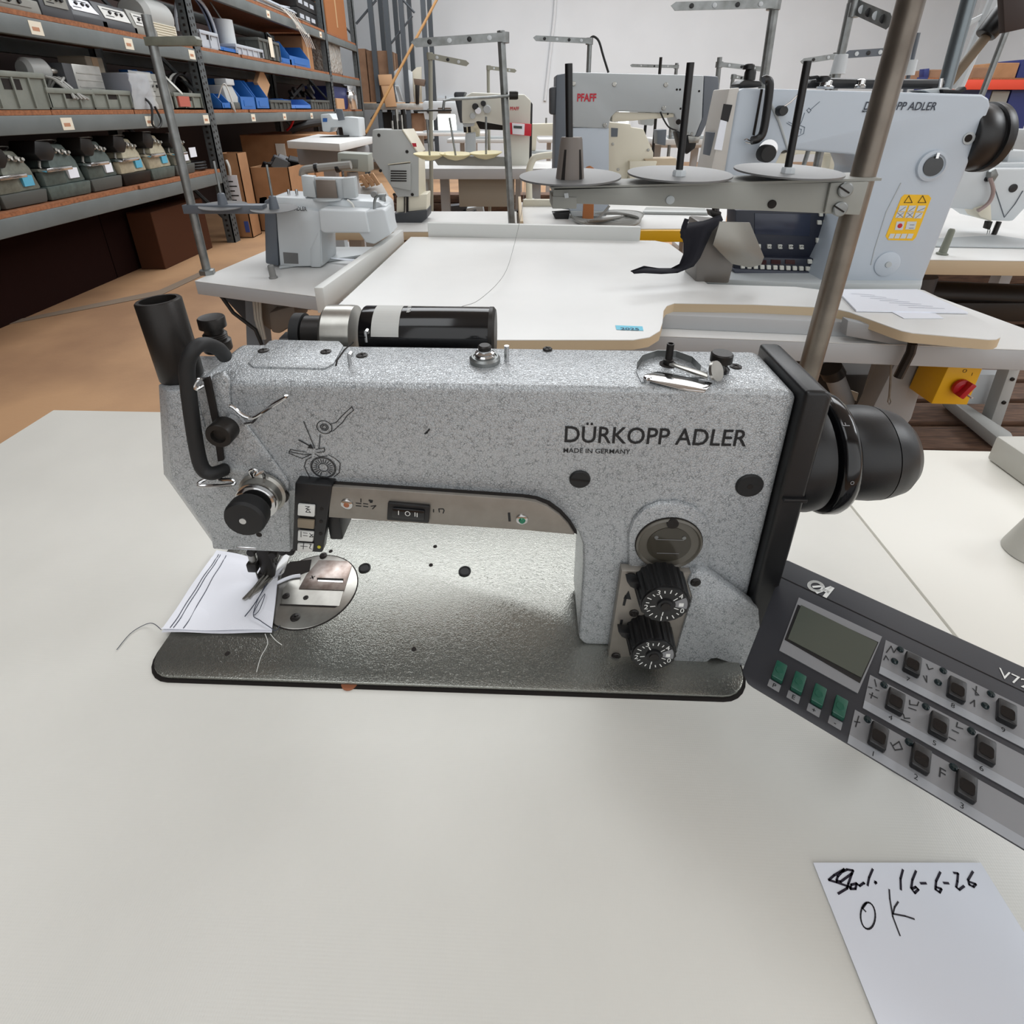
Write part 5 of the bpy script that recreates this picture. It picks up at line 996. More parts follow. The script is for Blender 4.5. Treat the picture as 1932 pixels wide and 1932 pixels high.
t = thing('under_table_motor', 'dark motor housing with paper plates under the extension table', 'motor', PY(1600, 800, 1.2)); ppr([(1545, 706), (1680, 706), (1640, 800), (1600, 830), (1545, 780)], 1.22, .2, 'case', mat('motor_dark', (44, 40, 37), .6), t, .01); ppr([(1601, 735), (1620, 742), (1616, 757), (1597, 748)], 1.195, .004, 'plate', TAPE, t, 0); MB().cyl(PY(1572, 704, 1.15), PY(1594, 760, 1.15), .022, n=18).build('tube', mat('riser_grey', (150, 152, 154), .5), t); MB().cyl(PY(1566, 694, 1.15), PY(1574, 708, 1.15), .027, n=18).build('tube_cap', BLK, t)
s_ = tag(MB().prism([PZ(*p, Z1 + .0004) for p in ((1161, 614), (1212, 616), (1214, 624), (1163, 622))], (0, 0, .0004)).build('year_sticker', mat('cyan_sticker', (110, 196, 220), .6)), 'small cyan sticker reading 2025 at the front edge of the extension table', 'sticker')
q = PZ(1171, 621.8, Z1 + .0012); q2 = PZ(1206, 623, Z1 + .0012); text('2025', frame(q, q2 - q, (0, 1, 0)), .0105, mat('blue_print', (24, 60, 90), .6), 'year_lettering', s_, bold=.02, fit=(q2 - q).length)
s_ = thing('instruction_sheets', 'white printed sheets lying on the right lobe of the extension table', 'paper', PZ(1700, 575, Z1))
MB().prism([PZ(*p, Z1 + .001) for p in ((1577, 548), (1730, 548), (1826, 592), (1615, 588))], (0, 0, .003)).build('sheet', PAPER, s_); MB().prism([PZ(*p, Z1 + .0005) for p in ((1675, 585), (1765, 592), (1780, 601), (1705, 601))], (0, 0, .0008)).build('sheet', PAPER, s_)
for k in range(7):
    p_, q_ = PZ(1606 + 18 * k, 554 + 4.3 * k, Z1 + .0044), PZ(1650 + 22 * k, 557 + 4.2 * k, Z1 + .0044); f = frame(p_, q_ - p_, (0, 1, 0)); MB().strokes(f, [[(0, 0), (.02, .001), ((q_ - p_).length, 0)]], .0012).build('print_line', mat('pale_print', (150, 154, 170), .7), s_)

# ================================================================== pale blue long-arm machine on the right (post bed)
YD = 1.24
dm = thing('long_arm_machine', 'pale blue long-arm sewing machine with warning sticker on the extension table', 'sewing machine', PY(1640, 549, YD))
bdy = [(1393, 172), (1405, 166), (1855, 178), (1868, 186), (1870, 200), (1736, 546), (1542, 546), (1580, 470), (1618, 350), (1624, 318), (1614, 292), (1500, 283), (1478, 284), (1460, 318), (1440, 342), (1365, 342), (1372, 300)]
ppr(bdy, YD, .11, 'arm_casting', MBLUE, dm, .006, 3)
ppr([(1376, 167), (1396, 165), (1368, 342), (1338, 336)], YD + .004, .1, 'face_plate', BEIGED if False else mat('face_plate_grey', (196, 192, 186), .4), dm, .003)
ppr([(1336, 322), (1345, 250), (1350, 250), (1344, 326)], YD + .03, .05, 'edge_strip', SLATE, dm, .001)
w = PY(1862, 260, YD + .055); hz = w.z
c0 = V((PY(1855, 240, YD).x - .012, YD + .055, PY(1850, 262, YD).z))
MB().lathe([(.068, 0), (.072, .004), (.072, .05), (.07, .052), (.07, .056), (.075, .058), (.075, .075), (.07, .08), (.03, .08)], c0, (1, 0, 0), 48).build('handwheel', BLK, dm, ang=45)
c = PY(1757, 313, YD); wb = MB().lathe([(.034, 0), (.033, .006), (.026, .008), (.024, .005)], c, (0, -1, 0), 40).build('oil_window', MBLUE, dm); MB().lathe([(.0215, .004), (.0215, .007)], c, (0, -1, 0), 32).build('window_glass', mat('dark_window', (54, 56, 58), .15), wb); MB().box(c + V((0, -.009, .0225)), (.006, .003, .012)).build('window_clip', CHROME, wb)
c = PY(1673, 498, YD); MB().lathe([(.03, 0), (.03, .003), (.026, .005)], c, (0, -1, 0), 36).build('round_cover', MBLUE, dm); MB().lathe([(.008, .004), (.007, .008)], c, (0, -1, 0), 20).build('cover_screw', MGREY, dm)
pcyl(1827, 261, YD, .013, .003, 'plug_rim', MGREY, dm); pcyl(1827, 261, YD - .003, .008, .001, 'plug', GAP, dm)
ptube([(1700, 345), (1672, 400), (1650, 470), (1643, 500)], YD - .0005, .0012, 'casting_seam', MGREY, dm)
ptext('DÜRKOPP ADLER', (1627, 207), (1762, 208), YD, .016, mat('blue_black_print', (40, 48, 62), .6), 'maker_lettering', dm, .01, shear=.15)
ptext('MADE IN GERMANY', (1625, 212), (1680, 213), YD, .0045, mat('blue_black_print', (40, 48, 62), .6), 'origin_lettering', dm)
st = ppr([(1707, 367), (1752, 368), (1757, 374), (1728, 448), (1722, 454), (1676, 453), (1671, 446), (1701, 372)], YD - .001, .001, 'warning_sticker', YSTK, dm, 0)
for a, b_, c_, d_ in ((1698, 388, 1712, 399), (1716, 388, 1729, 399), (1733, 388, 1747, 399), (1693, 400, 1707, 411), (1711, 400, 1725, 411), (1728, 401, 1742, 412), (1692, 418, 1707, 434), (1712, 418, 1730, 433), (1680, 441, 1689, 450), (1691, 441, 1700, 450), (1702, 441, 1712, 450), (1714, 441, 1724, 450)):
    ppr([(a, b_), (c_, b_), (c_ - 4, d_), (a - 4, d_)], YD - .0018, .0006, 'sticker_field', MWHITE, st, 0)
for px in (1714, 1740): MB().strokes(lambda u, v, w=0: V((u, YD - .002, v)), [[(lambda q: (q.x, q.z))(PY(*p, YD)) for p in ((px, 369), (px - 9, 382), (px + 6, 382), (px, 369))]], .0013).build('warning_triangle', INK, st)
pcyl(1698, 426, YD - .002, .0055, .0004, 'sticker_dot', RED, st, n=18)
MB().strokes(lambda u, v, w=0: V((u, YD - .0022, v)), [[(lambda q: (q.x, q.z))(PY(*p, YD)) for p in ln] for ln in (((1696, 398), (1708, 390)), ((1714, 398), (1726, 390)), ((1731, 398), (1744, 392)), ((1691, 410), (1704, 401)), ((1709, 410), (1722, 401)), ((1726, 411), (1738, 402)), ((1692, 401), (1703, 410)), ((1711, 401), (1721, 410)), ((1716, 424), (1724, 424)), ((1714, 430), (1722, 430)))], .0012).build('sticker_drawing', mat('grey_print', (120, 120, 130), .6), st)
# head furniture
ptube([(1440, 152), (1446, 150), (1452, 160), (1448, 200), (1440, 248), (1430, 262), (1418, 265)], YD - .03, .0085, 'lever_guard', BLK, dm, 12, 4)
ppr([(1436, 168), (1440, 168), (1424, 256), (1420, 254)], YD - .002, .004, 'lever_slot', GAP, dm, 0)
ptube([(1404, 264), (1408, 262), (1424, 270), (1420, 272), (1406, 268)], YD - .02, .0016, 'thread_guide', CHROME, dm)
pcyl(1446, 282, YD - .02, .02, .03, 'tension_disc', CHROME, dm, prof=[(.02, 0), (.021, .008), (.012, .01)]); pcyl(1442, 289, YD - .03, .018, .022, 'tension_knob', RUB, dm)
pcyl(1470, 209, YD, .0105, .022, 'pretension_knob', BLK, dm); ptube([(1478, 202), (1492, 192), (1506, 178)], YD - .02, .0016, 'guide_wire', CHROME, dm)
ptube([(1488, 285), (1470, 230), (1452, 190)], YD - .001, .003, 'head_ridge', MGREY, dm)
dgm = [[(1522, 208), (1526, 204), (1530, 208), (1526, 213), (1522, 208)], [(1529, 207), (1546, 192)], [(1518, 213), (1512, 230), (1506, 240)], [(1484, 232), (1494, 238), (1502, 237), (1487, 230)], [(1500, 245), (1508, 236), (1518, 240), (1516, 252), (1506, 257), (1500, 250), (1504, 243), (1512, 244), (1510, 252)]]
MB().strokes(lambda u, v, w=0: V((u, YD - .0008, v)), [[(lambda q: (q.x, q.z))(PY(*p, YD)) for p in ln] for ln in dgm], .0012).build('threading_diagram', mat('slate_print', (92, 104, 118), .6), dm)
ppr([(1360, 226), (1372, 228), (1362, 284), (1348, 282)], YD + .002, .003, 'info_label', PAPER, dm, 0); ppr([(1366, 196), (1382, 198), (1374, 230), (1360, 226)], YD + .002, .003, 'emblem', INK, dm, 0)
pcyl(1412, 160, YD + .05, .012, .03, 'pressure_screw', BLK, dm, (0, 0, 1)); pcyl(1412, 140, YD + .05, .007, .02, 'screw_stem', BLK, dm, (0, 0, 1)); pcyl(1412, 131, YD + .05, .012, .01, 'screw_head', BLK, dm, (0, 0, 1))
MB().prism(pp_([(1394, 158), (1404, 150), (1436, 152), (1440, 164), (1396, 166)], YD + .03), (0, .05, 0)).build('foot_lifter', BLK, dm, .004)
for px, py, r in ((1556, 168, .017), (1622, 166, .011)):
    pcyl(px, py, YD + .05, r, .014, 'winder_base', CHROME, dm, (0, 0, 1), prof=[(r, 0), (r * 1.05, .005), (r * .8, .007), (r * .8, .016), (r * .5, .018)])
pcyl(1552, 155, YD + .05, .014, .012, 'winder_cap', BLK, dm, (0, 0, 1)); ptube([(1527, 147), (1540, 145), (1552, 150)], YD + .05, .004, 'winder_lever', BLK, dm)
ppr([(1742, 170), (1790, 165), (1800, 173), (1760, 178)], YD + .03, .05, 'winder_plate', MGREY, dm, .002); ppr([(1778, 168), (1812, 170), (1822, 162), (1826, 168), (1815, 176), (1780, 176)], YD + .02, .02, 'winder_arm', RUB, dm, .003)
MB().cyl(PY(1772, 172, YD + .05), PY(1776, 148, YD + .05), .004, n=10).build('spindle', CHROME, dm)
# bed, post, steel leaf
MB().prism([PZ(*p, TZ + .012) for p in ((1330, 540), (1540, 549), (1735, 551), (1740, 520), (1420, 505), (1340, 512))], (0, 0, .02)).build('bed', MGREY, dm, .004)
ppr([(1322, 420), (1372, 424), (1392, 470), (1376, 536), (1312, 533)], 1.17, .09, 'post', mat('post_steel', (120, 116, 112), .4, .5), dm, .006)
lf = MB(); n = 10; A_, B_ = [], []
prf = [(1358, 418), (1415, 420), (1442, 485), (1436, 500), (1415, 505), (1380, 498), (1362, 480), (1345, 462)]
MB().prism([PY(px, py, 1.12 + .03 * ((px - 1345) / 100)) for px, py in prf], (0, .004, 0)).build('edge_guide', mat('plain_steel', (140, 138, 132), .34, .9), dm, .001)
MB().cyl(PY(1350, 404, 1.2), PY(1352, 345, 1.24), .008, n=12).build('presser_bar', IRON, dm); ppr([(1340, 398), (1362, 400), (1360, 412), (1344, 410)], 1.19, .03, 'presser_foot', IRON, dm, .002)
cl2 = thing('black_cloth', 'black cloth strip draped over the post of the pale blue machine', 'cloth', PZ(1240, 516, Z1))
crv = [((1286, 428, 1.18), (1362, 408, 1.18)), ((1283, 440, 1.16), (1366, 418, 1.16)), ((1290, 460, 1.15), (1345, 440, 1.15)), ((1290, 480, 1.14), (1335, 462, 1.14)), ((1282, 500, 1.135), (1322, 490, 1.14)), ((1262, 510, 1.13), (1310, 506, 1.135)), ((1240, 508, 1.12), (1280, 518, 1.11)), ((1215, 504, 1.12), (1250, 520, 1.1)), ((1190, 514, 1.1), (1200, 518, 1.095))]
m = MB(); rows_ = []
for a, b_ in crv:
    A1, B1 = PY(*a), PY(*b_); rows_.append([m.bm.verts.new(A1.lerp(B1, k / 6) + V((0, .008 * sin(k * 1.4), .002))) for k in range(7)])
for r0, r1 in zip(rows_, rows_[1:]):
    for k in range(6): m.bm.faces.new((r0[k], r0[k + 1], r1[k + 1], r1[k]))
o = m.build('cloth', mat('black_fabric', (20, 20, 30), .9), cl2, ang=80); sm = o.modifiers.new('thick', 'SOLIDIFY'); sm.thickness = .002; sm.offset = 0
MB().prism(pp_([(1286, 428), (1292, 412), (1300, 414), (1288, 452), (1284, 448)], 1.17), (0, .002, 0)).build('cloth_flap', mat('black_fabric', (20, 20, 30), .9), cl2)
# keypad screen
kd = thing('operator_terminal', 'dark blue operator terminal with screen and white keys beside the pale blue machine', 'terminal', PZ(1480, 545, TZ))
YK = 1.33
DNAVY = mat('terminal_navy', (34, 38, 52), .45)
ppr([(1388, 396), (1600, 400), (1590, 490), (1385, 482)], YK, .06, 'case', DNAVY, kd, .003); ppr([(1390, 484), (1585, 490), (1580, 516), (1384, 508)], YK - .02, .06, 'lower_keys', DNAVY, kd, .003)
ppr([(1383, 508), (1578, 516), (1575, 526), (1390, 520)], YK - .03, .07, 'ledge', mat('terminal_ledge', (72, 76, 88), .5), kd, .003)
ppr([(1424, 402), (1530, 404), (1528, 446), (1424, 442)], YK - .002, .003, 'screen', mat('terminal_screen', (44, 50, 68), .2), kd, .001)
ky = [(1432 + 20.3 * k, 465 + .4 * k, 8) for k in range(5)] + [(1550, 405, 7), (1562, 405, 7), (1574, 405, 7), (1547, 420, 8), (1559, 420, 8), (1571, 420, 8), (1558, 440, 9), (1545, 454, 9), (1557, 454, 9), (1569, 454, 9), (1554, 468, 9)]
for px, py, s_ in ky: ppr([(px - s_ / 2, py - s_ / 2), (px + s_ / 2, py - s_ / 2), (px + s_ / 2, py + s_ / 2), (px - s_ / 2, py + s_ / 2)], YK - .005, .006, 'key', mat('terminal_key', (214, 214, 206), .5), kd, .001, 1)
for k in range(14): px, py = 1402 + 12.3 * k, 503 + .45 * k; ppr([(px - 4, py - 4), (px + 4, py - 4), (px + 4, py + 4), (px - 4, py + 4)], YK - .025, .006, 'key', mat('terminal_key', (214, 214, 206), .5), kd, .001, 1)
for px in (1529, 1540): ppr([(px - 4, 490), (px + 4, 490), (px + 4, 498), (px - 4, 498)], YK - .025, .006, 'key', mat('terminal_key', (214, 214, 206), .5), kd, .001, 1)
for i, s_ in enumerate(('F2', 'F3', 'F4', 'F5')): ptext(s_, (1449 + 20.3 * i, 467), (1455 + 20.3 * i, 467), YK - .006, .005, INK, 'key_lettering', kd)
for px, s_ in ((1428, 'x'), (1455, 'x'), (1482, 'x')): ppr([(px, 490), (px + 18, 491), (px + 18, 499), (px, 498)], YK - .022, .003, 'number_window', mat('led_window', (52, 18, 22), .2), kd, 0)
MB().cyl(PY(1464, 524, YK + .02), PY(1464, 546, YK + .02), .011, n=14).build('stand', BLK, kd); MB().tube([PY(1430, 522, YK), PY(1425, 534, YK), PY(1428, 545, YK)], .004, 6).build('cable', RUB, kd)

# ================================================================== left machine table (T2) with the white machine seen from behind
z2 = TZ; lt = thing('left_table', 'white sewing table left of the extension table with a machine seen from behind', 'table', (-.55, 1.5, 0))
A_, B_ = PZ(367, 530, z2), PZ(617, 562, z2); C_ = PZ(492, 477, z2); C2 = A_ + (C_ - A_) * 1.25
dv = (B_ - A_); B2 = A_ + dv * 1.35; D2 = B2 + (C2 - A_)
MB().prism([A_, B2, D2, C2], (0, 0, -.001)).build('laminate', WHITE2, lt); MB().prism([p - V((0, 0, .0011)) for p in (A_, B2, D2, C2)], (0, 0, -.036)).build('board', TGREY, lt, .002)
lgm = mat('blue_grey_leg', (112, 120, 128), .5)
MB().prism(pp_([(462, 556), (490, 558), (500, 660), (466, 660)], 1.42), (0, .05, 0)).build('leg', lgm, lt); MB().prism([p + V((0, 0, 0)) for p in (V((-.68, 1.42, 0)), V((-.62, 1.42, 0)), V((-.62, 1.42, .6)), V((-.68, 1.42, .6)))], (0, .05, 0)).build('leg', lgm, lt)
ppr([(410, 545), (480, 548), (482, 645), (476, 620), (425, 565)], 1.45, .02, 'bracket', mat('table_dark', (56, 60, 66), .6), lt, .002)
t = thing('under_table_motor', 'grey brown drive motor hanging under the left table', 'motor', PY(560, 640, 1.42)); ppr([(482, 556), (538, 560), (540, 605), (510, 625), (490, 610)], 1.40, .12, 'case', mat('motor_taupe', (112, 104, 96), .6), t, .008); ppr([(500, 562), (600, 566), (598, 580), (586, 586), (530, 584)], 1.38, .1, 'control_case', mat('motor_taupe2', (96, 92, 88), .6), t, .005); ppr([(505, 590), (555, 575), (560, 610), (525, 632), (510, 628)], 1.36, .1, 'housing', mat('motor_taupe', (112, 104, 96), .6), t, .01)
for k in range(3): ptube([(478 + 6 * k, 560), (482 + 5 * k, 600), (492 + 4 * k, 640)], 1.37, .004, 'cable', mat('pale_cable', (170, 166, 158), .5), t)
ptube([(408, 548), (420, 562), (440, 590), (482, 622), (494, 650)], 1.36, .005, 'belt', RUB, t)
pin = thing('rest_pin', 'grey rubber rest pin standing on the left table', 'pin', PZ(516, 525, z2)); MB().lathe([(.011, 0), (.011, .004), (.0085, .006), (.008, .034), (.006, .037)], PZ(516, 525, z2), (-.05, 0, 1), 18).build('pin', mat('grey_rubber', (122, 122, 120), .6), pin)
YT = 1.46
am = thing('white_machine', 'white sewing machine seen from behind on the left table', 'sewing machine', PY(570, 503, YT))
ppr([(497, 378), (520, 374), (526, 503), (500, 498)], YT + .005, .13, 'end_cover', SLATE, am, .006)
ppr([(518, 384), (604, 398), (607, 450), (610, 503), (527, 505)], YT, .13, 'column', MWHITE, am, .008)
ppr([(597, 440), (604, 430), (606, 505), (585, 505), (584, 470)], YT - .002, .05, 'column_curve', BEIGE if False else MWHITE, am, .006)
ppr([(502, 375), (520, 371), (714, 380), (726, 388), (732, 440), (690, 440), (600, 432), (518, 400), (497, 392)], YT + .012, .12, 'arm', MWHITE, am, .008)
ppr([(600, 397), (606, 394), (690, 399), (698, 440), (612, 440), (604, 436)], YT - .05, .09, 'motor_cover', MWHITE, am, .008, 3)
ppr([(690, 400), (722, 395), (727, 398), (738, 442), (706, 461), (690, 458), (676, 438)], YT - .045, .09, 'head_cover', MWHITE, am, .008, 3)
ppr([(718, 386), (729, 388), (734, 430), (724, 440)], YT + .0, .06, 'face_plate', MWHITE, am, .004); ppr([(721, 395), (729, 395), (730, 412), (722, 412)], YT - .002, .003, 'emblem', mat('blue_emblem', (40, 92, 160), .6), am, 0)
MB().prism(pp_([(496, 372), (505, 370), (505, 384), (496, 388)], YT + .02), (-.012, 0, 0)).build('handwheel', MGREY, am, .003)
ptext('ADLER', (556, 397), (580, 398), YT - .001, .011, INK, 'maker_lettering', am)
ppr([(534, 476), (562, 478), (563, 498), (536, 497)], YT - .001, .002, 'rating_plate', mat('rating_grey', (112, 112, 112), .4, .3), am, 0)
ptube([(520, 402), (560, 404), (600, 405)], YT + .01, .001, 'seam', GAP, am)
ptube([(728, 368), (709, 372), (706, 398), (702, 402)], YT - .01, .004, 'lift_lever', ZINC, am, 8, 3); pcyl(707, 366, YT, .009, .012, 'lever_knob', mat('grey_rubber', (122, 122, 120), .6), am); pcyl(722, 380, YT + .05, .009, .02, 'pressure_screw', ZINC, am, (0, 0, 1))
for px in (546, 561): pcyl(px, 371, YT + .05, .004, .02, 'thread_pin', CHROME, am, (0, 0, 1))
MB().prism([PZ(*p, TZ + .001) for p in ((527, 508), (720, 480), (715, 470), (600, 470), (540, 480))], (0, 0, .008)).build('bed', MGREY, am, .002)
tag(MB().prism([PZ(*p, TZ + .0106) for p in ((612, 486), (668, 489), (668, 494))], (0, 0, .0006)).build('paper_scrap', PAPER), 'white paper scrap on the bed of the machine seen from behind', 'paper')
hd_ = thing('control_unit', 'grey control panel seen from behind on top of the white machine', 'control panel', PY(620, 377, YT + .03))
ppr([(567, 331), (590, 333), (597, 374), (572, 371)], YT + .012, .03, 'wing', MGREY, hd_, .003); ppr([(592, 335), (650, 336), (652, 375), (597, 374)], YT + .02, .03, 'case', MGREY, hd_, .003); ppr([(645, 336), (668, 334), (672, 374), (648, 375)], YT + .012, .03, 'wing', MGREY, hd_, .003)
ppr([(595, 339), (632, 340), (637, 376), (598, 374)], YT + .008, .006, 'back_plate', mat('brown_grey_plate', (118, 108, 100), .45, .4), hd_, .001)
pcyl(621, 376, YT + .03, .042, .006, 'base_disc', MGREY, hd_, (0, 0, 1), 24); ptube([(655, 377), (664, 384), (668, 392)], YT + .0, .003, 'cable', SWHITE, hd_, 6, 3)
# its thread stand
s1 = thing('thread_stand', 'zinc thread post with two grey discs and short top arm on the left table', 'thread stand', PZ(392, 518, z2))
bq = PZ(392, 517, z2); YS = bq.y; tpq = PY(301, 28, YS); tpq.x = bq.x
MB().cyl(bq, V((bq.x, YS, tpq.z)), .0105, n=16).build('pole', ZINC, s1); MB().lathe([(.02, 0), (.02, .012), (.014, .014)], bq, (0, 0, 1), 6).build('base_nut', ZINC, s1)
pb_ = PY(303, 76, YS); MB().prism([V((bq.x - .012, YS - .012, pb_.z + .006)), V((bq.x + .105, YS - .012, pb_.z + .008)), V((bq.x + .11, YS - .012, pb_.z + .001)), V((bq.x + .105, YS - .012, pb_.z - .011)), V((bq.x - .012, YS - .012, pb_.z - .012))], (0, .024, 0)).build('guide_arm', OLIVE, s1, .001)
pb_ = PY(362, 392, YS); MB().prism([V((bq.x - .016, YS - .016, pb_.z + .009)), V((bq.x + .19, YS - .016, pb_.z + .009)), V((bq.x + .19, YS - .016, pb_.z - .013)), V((bq.x - .016, YS - .016, pb_.z - .013))], (0, .03, 0)).build('spool_bar', SLATE, s1, .001)
for px, py, ptp in ((422, 391, (409, 304)), (518, 396, (510, 311))):
    c = PY(px, py, YS); MB().lathe([(.004, 0), (.058, .003), (.058, .005), (.004, .003)], c, (.02, -.05, 1), 36).build('thread_disc', mat('grey_disc', (104, 104, 104), .36), s1); MB().lathe([(.013, 0), (.009, .034), (.006, .036)], c, (0, 0, 1), 16).build('spool_cone', SLATE, s1); MB().cyl(c, V((c.x, c.y, PY(*ptp, YS).z)), .003, n=8).build('spindle', ZINC, s1)

# ================================================================== tables further back
def ztable(name, label, pts, z=TZ, th=.03, legpts=None, edge=None, lw=.05, z0=0):
    P3 = [PZ(*p, z) if abs(p[0]) > 30 else V((p[0], p[1], z)) for p in pts]; c = sum((p for p in P3), V()) / len(P3)
    t = thing(name, label, 'table', (c.x, c.y, 0)); MB().prism(P3, (0, 0, -.002)).build('laminate', WHITE2, t); MB().prism([p - V((0, 0, .0021)) for p in P3], (0, 0, -th)).build('board', edge or TGREY, t, .002)
    legs(t, legpts or [(p.x * .85 + c.x * .15, p.y * .75 + c.y * .25) for p in P3[::2]], z - th - .002, lw, foot=.2, z0=z0)
    return t
ta = ztable('sewing_table', 'white table with wooden edge under the beige buttonhole machine', [(-.78, 1.95), (.02, 1.95), (.02, 2.37), (-.78, 2.37)], edge=EDGEW, legpts=[(-.65, 2.2), (-.1, 2.2)])
tb = ztable('sewing_table', 'white table with yellow front edge under the big grey machine', [(.045, 2.0), (.80, 2.0), (1.05, 2.62), (.045, 2.62)], edge=EDGEW, legpts=[(.2, 2.4), (.8, 2.4)])
MB().bb((.42, 1.975, .755), (.80, 1.998, .798)).build('yellow_edge', YEL, tb, .002); MB().bb((.05, 2.5, .80), (.35, 2.53, .83)).build('end_rail', BEIGE, tb, .002)
tag(MB().bb((.03, 1.99, .76), (.042, 2.6, .83)).build('divider_board', EDGEW), 'upright wooden strip between the two white tables', 'board')
tc = ztable('sewing_table', 'long white table under the red printed machine in the middle distance', [(-.80, 4.2), (.36, 4.2), (.36, 4.85), (-.80, 4.85)], th=.075, legpts=[(-.55, 4.5), (.2, 4.5)], lw=.07)
MB().bb((-.42, 4.3, .50), (.02, 4.4, .72)).build('drawer_box', mat('grey_brown_box', (150, 144, 132), .6), tc, .004); MB().bb((.05, 4.25, .28), (.24, 4.4, .5)).build('control_case', MGREY, tc, .004); MB().bb((-.78, 4.3, .45), (-.66, 4.5, .72)).build('side_case', MGREY, tc, .004)
for k in range(7): MB().box((-.35 + rnd.uniform(0, .45), 4.5 + rnd.uniform(0, .2), .2 + rnd.uniform(0, .18)), (rnd.uniform(.04, .12), .1, rnd.uniform(.04, .14)), Euler((0, rnd.uniform(-.4, .4), 0))).build('drive_part', rnd.choice((IRON, DBOX, ZINC)), tc, .004, 1)
for k in range(4): MB().tube([(-.72 + .03 * k, 4.35, .46), (-.7 + .04 * k, 4.3, .3), (-.66 + .02 * k, 4.32, .12 + .03 * k), (-.6 + .02 * k, 4.4, .06)], .008, 6, 4).build('cable', RUB, tc)

# beige buttonhole machine
YB = 2.12
bh = thing('buttonhole_machine', 'beige upright buttonhole machine with vent slots on the white table', 'sewing machine', PY(745, 422, YB))
ppr([(702, 246), (706, 244), (758, 245), (790, 292), (790, 371), (750, 372), (738, 352), (702, 296)], YB, .12, 'body', BEIGED, bh, .004)
MB().prism([PY(758, 245, YB) + V((0, -.004, 0)), PY(790, 293, YB) + V((0, -.004, 0)), PY(801, 284, YB + .16), PY(779, 244, YB + .16)], (.004, 0, .004)).build('nose_panel', BEIGE, bh, .002)
MB().prism([PY(790, 292, YB), PY(790, 371, YB), PY(804, 366, YB + .12), PY(801, 286, YB + .12)], (-.004, .01, 0)).build('side_panel', BEIGE, bh, .002)
vb = ppr([(734, 312), (774, 308), (774, 360), (738, 352)], YB - .018, .02, 'vent_box', BEIGED, bh, .003); MB().prism([PY(732, 311, YB - .02), PY(774, 306, YB - .02), PY(774, 308, YB), PY(732, 312, YB)], (0, 0, .003)).build('vent_lip', BEIGE, bh)
for k in range(5): ppr([(737, 321.5 + 4.6 * k), (767, 322 + 4.6 * k), (767, 324 + 4.6 * k), (737, 323.8 + 4.6 * k)], YB - .02, .003, 'vent_slot', GAP, vb, 0)
ppr([(748, 372), (806, 366), (805, 404), (748, 410)], YB + .01, .10, 'base_block', BEIGE, bh, .004); ppr([(738, 406), (748, 402), (806, 396), (806, 412), (788, 426), (744, 424)], YB - .005, .12, 'plinth', mat('plinth_dark', (58, 60, 64), .5), bh, .004)
ppr([(762, 372), (770, 372), (770, 424), (762, 424)], YB + .002, .02, 'rod_slot', GAP, bh, 0); ptube([(765, 372), (765, 424)], YB - .002, .003, 'rod', STEEL, bh)
for px, py in ((715, 255), (768, 286), (718, 322), (744, 367), (778, 367)): pcyl(px, py, YB, .006, .003, 'screw', IRON, bh, n=12)
ppr([(777, 270), (785, 270), (786, 277), (780, 277)], YB + .05 - .07, .002, 'red_label', REDP, bh, 0)
for k in range(6): pcyl(742 + 4.5 * k, 244, YB + .05, .006, .03 + .02 * (k % 3), 'top_stud', (STEEL, IRON)[k % 2], bh, (0, 0, 1), 10)
# big grey machine
YPF = 2.2
pf = thing('bridge_machine', 'big grey bridge type sewing machine with red lettering', 'sewing machine', PY(1120, 402, YPF))
ppr([(1074, 137), (1078, 136), (1329, 142), (1325, 225), (1312, 258), (1284, 250), (1273, 214), (1164, 210), (1152, 222), (1148, 243), (1076, 240)], YPF, .14, 'arm', MGREY, pf, .006)
ppr([(1074, 241), (1149, 241), (1149, 398), (1074, 398)], YPF + .004, .13, 'column', MBLUE, pf, .003)
ppr([(1050, 141), (1074, 137), (1074, 396), (1044, 392)], YPF + .003, .14, 'dark_side', SLATE, pf, .004)
ppr([(1329, 142), (1356, 144), (1357, 160), (1351, 198), (1322, 258), (1312, 258), (1326, 220)], YPF + .002, .135, 'end_cover', mat('end_cover_slate', (106, 112, 120), .45), pf, .006)
ppr([(1038, 164), (1052, 163), (1050, 217), (1038, 216)], YPF + .01, .08, 'motor_cap', DBOX, pf, .008)
ppr([(1042, 402), (1076, 400), (1072, 416), (1048, 414)], YPF - .01, .05, 'foot', BLK, pf, .003); ppr([(1076, 398), (1148, 398), (1144, 408), (1078, 408)], YPF, .1, 'base', MGREY, pf, .003)
ppr([(1155, 211), (1272, 214), (1272, 221), (1180, 229), (1155, 230)], YPF + .01, .06, 'bridge_underside', BEIGE, pf, .003)
for px, py in ((1082, 158), (1159, 159), (1256, 160), (1078, 235), (1141, 236), (1252, 204)): pcyl(px, py, YPF, .008, .004, 'screw', STEEL, pf, n=12)
for px, py in ((1277, 169), (1283, 169), (1319, 172), (1284, 205), (1260, 215)): pcyl(px, py, YPF, .004, .001, 'hole', GAP, pf, n=10)
pcyl(1280, 230, YPF, .01, .001, 'hole', GAP, pf)
ptext('PFAFF', (1088, 191), (1124, 191), YPF, .026, REDP, 'red_lettering', pf, .045)
ppr([(1276, 248), (1320, 250), (1312, 280), (1296, 292), (1284, 280)], YPF + .02, .06, 'needle_head', BLK, pf, .006); ppr([(1298, 256), (1322, 258), (1318, 270), (1300, 270)], YPF + .01, .02, 'clamp', STEEL, pf, .002); ptube([(1290, 280), (1288, 300)], YPF + .03, .004, 'needle_bar', STEEL, pf)
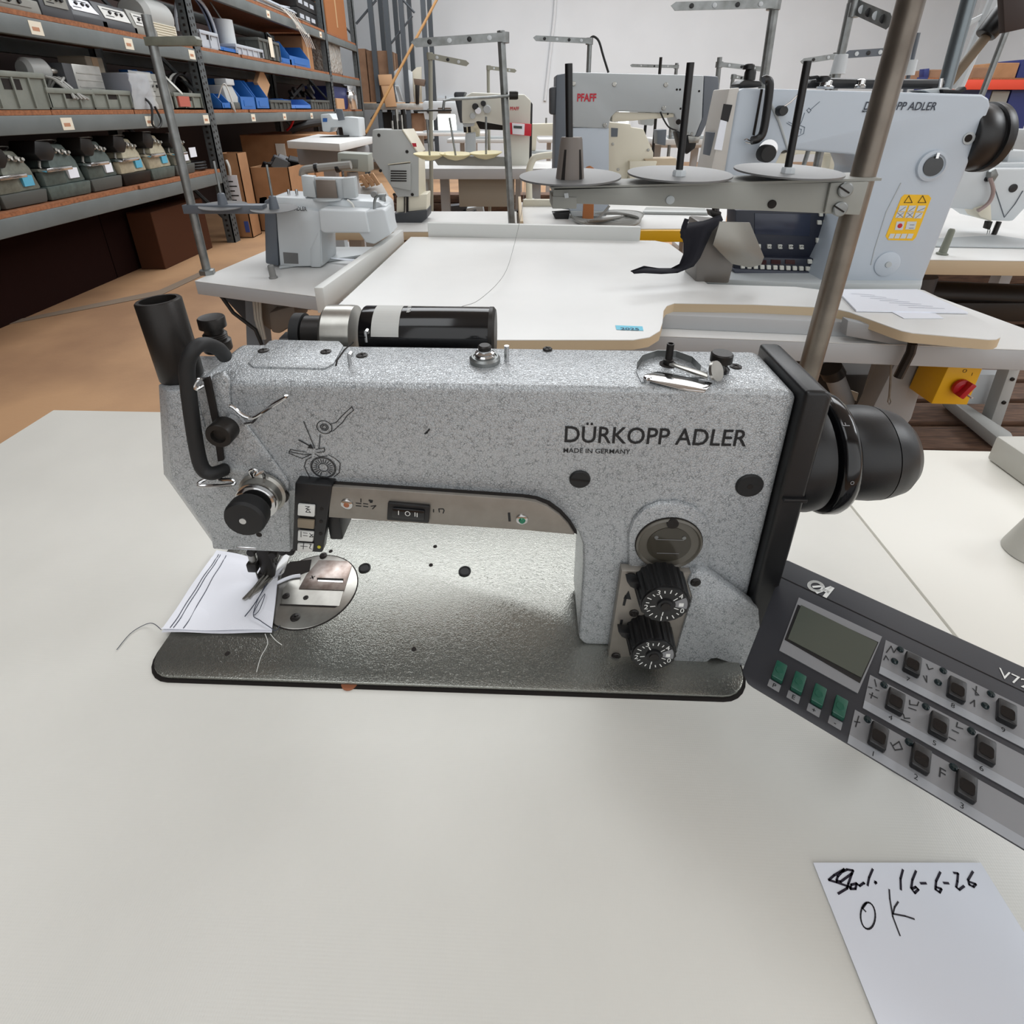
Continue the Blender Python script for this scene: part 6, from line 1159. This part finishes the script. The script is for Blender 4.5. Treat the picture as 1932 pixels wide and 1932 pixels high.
ptube([(1246, 211), (1252, 225), (1262, 240), (1276, 246)], YPF - .003, .003, 'cable', RUB, pf, 6, 4)
for px in (1288, 1296, 1304): pcyl(px, 252, YPF + .01, .006, .012, 'clamp_bolt', STEEL, pf, n=10)
# second beige machine behind it
YC = 3.0
b2_ = thing('buttonhole_machine', 'beige buttonhole machine behind the bridge of the big grey machine', 'sewing machine', PY(1180, 345, YC))
ppr([(1148, 230), (1190, 234), (1191, 240), (1214, 243), (1233, 288), (1232, 312), (1190, 312), (1182, 345), (1148, 345)], YC, .14, 'body', BEIGE, b2_, .006); ppr([(1188, 304), (1240, 304), (1230, 345), (1188, 345)], YC - .04, .12, 'vent_box', BEIGE, b2_, .004); ppr([(1216, 300), (1276, 298), (1284, 345), (1240, 345)], YC - .02, .1, 'work_support', mat('tan_enamel', (190, 172, 146), .5), b2_, .004)
for k in range(2): ppr([(1196, 319 + 5 * k), (1226, 319.5 + 5 * k), (1226, 321.5 + 5 * k), (1196, 321 + 5 * k)], YC - .042, .003, 'vent_slot', GAP, b2_, 0)
ppr([(1153, 241), (1166, 242), (1165, 258), (1153, 258)], YC - .002, .003, 'dark_window', SLATE, b2_, 0); ppr([(1240, 245), (1258, 244), (1256, 275), (1240, 272)], YC + .02, .08, 'clamp_head', SLATE, b2_, .004)
for px, py in ((1156, 272), (1223, 283), (1166, 320)): pcyl(px, py, YC, .008, .003, 'screw', STEEL, b2_, n=10)
ztable('sewing_table', 'white table carrying the beige machine behind the big grey one', [(.50, 2.72), (1.9, 2.72), (1.9, 3.3), (.50, 3.3)], legpts=[(.6, 3.05), (1.75, 3.05)])
# timber batten and cables on table B
tag(ppr([(1099, 418), (1106, 316), (1114, 313), (1122, 318), (1120, 422)], 2.06, .02, 'wood_batten', WOODP), 'short brown wooden batten standing in front of the big grey machine', 'batten')
t = thing('cable_bundle', 'coiled grey cables on the table beside the wooden batten', 'cables', PZ(1160, 415))
for k in range(7): MB().tube([PZ(1078 + 4 * k, 408 + 1.5 * k, TZ + .012), PZ(1100 + 6 * k, 420 - k, TZ + .02 + .004 * k), PZ(1150 + 6 * k, 425 - 3 * k, TZ + .016), PZ(1195 + 3 * k, 424 - 3 * k, TZ + .02), PZ(1207 - k, 412 - 2 * k, TZ + .03), PZ(1180 - 4 * k, 404 - k, TZ + .03), PZ(1140 - 3 * k, 403, TZ + .02)], .0055, 6, 5).build('cable', mat('grey_cable', (150, 150, 146), .5), t)
ptube([(1120, 420), (1138, 403), (1150, 388)], 2.1, .005, 'cable', mat('grey_cable', (150, 150, 146), .5), t)
tag(MB().prism([PZ(*p, TZ + .001) for p in ((1218, 396), (1330, 398), (1336, 406), (1212, 404))], (0, 0, .012)).build('machine_plate', mat('plate_grey', (166, 168, 166), .4, .3), None, .003), 'flat grey machine plate at the back of the yellow edged table', 'plate')
t = thing('white_post', 'white curved support tube at the back of the table between the machines', 'tube', PZ(1000, 386)); ptube([(999, 385), (998, 360), (998, 325), (1004, 304), (1014, 296), (1046, 292)], 2.62, .016, 'tube', BEIGE, t, 12, 4); pcyl(999, 387, 2.62, .028, .03, 'socket', MGREY, t, (0, 0, 1))

# ---- red printed machine in the middle distance
YM = 4.45
pm = thing('flat_bed_machine', 'white machine with red lettering and red control panel in the middle distance', 'sewing machine', PY(970, 312, YM))
ppr([(870, 186), (890, 174), (990, 178), (1002, 190), (998, 316), (961, 316), (957, 238), (900, 228), (893, 233), (868, 232)], YM, .22, 'body', BEIGE if False else mat('pale_enamel', (206, 206, 196), .4), pm, .012)
ppr([(856, 178), (858, 173), (878, 173), (872, 186), (874, 232), (868, 232)], YM + .0, .2, 'face_cover', mat('face_dark', (56, 60, 66), .45), pm, .008)
ppr([(1000, 190), (1005, 196), (1003, 306), (996, 316)], YM + .01, .2, 'back_cover', BLK, pm, .006)
ptext('PFAFF', (962, 208), (979, 208), YM, .024, REDP, 'red_lettering', pm, .04)
cp_ = ppr([(956, 231), (1003, 234), (1002, 257), (957, 253)], YM - .06, .03, 'control_box', mat('red_panel', (196, 34, 52), .45), pm, .004); ppr([(966, 232), (990, 234), (989, 255), (967, 253)], YM - .064, .006, 'panel_face', PAPER, cp_, .001); ppr([(969, 237), (985, 238), (985, 243), (969, 242)], YM - .067, .004, 'panel_screen', mat('lcd_dark', (60, 72, 70), .2), cp_, 0)
for px, py, r in ((897, 201, .024), (902, 209, .024), (919, 206, .03), (892, 219, .022), (912, 195, .02)): pcyl(px, py, YM, r, .03, 'dial', (BLK, MGREY, PAPER)[int(px) % 3], pm, n=16)
ppr([(872, 232), (895, 230), (893, 238), (876, 240)], YM + .03, .1, 'needle_housing', MGREY, pm, .004)
for px in (877, 885): ptube([(px, 238), (px + 1, 250)], YM + .08, .012, 'needle_bar', IRON, pm)
ppr([(878, 252), (896, 250), (897, 300), (877, 300)], YM + .05, .12, 'post', MGREY, pm, .01); ppr([(896, 226), (950, 228), (950, 246), (905, 244)], YM + .1, .04, 'feed_arm', IRON, pm, .01)
# ---- thread stand with cream discs in front of it
s2 = stand('tall zinc thread stand with cream discs before the red printed machine', 2.0, (966, 424), (945, 58), .013, ((950, 71), (786, 82)), h=.026, holes=4)
c_ = PY(953, 305, 2.0); a_ = PY(815, 303, 2.0)
MB().prism([a_ + V((0, 0, .016)), c_ + V((0, 0, .016)), c_ - V((0, 0, .016)), a_ + V((.02, 0, -.016))], (0, .02, 0)).build('spool_bar', mat('tray_grey', (146, 146, 140), .5), s2, .001)
for px, py, tpx, tpy in ((811, 296, 805, 225), (860, 296, 848, 222), (917, 294, 917, 220)):
    q = PY(px, py, 1.99); MB().lathe([(.006, -.012), (.03, -.006), (.058, .010), (.057, .012), (.02, -.003)], q, (rnd.uniform(-.15, .1), -.05, 1), 26).build('thread_disc', CONEY, s2); MB().cyl(q, PY(tpx, tpy, 1.99), .0035, n=8).build('spindle', ZINC, s2)
ptube([(966, 180), (920, 184), (852, 187), (838, 190), (836, 208)], 1.98, .005, 'wire_arm', ZINC, s2, 8); ptube([(780, 209), (852, 208)], 1.97, .003, 'wire_arm', IRON, s2); ppr([(826, 203), (850, 203), (850, 214), (826, 214)], 1.98, .02, 'wire_clamp', mat('brown_clamp', (100, 84, 72), .6), s2, .002)
pcyl(961, 180, 1.985, .014, .03, 'arm_clamp', IRON, s2, (1, 0, 0), 12)

# ---- rest of the thread stands
ZC_ = mat('olive_arm', (150, 150, 138), .5)
stand('thread stand with pale slanted arm left of the tall zinc one', 3.4, (800, 330), (812, 100), .012, ((811, 106), (880, 120)), ZC_, .03)
stand('far thread stand with grey arm behind the tall zinc one', 5.2, (920, 178), (921, 124), .014, ((922, 128), (971, 134)), ZC_, .03)
t = stand('thread stand with arm pointing left behind the big grey machine', 2.7, (1108, 300), (1113, 72), .011, ((1112, 78), (1011, 73)), ZINC, .022, 4); ptube([(1113, 73), (1120, 69), (1130, 78), (1138, 105), (1148, 137)], 2.7, .005, 'cable', RUB, t, 6, 4)
stand('small far thread stand above the right half of the big grey machine', 4.2, (1275, 210), (1277, 119), .012, ((1276, 126), (1191, 124)), ZINC, .02)
stand('short dark thread rod beside the small far stand', 4.0, (1245, 200), (1247, 108), .01, None, IRON)
stand('tall thread stand whose long arm reaches left near the top of the picture', 1.95, (1432, 320), (1462, 6), .014, ((1460, 9), (1271, 14)), ZINC, .024, 4)
stand('thread stand with a level arm between the two big machines', 3.0, (1338, 330), (1358, 108), .012, ((1357, 122), (1436, 131)), ZINC, .022)
stand('lowest of the thread stands between the two big machines', 3.4, (1370, 260), (1384, 140), .01, ((1384, 145), (1402, 148)), ZINC, .02, 2)
t = stand('chromed thread stand with slanting perforated arm above the pale blue machine', 1.9, (1548, 300), (1607, 6), .013, ((1610, 16), (1668, 42, 1.75)), ZINC, .04, 4); MB().lathe([(.022, 0), (.019, .055), (.017, .056)], PY(1580, 140, 1.9), (0, 0, 1), 18).build('spool_cone', MWHITE, t)
stand('thread stand with dark level arm behind the steel pole', 2.6, (1720, 200), (1733, 62), .008, ((1672, 98), (1597, 103)), SLATE, .03)
t = stand('thread stand with white cone right of the steel pole', 2.2, (1700, 250), (1732, 62), .006, None, SLATE); MB().lathe([(.022, 0), (.02, .05)], PY(1712, 142, 2.2), (0, 0, 1), 18).build('spool_cone', MWHITE, t)
stand('thread stand with thin arm behind the left spindle disc', 2.4, (1510, 300), (1580, 108), .009, ((1578, 106), (1512, 116)), ZINC, .02, 2)
t = thing('steel_tube', 'thick grey steel tube rising behind the right end of the pale blue machine', 'tube', PY(1782, 165, 1.45)); MB().cyl(PY(1777, 185, 1.45), PY(1830, -10, 1.45), .0155, n=18).build('tube', mat('blue_steel', (120, 128, 132), .35, .8), t)
t = thing('broom_pole', 'brown wooden pole with black grip leaning at the upper right', 'pole', PY(1787, 165, 1.7)); MB().cyl(PY(1787, 162, 1.7), PY(1868, 60, 1.7), .013, n=12).build('shaft', mat('pole_wood', (112, 96, 76), .6), t); MB().cyl(PY(1858, 68, 1.7), PY(1896, 22, 1.7), .026, .03, 14).build('grip', BLK, t, .004)
t = thing('pale_rod', 'pale grey square rod and arm rising beside the wooden pole', 'rod', PY(1810, 160, 2.0)); MB().cyl(PY(1805, 168, 2.0), PY(1885, -20, 2.0), .019, n=10).build('rod', MWHITE, t); ppr([(1822, 42), (1862, 22), (1866, 30), (1826, 52)], 2.0, .01, 'arm', MWHITE, t)
tag(MB().cyl(PY(1852, 180, 1.9) * 2.2 - PY(1900, 55, 1.9) * 1.2, PY(1900, 55, 1.9), .009, n=10).build('grey_rod', ZINC), 'thin grey rod under the dark brown panel', 'rod')
tag(ppr([(1892, -20), (1950, -20), (1950, 50), (1896, 62)], 1.6, .02, 'brown_panel', BROWNP, None, .002), 'dark brown panel hanging at the upper right corner', 'panel')
tag(ppr([(1532, 148), (1560, 146), (1640, 148), (1790, 149), (1784, 168), (1520, 166)], 1.312, .03, 'black_bag', mat('black_sheet', (26, 27, 30), .5), None, .01), 'long black case lying behind the pale blue machine', 'case')

# ---- generic small machine on its own stand, used for the crowded far rows
def far_machine(label, px, py, y, w, col=None, flip=1, head=None, z=TZ, tab=True):
    col = col or MWHITE; b = PY(px, py, y); s = w; x = b.x; zb = b.z; f = flip
    t = thing('far_machine', label, 'sewing machine', b, 'machines in the far rows')
    X = lambda u: x + f * u * s
    MB().bb((X(-.5), y, zb), (X(.5), y + .4 * s, zb + .02)).build('bed', MGREY, t, .003)
    MB().prism([(X(.22), y + .1 * s, zb + .02), (X(.5), y + .1 * s, zb + .02), (X(.5), y + .1 * s, zb + .6 * s), (X(-.45), y + .1 * s, zb + .62 * s), (X(-.5), y + .1 * s, zb + .55 * s), (X(-.46), y + .1 * s, zb + .26 * s), (X(-.26), y + .1 * s, zb + .24 * s), (X(-.2), y + .1 * s, zb + .36 * s), (X(.2), y + .1 * s, zb + .36 * s)], (0, .22 * s, 0)).build('body', col, t, .01)
    MB().lathe([(.1 * s, 0), (.12 * s, .02), (.12 * s, .05), (.06 * s, .07)], (X(.5), y + .2 * s, zb + .47 * s), (f, 0, 0), 18).build('handwheel', BLK, t)
    MB().cyl((X(-.36), y + .2 * s, zb + .02), (X(-.36), y + .2 * s, zb + .25 * s), .012, n=8).build('needle_bar', IRON, t)
    MB().lathe([(.045 * s, 0), (.05 * s, .01), (.03 * s, .05)], (X(-.36), y + .1 * s, zb + .42 * s), (0, -1, 0), 12).build('tension_dial', IRON, t)
    for k in (-.2, 0): MB().cyl((X(k), y + .2 * s, zb + .6 * s), (X(k), y + .2 * s, zb + .72 * s), .008, n=6).build('thread_pin', ZINC, t)
    if tab:
        tt = thing('sewing_table', 'table under ' + label, 'table', (x, y + .2, 0), 'tables in the far rows'); MB().bb((x - s * .85, y - .12 * s, zb - .04), (x + s * .85, y + .75 * s, zb - .001)).build('table_top', WHITE2, tt, .003); legs(tt, [(x - s * .6, y + .25), (x + s * .6, y + .25)], zb - .04, .05)
    return t
far_machine('white machine by the bright window in the far rows', 842, 250, 7.6, .62, MWHITE)
far_machine('beige far machine seen below the feed arm of the red printed one', 925, 262, 6.2, .55, OCHRE, -1)
far_machine('white far machine between the red printed and the big grey machine', 1092, 262, 6.6, .55, MWHITE, 1)
far_machine('beige far machine just left of the big grey machine', 1030, 290, 4.9, .40, BEIGE, -1)
far_machine('pale far machine seen under the bridge of the big grey machine', 1262, 268, 4.6, .5, BEIGED, 1)
far_machine('white far machine between the big grey and pale blue machines', 1322, 262, 4.2, .42, MWHITE, -1)
far_machine('beige far machine under the arm of the pale blue machine', 1530, 356, 2.85, .46, BEIGE, 1, tab=False)
# ---- white machine on a high table at the rack
ht = thing('high_table', 'raised white table on a grey column near the rack', 'table', (-1.5, 4.6, 0)); zt_ = 1.0
Pq = [PZ(*p, zt_) for p in ((541, 266), (640, 271), (706, 258), (600, 253))]; MB().prism(Pq, (0, 0, -.05)).build('table_top', WHITE2, ht, .003); MB().box((-1.5, 4.75, .86), (.5, .4, .14)).build('under_box', mat('under_box_grey', (130, 130, 132), .5), ht, .02); MB().box((-1.55, 4.75, .42), (.1, .1, .8)).build('column', TGREY, ht); MB().box((-1.5, 4.75, .03), (.6, .5, .06)).build('foot', TGREY, ht, .01)  # under_box is one even mid grey
wmh = thing('white_machine', 'white sewing machine with blue emblem on the raised table', 'sewing machine', PY(650, 258, 4.75))
ppr([(604, 216), (622, 214), (628, 224), (640, 225), (652, 220), (676, 222), (679, 258), (648, 258), (645, 240), (624, 241), (622, 250), (608, 248)], 4.75, .2, 'body', MWHITE, wmh, .01); ppr([(609, 223), (617, 223), (617, 230), (609, 230)], 4.745, .004, 'emblem', mat('blue_emblem', (40, 92, 160), .6), wmh, 0); ppr([(602, 258), (656, 255), (655, 262), (604, 262)], 4.7, .1, 'bed', BLK, wmh, .004); ppr([(632, 205), (645, 206), (650, 226), (638, 228)], 4.7, .02, 'screen', SLATE, wmh, .003)
gb = thing('control_case', 'grey machine control case with dark recess and padded arm', 'control box', PY(665, 326, 3.0)); ppr([(636, 288), (694, 291), (696, 325), (638, 322)], 3.0, .12, 'case', mat('sage_grey', (160, 164, 156), .5), gb, .006); ppr([(643, 300), (675, 301), (675, 318), (643, 316)], 2.995, .01, 'recess', mat('sage_dark', (118, 120, 114), .5), gb, .002); ptube([(572, 332), (574, 322), (590, 318), (662, 311)], 2.9, .022, 'padded_arm', mat('pad_grey', (150, 150, 146), .7), gb, 10, 3)
for px in (594, 634): pcyl(px, 317, 2.9, .024, .02, 'arm_band', BLK, gb, (1, 0, .1), 12)
MB().cyl(PY(665, 325, 3.06), V((PY(665, 325, 3.06).x, 3.06, 0)), .03, n=12).build('stand', TGREY, gb); MB().box((PY(665, 325, 3.06).x, 3.06, .02), (.4, .3, .04)).build('stand_foot', TGREY, gb)
pal = thing('pallet', 'light wooden pallet leaning behind the beige buttonhole machine', 'pallet', PY(690, 356, 3.5))
for k in range(3): ppr([(676 + 10 * k, 332 - 2 * k), (683 + 10 * k, 330 - 2 * k), (697 + 10 * k, 352 - 2 * k), (690 + 10 * k, 355 - 2 * k)], 3.5, .02, 'slat', CARDL, pal, .002)
for k in range(2): ppr([(674 + 5 * k, 338 + 10 * k), (705 + 5 * k, 331 + 10 * k), (707 + 5 * k, 335 + 10 * k), (676 + 5 * k, 342 + 10 * k)], 3.53, .03, 'bearer', CARDL, pal, .002)
MB().prism([PY(665, 345, 3.6), PY(720, 345, 3.6), PY(740, 380, 3.4), PY(655, 380, 3.4)], (0, .04, -.05)).build('support', mat('grey_board', (150, 146, 140), .6), pal, .004)
q = PY(690, 380, 3.45); MB().bb((q.x - .12, 3.4, 0), (q.x + .12, 3.6, q.z)).build('trestle', mat('grey_board', (150, 146, 140), .6), pal)

# ---- racking along the back wall
br = thing('back_rack', 'tall dark frame racking with one beam level at the back wall', 'rack', (-2.6, 12.0, 0)); YR = 12.0
zl = PY(700, 195, YR).z
for px in (700, 729, 757, 798):
    q = PY(px + 3, 60, YR); d = .0 if px in (700, 757) else 0
    MB().bb((q.x - .045, YR - .04, 0), (q.x + .045, YR + .04, 4.0)).build('post', mat('rack_dark', (66, 72, 78), .5), br); MB().bb((q.x - .045, YR + .9, 0), (q.x + .045, YR + .98, 4.0)).build('post', mat('rack_dark', (66, 72, 78), .5), br)
for (a, b_) in (((672, 45), (710, 0)), ((738, 82), (778, 30)), ((760, 0), (782, 24)), ((700, 225), (722, 195))):
    MB().cyl(PY(*a, YR + .01), PY(*b_, YR + .01), .022, n=6).build('brace', mat('rack_dark', (66, 72, 78), .5), br)
xa, xb = PY(676, 195, YR).x, PY(806, 195, YR).x
MB().bb((xa, YR - .06, zl - .12), (xb, YR - .01, zl)).build('beam', ALU, br, .004); MB().bb((xa, YR - .04, zl), (xb, YR + .95, zl + .02)).build('shelf_board', CARDL, br); MB().bb((xa, YR - .03, .55), (xb, YR + .95, .6)).build('shelf_board', DBOX, br)
def bcart(lbl, m, x0, x1, ytop, d=.6, dy=0., z=None, y=None):
    y_ = (YR if y is None else y) + dy; a, b_ = PY(x0, 150, y_).x, PY(x1, 150, y_).x; z0 = zl + .021 if z is None else z; return carton('carton', lbl, m, (a, y_, z0), (b_, y_ + d, PY(x0, ytop, y_).z))
bcart('dull brown carton with red mark on the back wall racking', CARDD, 672, 694, 92, d=.7, dy=.1)
bcart('wide brown carton with white triangle on the back wall racking', CARDD, 696, 741, 96, d=.7, dy=.1); 
zt2 = PY(690, 146, YR - .05).z
carton('carton', 'printed brown carton nearest the front of the back wall racking', CARDD, (PY(682, 190, YR - .3).x, YR - .04, zl + .022), (PY(711, 190, YR - .3).x, YR + .3, zt2)) if False else None
o = thing('carton_sheet', 'flat tan cardboard sheet leaning against the back wall racking', 'box', PY(740, 205, YR - .15)); ppr([(714, 141), (738, 140), (748, 201), (728, 202)], YR - .095, .034, 'sheet', CARDL, o, .004); ppr([(713, 141), (739, 140), (740, 160), (716, 161)], YR - .105, .009, 'folded_edge', CARDL, o)
for lbl, pts, m in (('tall white board with wavy top on the back wall racking', [(743, 135), (752, 128), (765, 128), (778, 136), (780, 180), (782, 194), (748, 194)], MWHITE), ('smaller white board behind the wavy one', [(776, 136), (786, 127), (795, 126), (796, 194), (782, 194)], BEIGE)): tag(ppr(pts, YR + .1 + (.0 if m is MWHITE else .1), .03, 'white_board', m, None, .006), lbl, 'board')
t = thing('wire_rest', 'small grey metal frame standing before the white boards', 'frame', PY(758, 180, YR - .3))
for a, b_ in (((744, 162), (752, 193)), ((752, 163), (762, 193)), ((744, 162), (753, 163)), ((750, 193), (768, 194))): MB().cyl(PY(*a, YR + .04), PY(*b_, YR + .04), .02, n=6).build('bar', MGREY, t)
t = thing('hoist_block', 'brown and black clamp block hanging on the back racking', 'clamp', PY(790, 195, YR)); ppr([(780, 148), (802, 150), (800, 163), (782, 160)], YR - .12, .1, 'block', mat('brown_clamp', (100, 64, 52), .6), t, .005); ppr([(783, 160), (791, 160), (790, 196), (784, 196)], YR - .12, .06, 'rod', IRON, t, .005)
tag(MB().cyl(PY(829, -10, 9.0), PY(690, 251, 7.5), .019, n=8).build('strap', STRAP), 'taut orange strap running diagonally down by the back racking', 'strap')
# assorted cartons and drums standing in the gap below the racking
for i, (x0, x1, yt, m, lb) in enumerate(((715, 742, 212, IRON, 'dark machine block under the back racking'), (742, 765, 216, DBOX, 'grey machine block under the back racking'), (768, 796, 214, CARDD, 'brown carton on the lower level of the back racking'))):
    bcart(lb, m, x0, x1, yt, .5, .1, z=.62)
# ---- right side: wood edged table, white long machine, pallet boards, red rack
rt = ztable('sewing_table', 'white table with beech edge behind the pale blue machine', [(1.12, 1.56), (2.3, 1.50), (2.5, 2.5), (1.12, 2.5)], th=.045, edge=EDGEW, legpts=[(1.3, 2.3), (2.2, 2.3)], z0=.034)
YW = 1.86
rm = thing('long_arm_machine', 'white long-arm sewing machine at the right picture edge on the beech edged table', 'sewing machine', PZ(1870, 455))
ppr([(1780, 322), (1795, 318), (1990, 318), (1985, 340), (1912, 418), (1866, 416), (1838, 396), (1776, 392)], YW, .14, 'arm', MWHITE, rm, .008); ppr([(1840, 394), (1870, 384), (1872, 418), (1850, 410)], YW - .01, .06, 'lower_cover', BEIGE, rm, .004)
ppr([(1866, 418), (1874, 418), (1868, 434), (1862, 432)], YW + .04, .02, 'needle_clamp', IRON, rm, .002); ptube([(1885, 418), (1876, 440), (1868, 455)], YW + .04, .008, 'presser_bar', IRON, rm)
for px in (1862, 1866): ptube([(px + 2, 433), (px - 2, 450)], YW + .04, .0015, 'needle', CHROME, rm)
ppr([(1852, 450), (1870, 450), (1868, 456), (1846, 454)], YW + .02, .05, 'presser_foot', IRON, rm, .002); MB().prism([PZ(*p, TZ + .001) for p in ((1765, 452), (1880, 446), (1990, 462), (1990, 470), (1762, 466))], (0, 0, .005)).build('bed', MGREY, rm, .001)
pcyl(1911, 355, YW, .014, .003, 'plug', BLK, rm); pcyl(1861, 338, YW, .008, .006, 'plug', BLK, rm); ptube([(1868, 336), (1874, 360), (1866, 382), (1845, 398)], YW - .02, .006, 'air_hose', mat('brown_hose', (150, 130, 126), .4), rm, 8, 4); ppr([(1870, 325), (1880, 318), (1885, 330), (1876, 344), (1868, 342)], YW - .02, .02, 'lever', ZINC, rm, .003)
ptube([(1877, 355), (1895, 410), (1915, 385), (1930, 360)], YW - .001, .0015, 'seam', SLATE, rm); ppr([(1800, 310), (1990, 306), (1990, 318), (1800, 320)], YW + .04, .08, 'top_cover', MWHITE, rm, .004)
ppr([(1884, 262), (1918, 262), (1905, 308), (1880, 308)], YW + .1, .05, 'panel', mat('sage_dark', (118, 120, 114), .5), rm, .003); ppr([(1905, 284), (1950, 284), (1950, 308), (1900, 308)], YW + .08, .1, 'carriage', MWHITE, rm, .006)
MB().lathe([(.016, 0), (.016, .004), (.011, .006), (.009, .075), (.006, .08)], PZ(1777, 480, TZ), (.08, 0, 1), 16).build('rest_pin', mat('green_grey_pin', (120, 124, 112), .6), rm)
tf = thing('table_foot', 'grey T shaped machine table leg with bolted upright at the right', 'leg', (1.75, 1.9, 0))
MB().prism([PZ(*p, .045) for p in ((1774, 764), (1786, 760), (1900, 836), (1905, 846), (1886, 850), (1872, 846))], (0, 0, .05)).build('foot_bar', BEIGED, tf, .01); ppr([(1908, 688), (1928, 690), (1884, 818), (1864, 812)], 1.82, .05, 'upright', BEIGED, tf, .003)
for px, py in ((1918, 694), (1909, 715), (1893, 759), (1877, 801)): pcyl(px, py, 1.82, .008, .006, 'bolt', IRON, tf, n=10)
MB().prism([PY(1835, 706, 1.9), PY(1902, 708, 1.9), PY(1885, 764, 1.9), PY(1818, 762, 1.9)], (0, .05, 0)).build('cross_plate', MWHITE, tf, .003)
tag(MB().prism([PY(*p, 1.95) for p in ((1788, 765), (1806, 765), (1840, 784), (1836, 796))], (0, .05, 0)).build('brace_bar', BEIGE, None, .003), 'short pale brace bar behind the T shaped leg', 'bar')
pw = thing('floor_boards', 'weathered wooden boards laid on the floor at the right', 'boards', (2.4, 2.0, 0))
for k in range(6):
    y = 1.50 + k * .19; MB().bb((1.12, y, .004), (3.9, y + .15, .022 + rnd.uniform(0, .008))).build('board', WOODD, pw, .002)
pw2 = thing('board_stack', 'stack of dark old boards behind the pallet at the right', 'boards', (3.0, 2.85, 0))
for k in range(6):
    MB().bb((2.0 + rnd.uniform(0, .2), 2.68 + .02 * k, .02 + .11 * k), (4.4, 2.98, .02 + .11 * k + rnd.uniform(.06, .09))).build('board', WOODD, pw2, .004)
t = thing('machine_part', 'dark cast machine shaft lying behind the instruction sheets', 'machine part', (1.55, 2.1, .45)); MB().cyl((1.3, 2.0, .56), (2.1, 1.95, .54), .05, n=16).build('shaft', IRON, t); MB().cyl((1.55, 1.98, .5), (1.55, 1.98, .63), .08, n=16).build('bearing', DBOX, t); MB().box((1.75, 2.0, .5), (.5, .2, .08)).build('block', IRON, t, .01)
MB().cyl((1.45, 2.0, .034), (1.45, 2.0, .53), .03, n=10).build('stand', IRON, t)
rr = thing('red_rack', 'red beam rack holding cartons along the far right wall', 'rack', (8.6, 9.0, 0)); YQ = 8.4
za = PY(1860, 150, YQ).z; x0, x1 = PY(1738, 155, YQ).x, PY(2100, 155, YQ).x
MB().bb((x0, YQ, za - .13), (x1, YQ + .05, za)).build('beam', mat('red_beam', (206, 66, 40), .5), rr, .004); MB().bb((x0, YQ, za), (x1, YQ + .9, za + .02)).build('shelf_board', CHIP, rr); MB().bb((x0, YQ + .02, .45), (x1, YQ + .9, .5)).build('shelf_board', CHIP, rr)
for px in (1740, 2100): q = PY(px, 155, YQ).x; MB().bb((q - .05, YQ - .02, 0), (q + .05, YQ + .06, za + .03)).build('post', BLUED, rr); MB().bb((q - .05, YQ + .84, 0), (q + .05, YQ + .9, za - .02)).build('post', BLUED, rr)
for i, (a, b_, yt, m, lb) in enumerate(((1752, 1774, 131, CARDD, 'brown carton at the left end of the red rack'), (1832, 1862, 127, CARDD, 'brown carton on the red rack behind the pale rod'), (1872, 1915, 118, CARD, 'large brown carton on the red rack'), (1918, 1960, 112, BLUED, 'blue case at the right end of the red rack'))):
    ca, cb_ = PY(a, 140, YQ + .1).x, PY(b_, 140, YQ + .1).x; carton('carton', lb, m, (ca, YQ + .08, za + .022), (cb_, YQ + .6, PY(a, yt, YQ).z), tape=i % 2 == 0)
for i, (a, b_, yt, m, lb) in enumerate(((1855, 1880, 162, BLUED, 'navy case with white labels under the red beam'), (1882, 1915, 172, GBOX, 'grey case with blue shade under the red beam'), (1918, 1965, 165, BLUED, 'navy sheet covered case at the right under the red beam'))):
    ca, cb_ = PY(a, 140, YQ + .1).x, PY(b_, 140, YQ + .1).x; carton('carton', lb, m, (ca, YQ + .08, .52), (cb_, YQ + .6, PY(a, yt, YQ).z), tape=False)
tag(ppr([(1744, 130), (1754, 129), (1752, 146), (1742, 149)], 8.45, .1, 'blue_box', BLUED, None, .004), 'small blue box beside the brown carton at the left of the red rack', 'box')
zc_ = 3.3 * CT - (TZ - CZ) * ST; qy = CY - 1000 * (3.3 * ST + (TZ - CZ) * CT) / zc_
far_machine('grey white far machine behind the handwheel of the pale blue one', 1930, qy, 3.3, .5, MGREY, 1)

# dark planks and blocks added to darken the space under the middle tables
ut = thing('dark_fill_stack', 'added dark planks and blocks on the floor behind the red printed machine', 'timber', (-.2, 5.6, 0))
for k in range(5): MB().bb((-1.6 + .1 * k, 5.42 + .02 * k, .002 + .085 * k), (1.2 - .12 * k, 5.7, .08 + .085 * k)).build('plank', WOODD, ut, .004)
for k in range(8): MB().box((-1.5 + .16 * k, 5.3, .1 + rnd.uniform(0, .2)), (rnd.uniform(.1, .22), .12, rnd.uniform(.1, .3)), Euler((0, rnd.uniform(-.2, .2), 0))).build('casting', rnd.choice((DBOX, IRON, MGREY)), ut, .01)
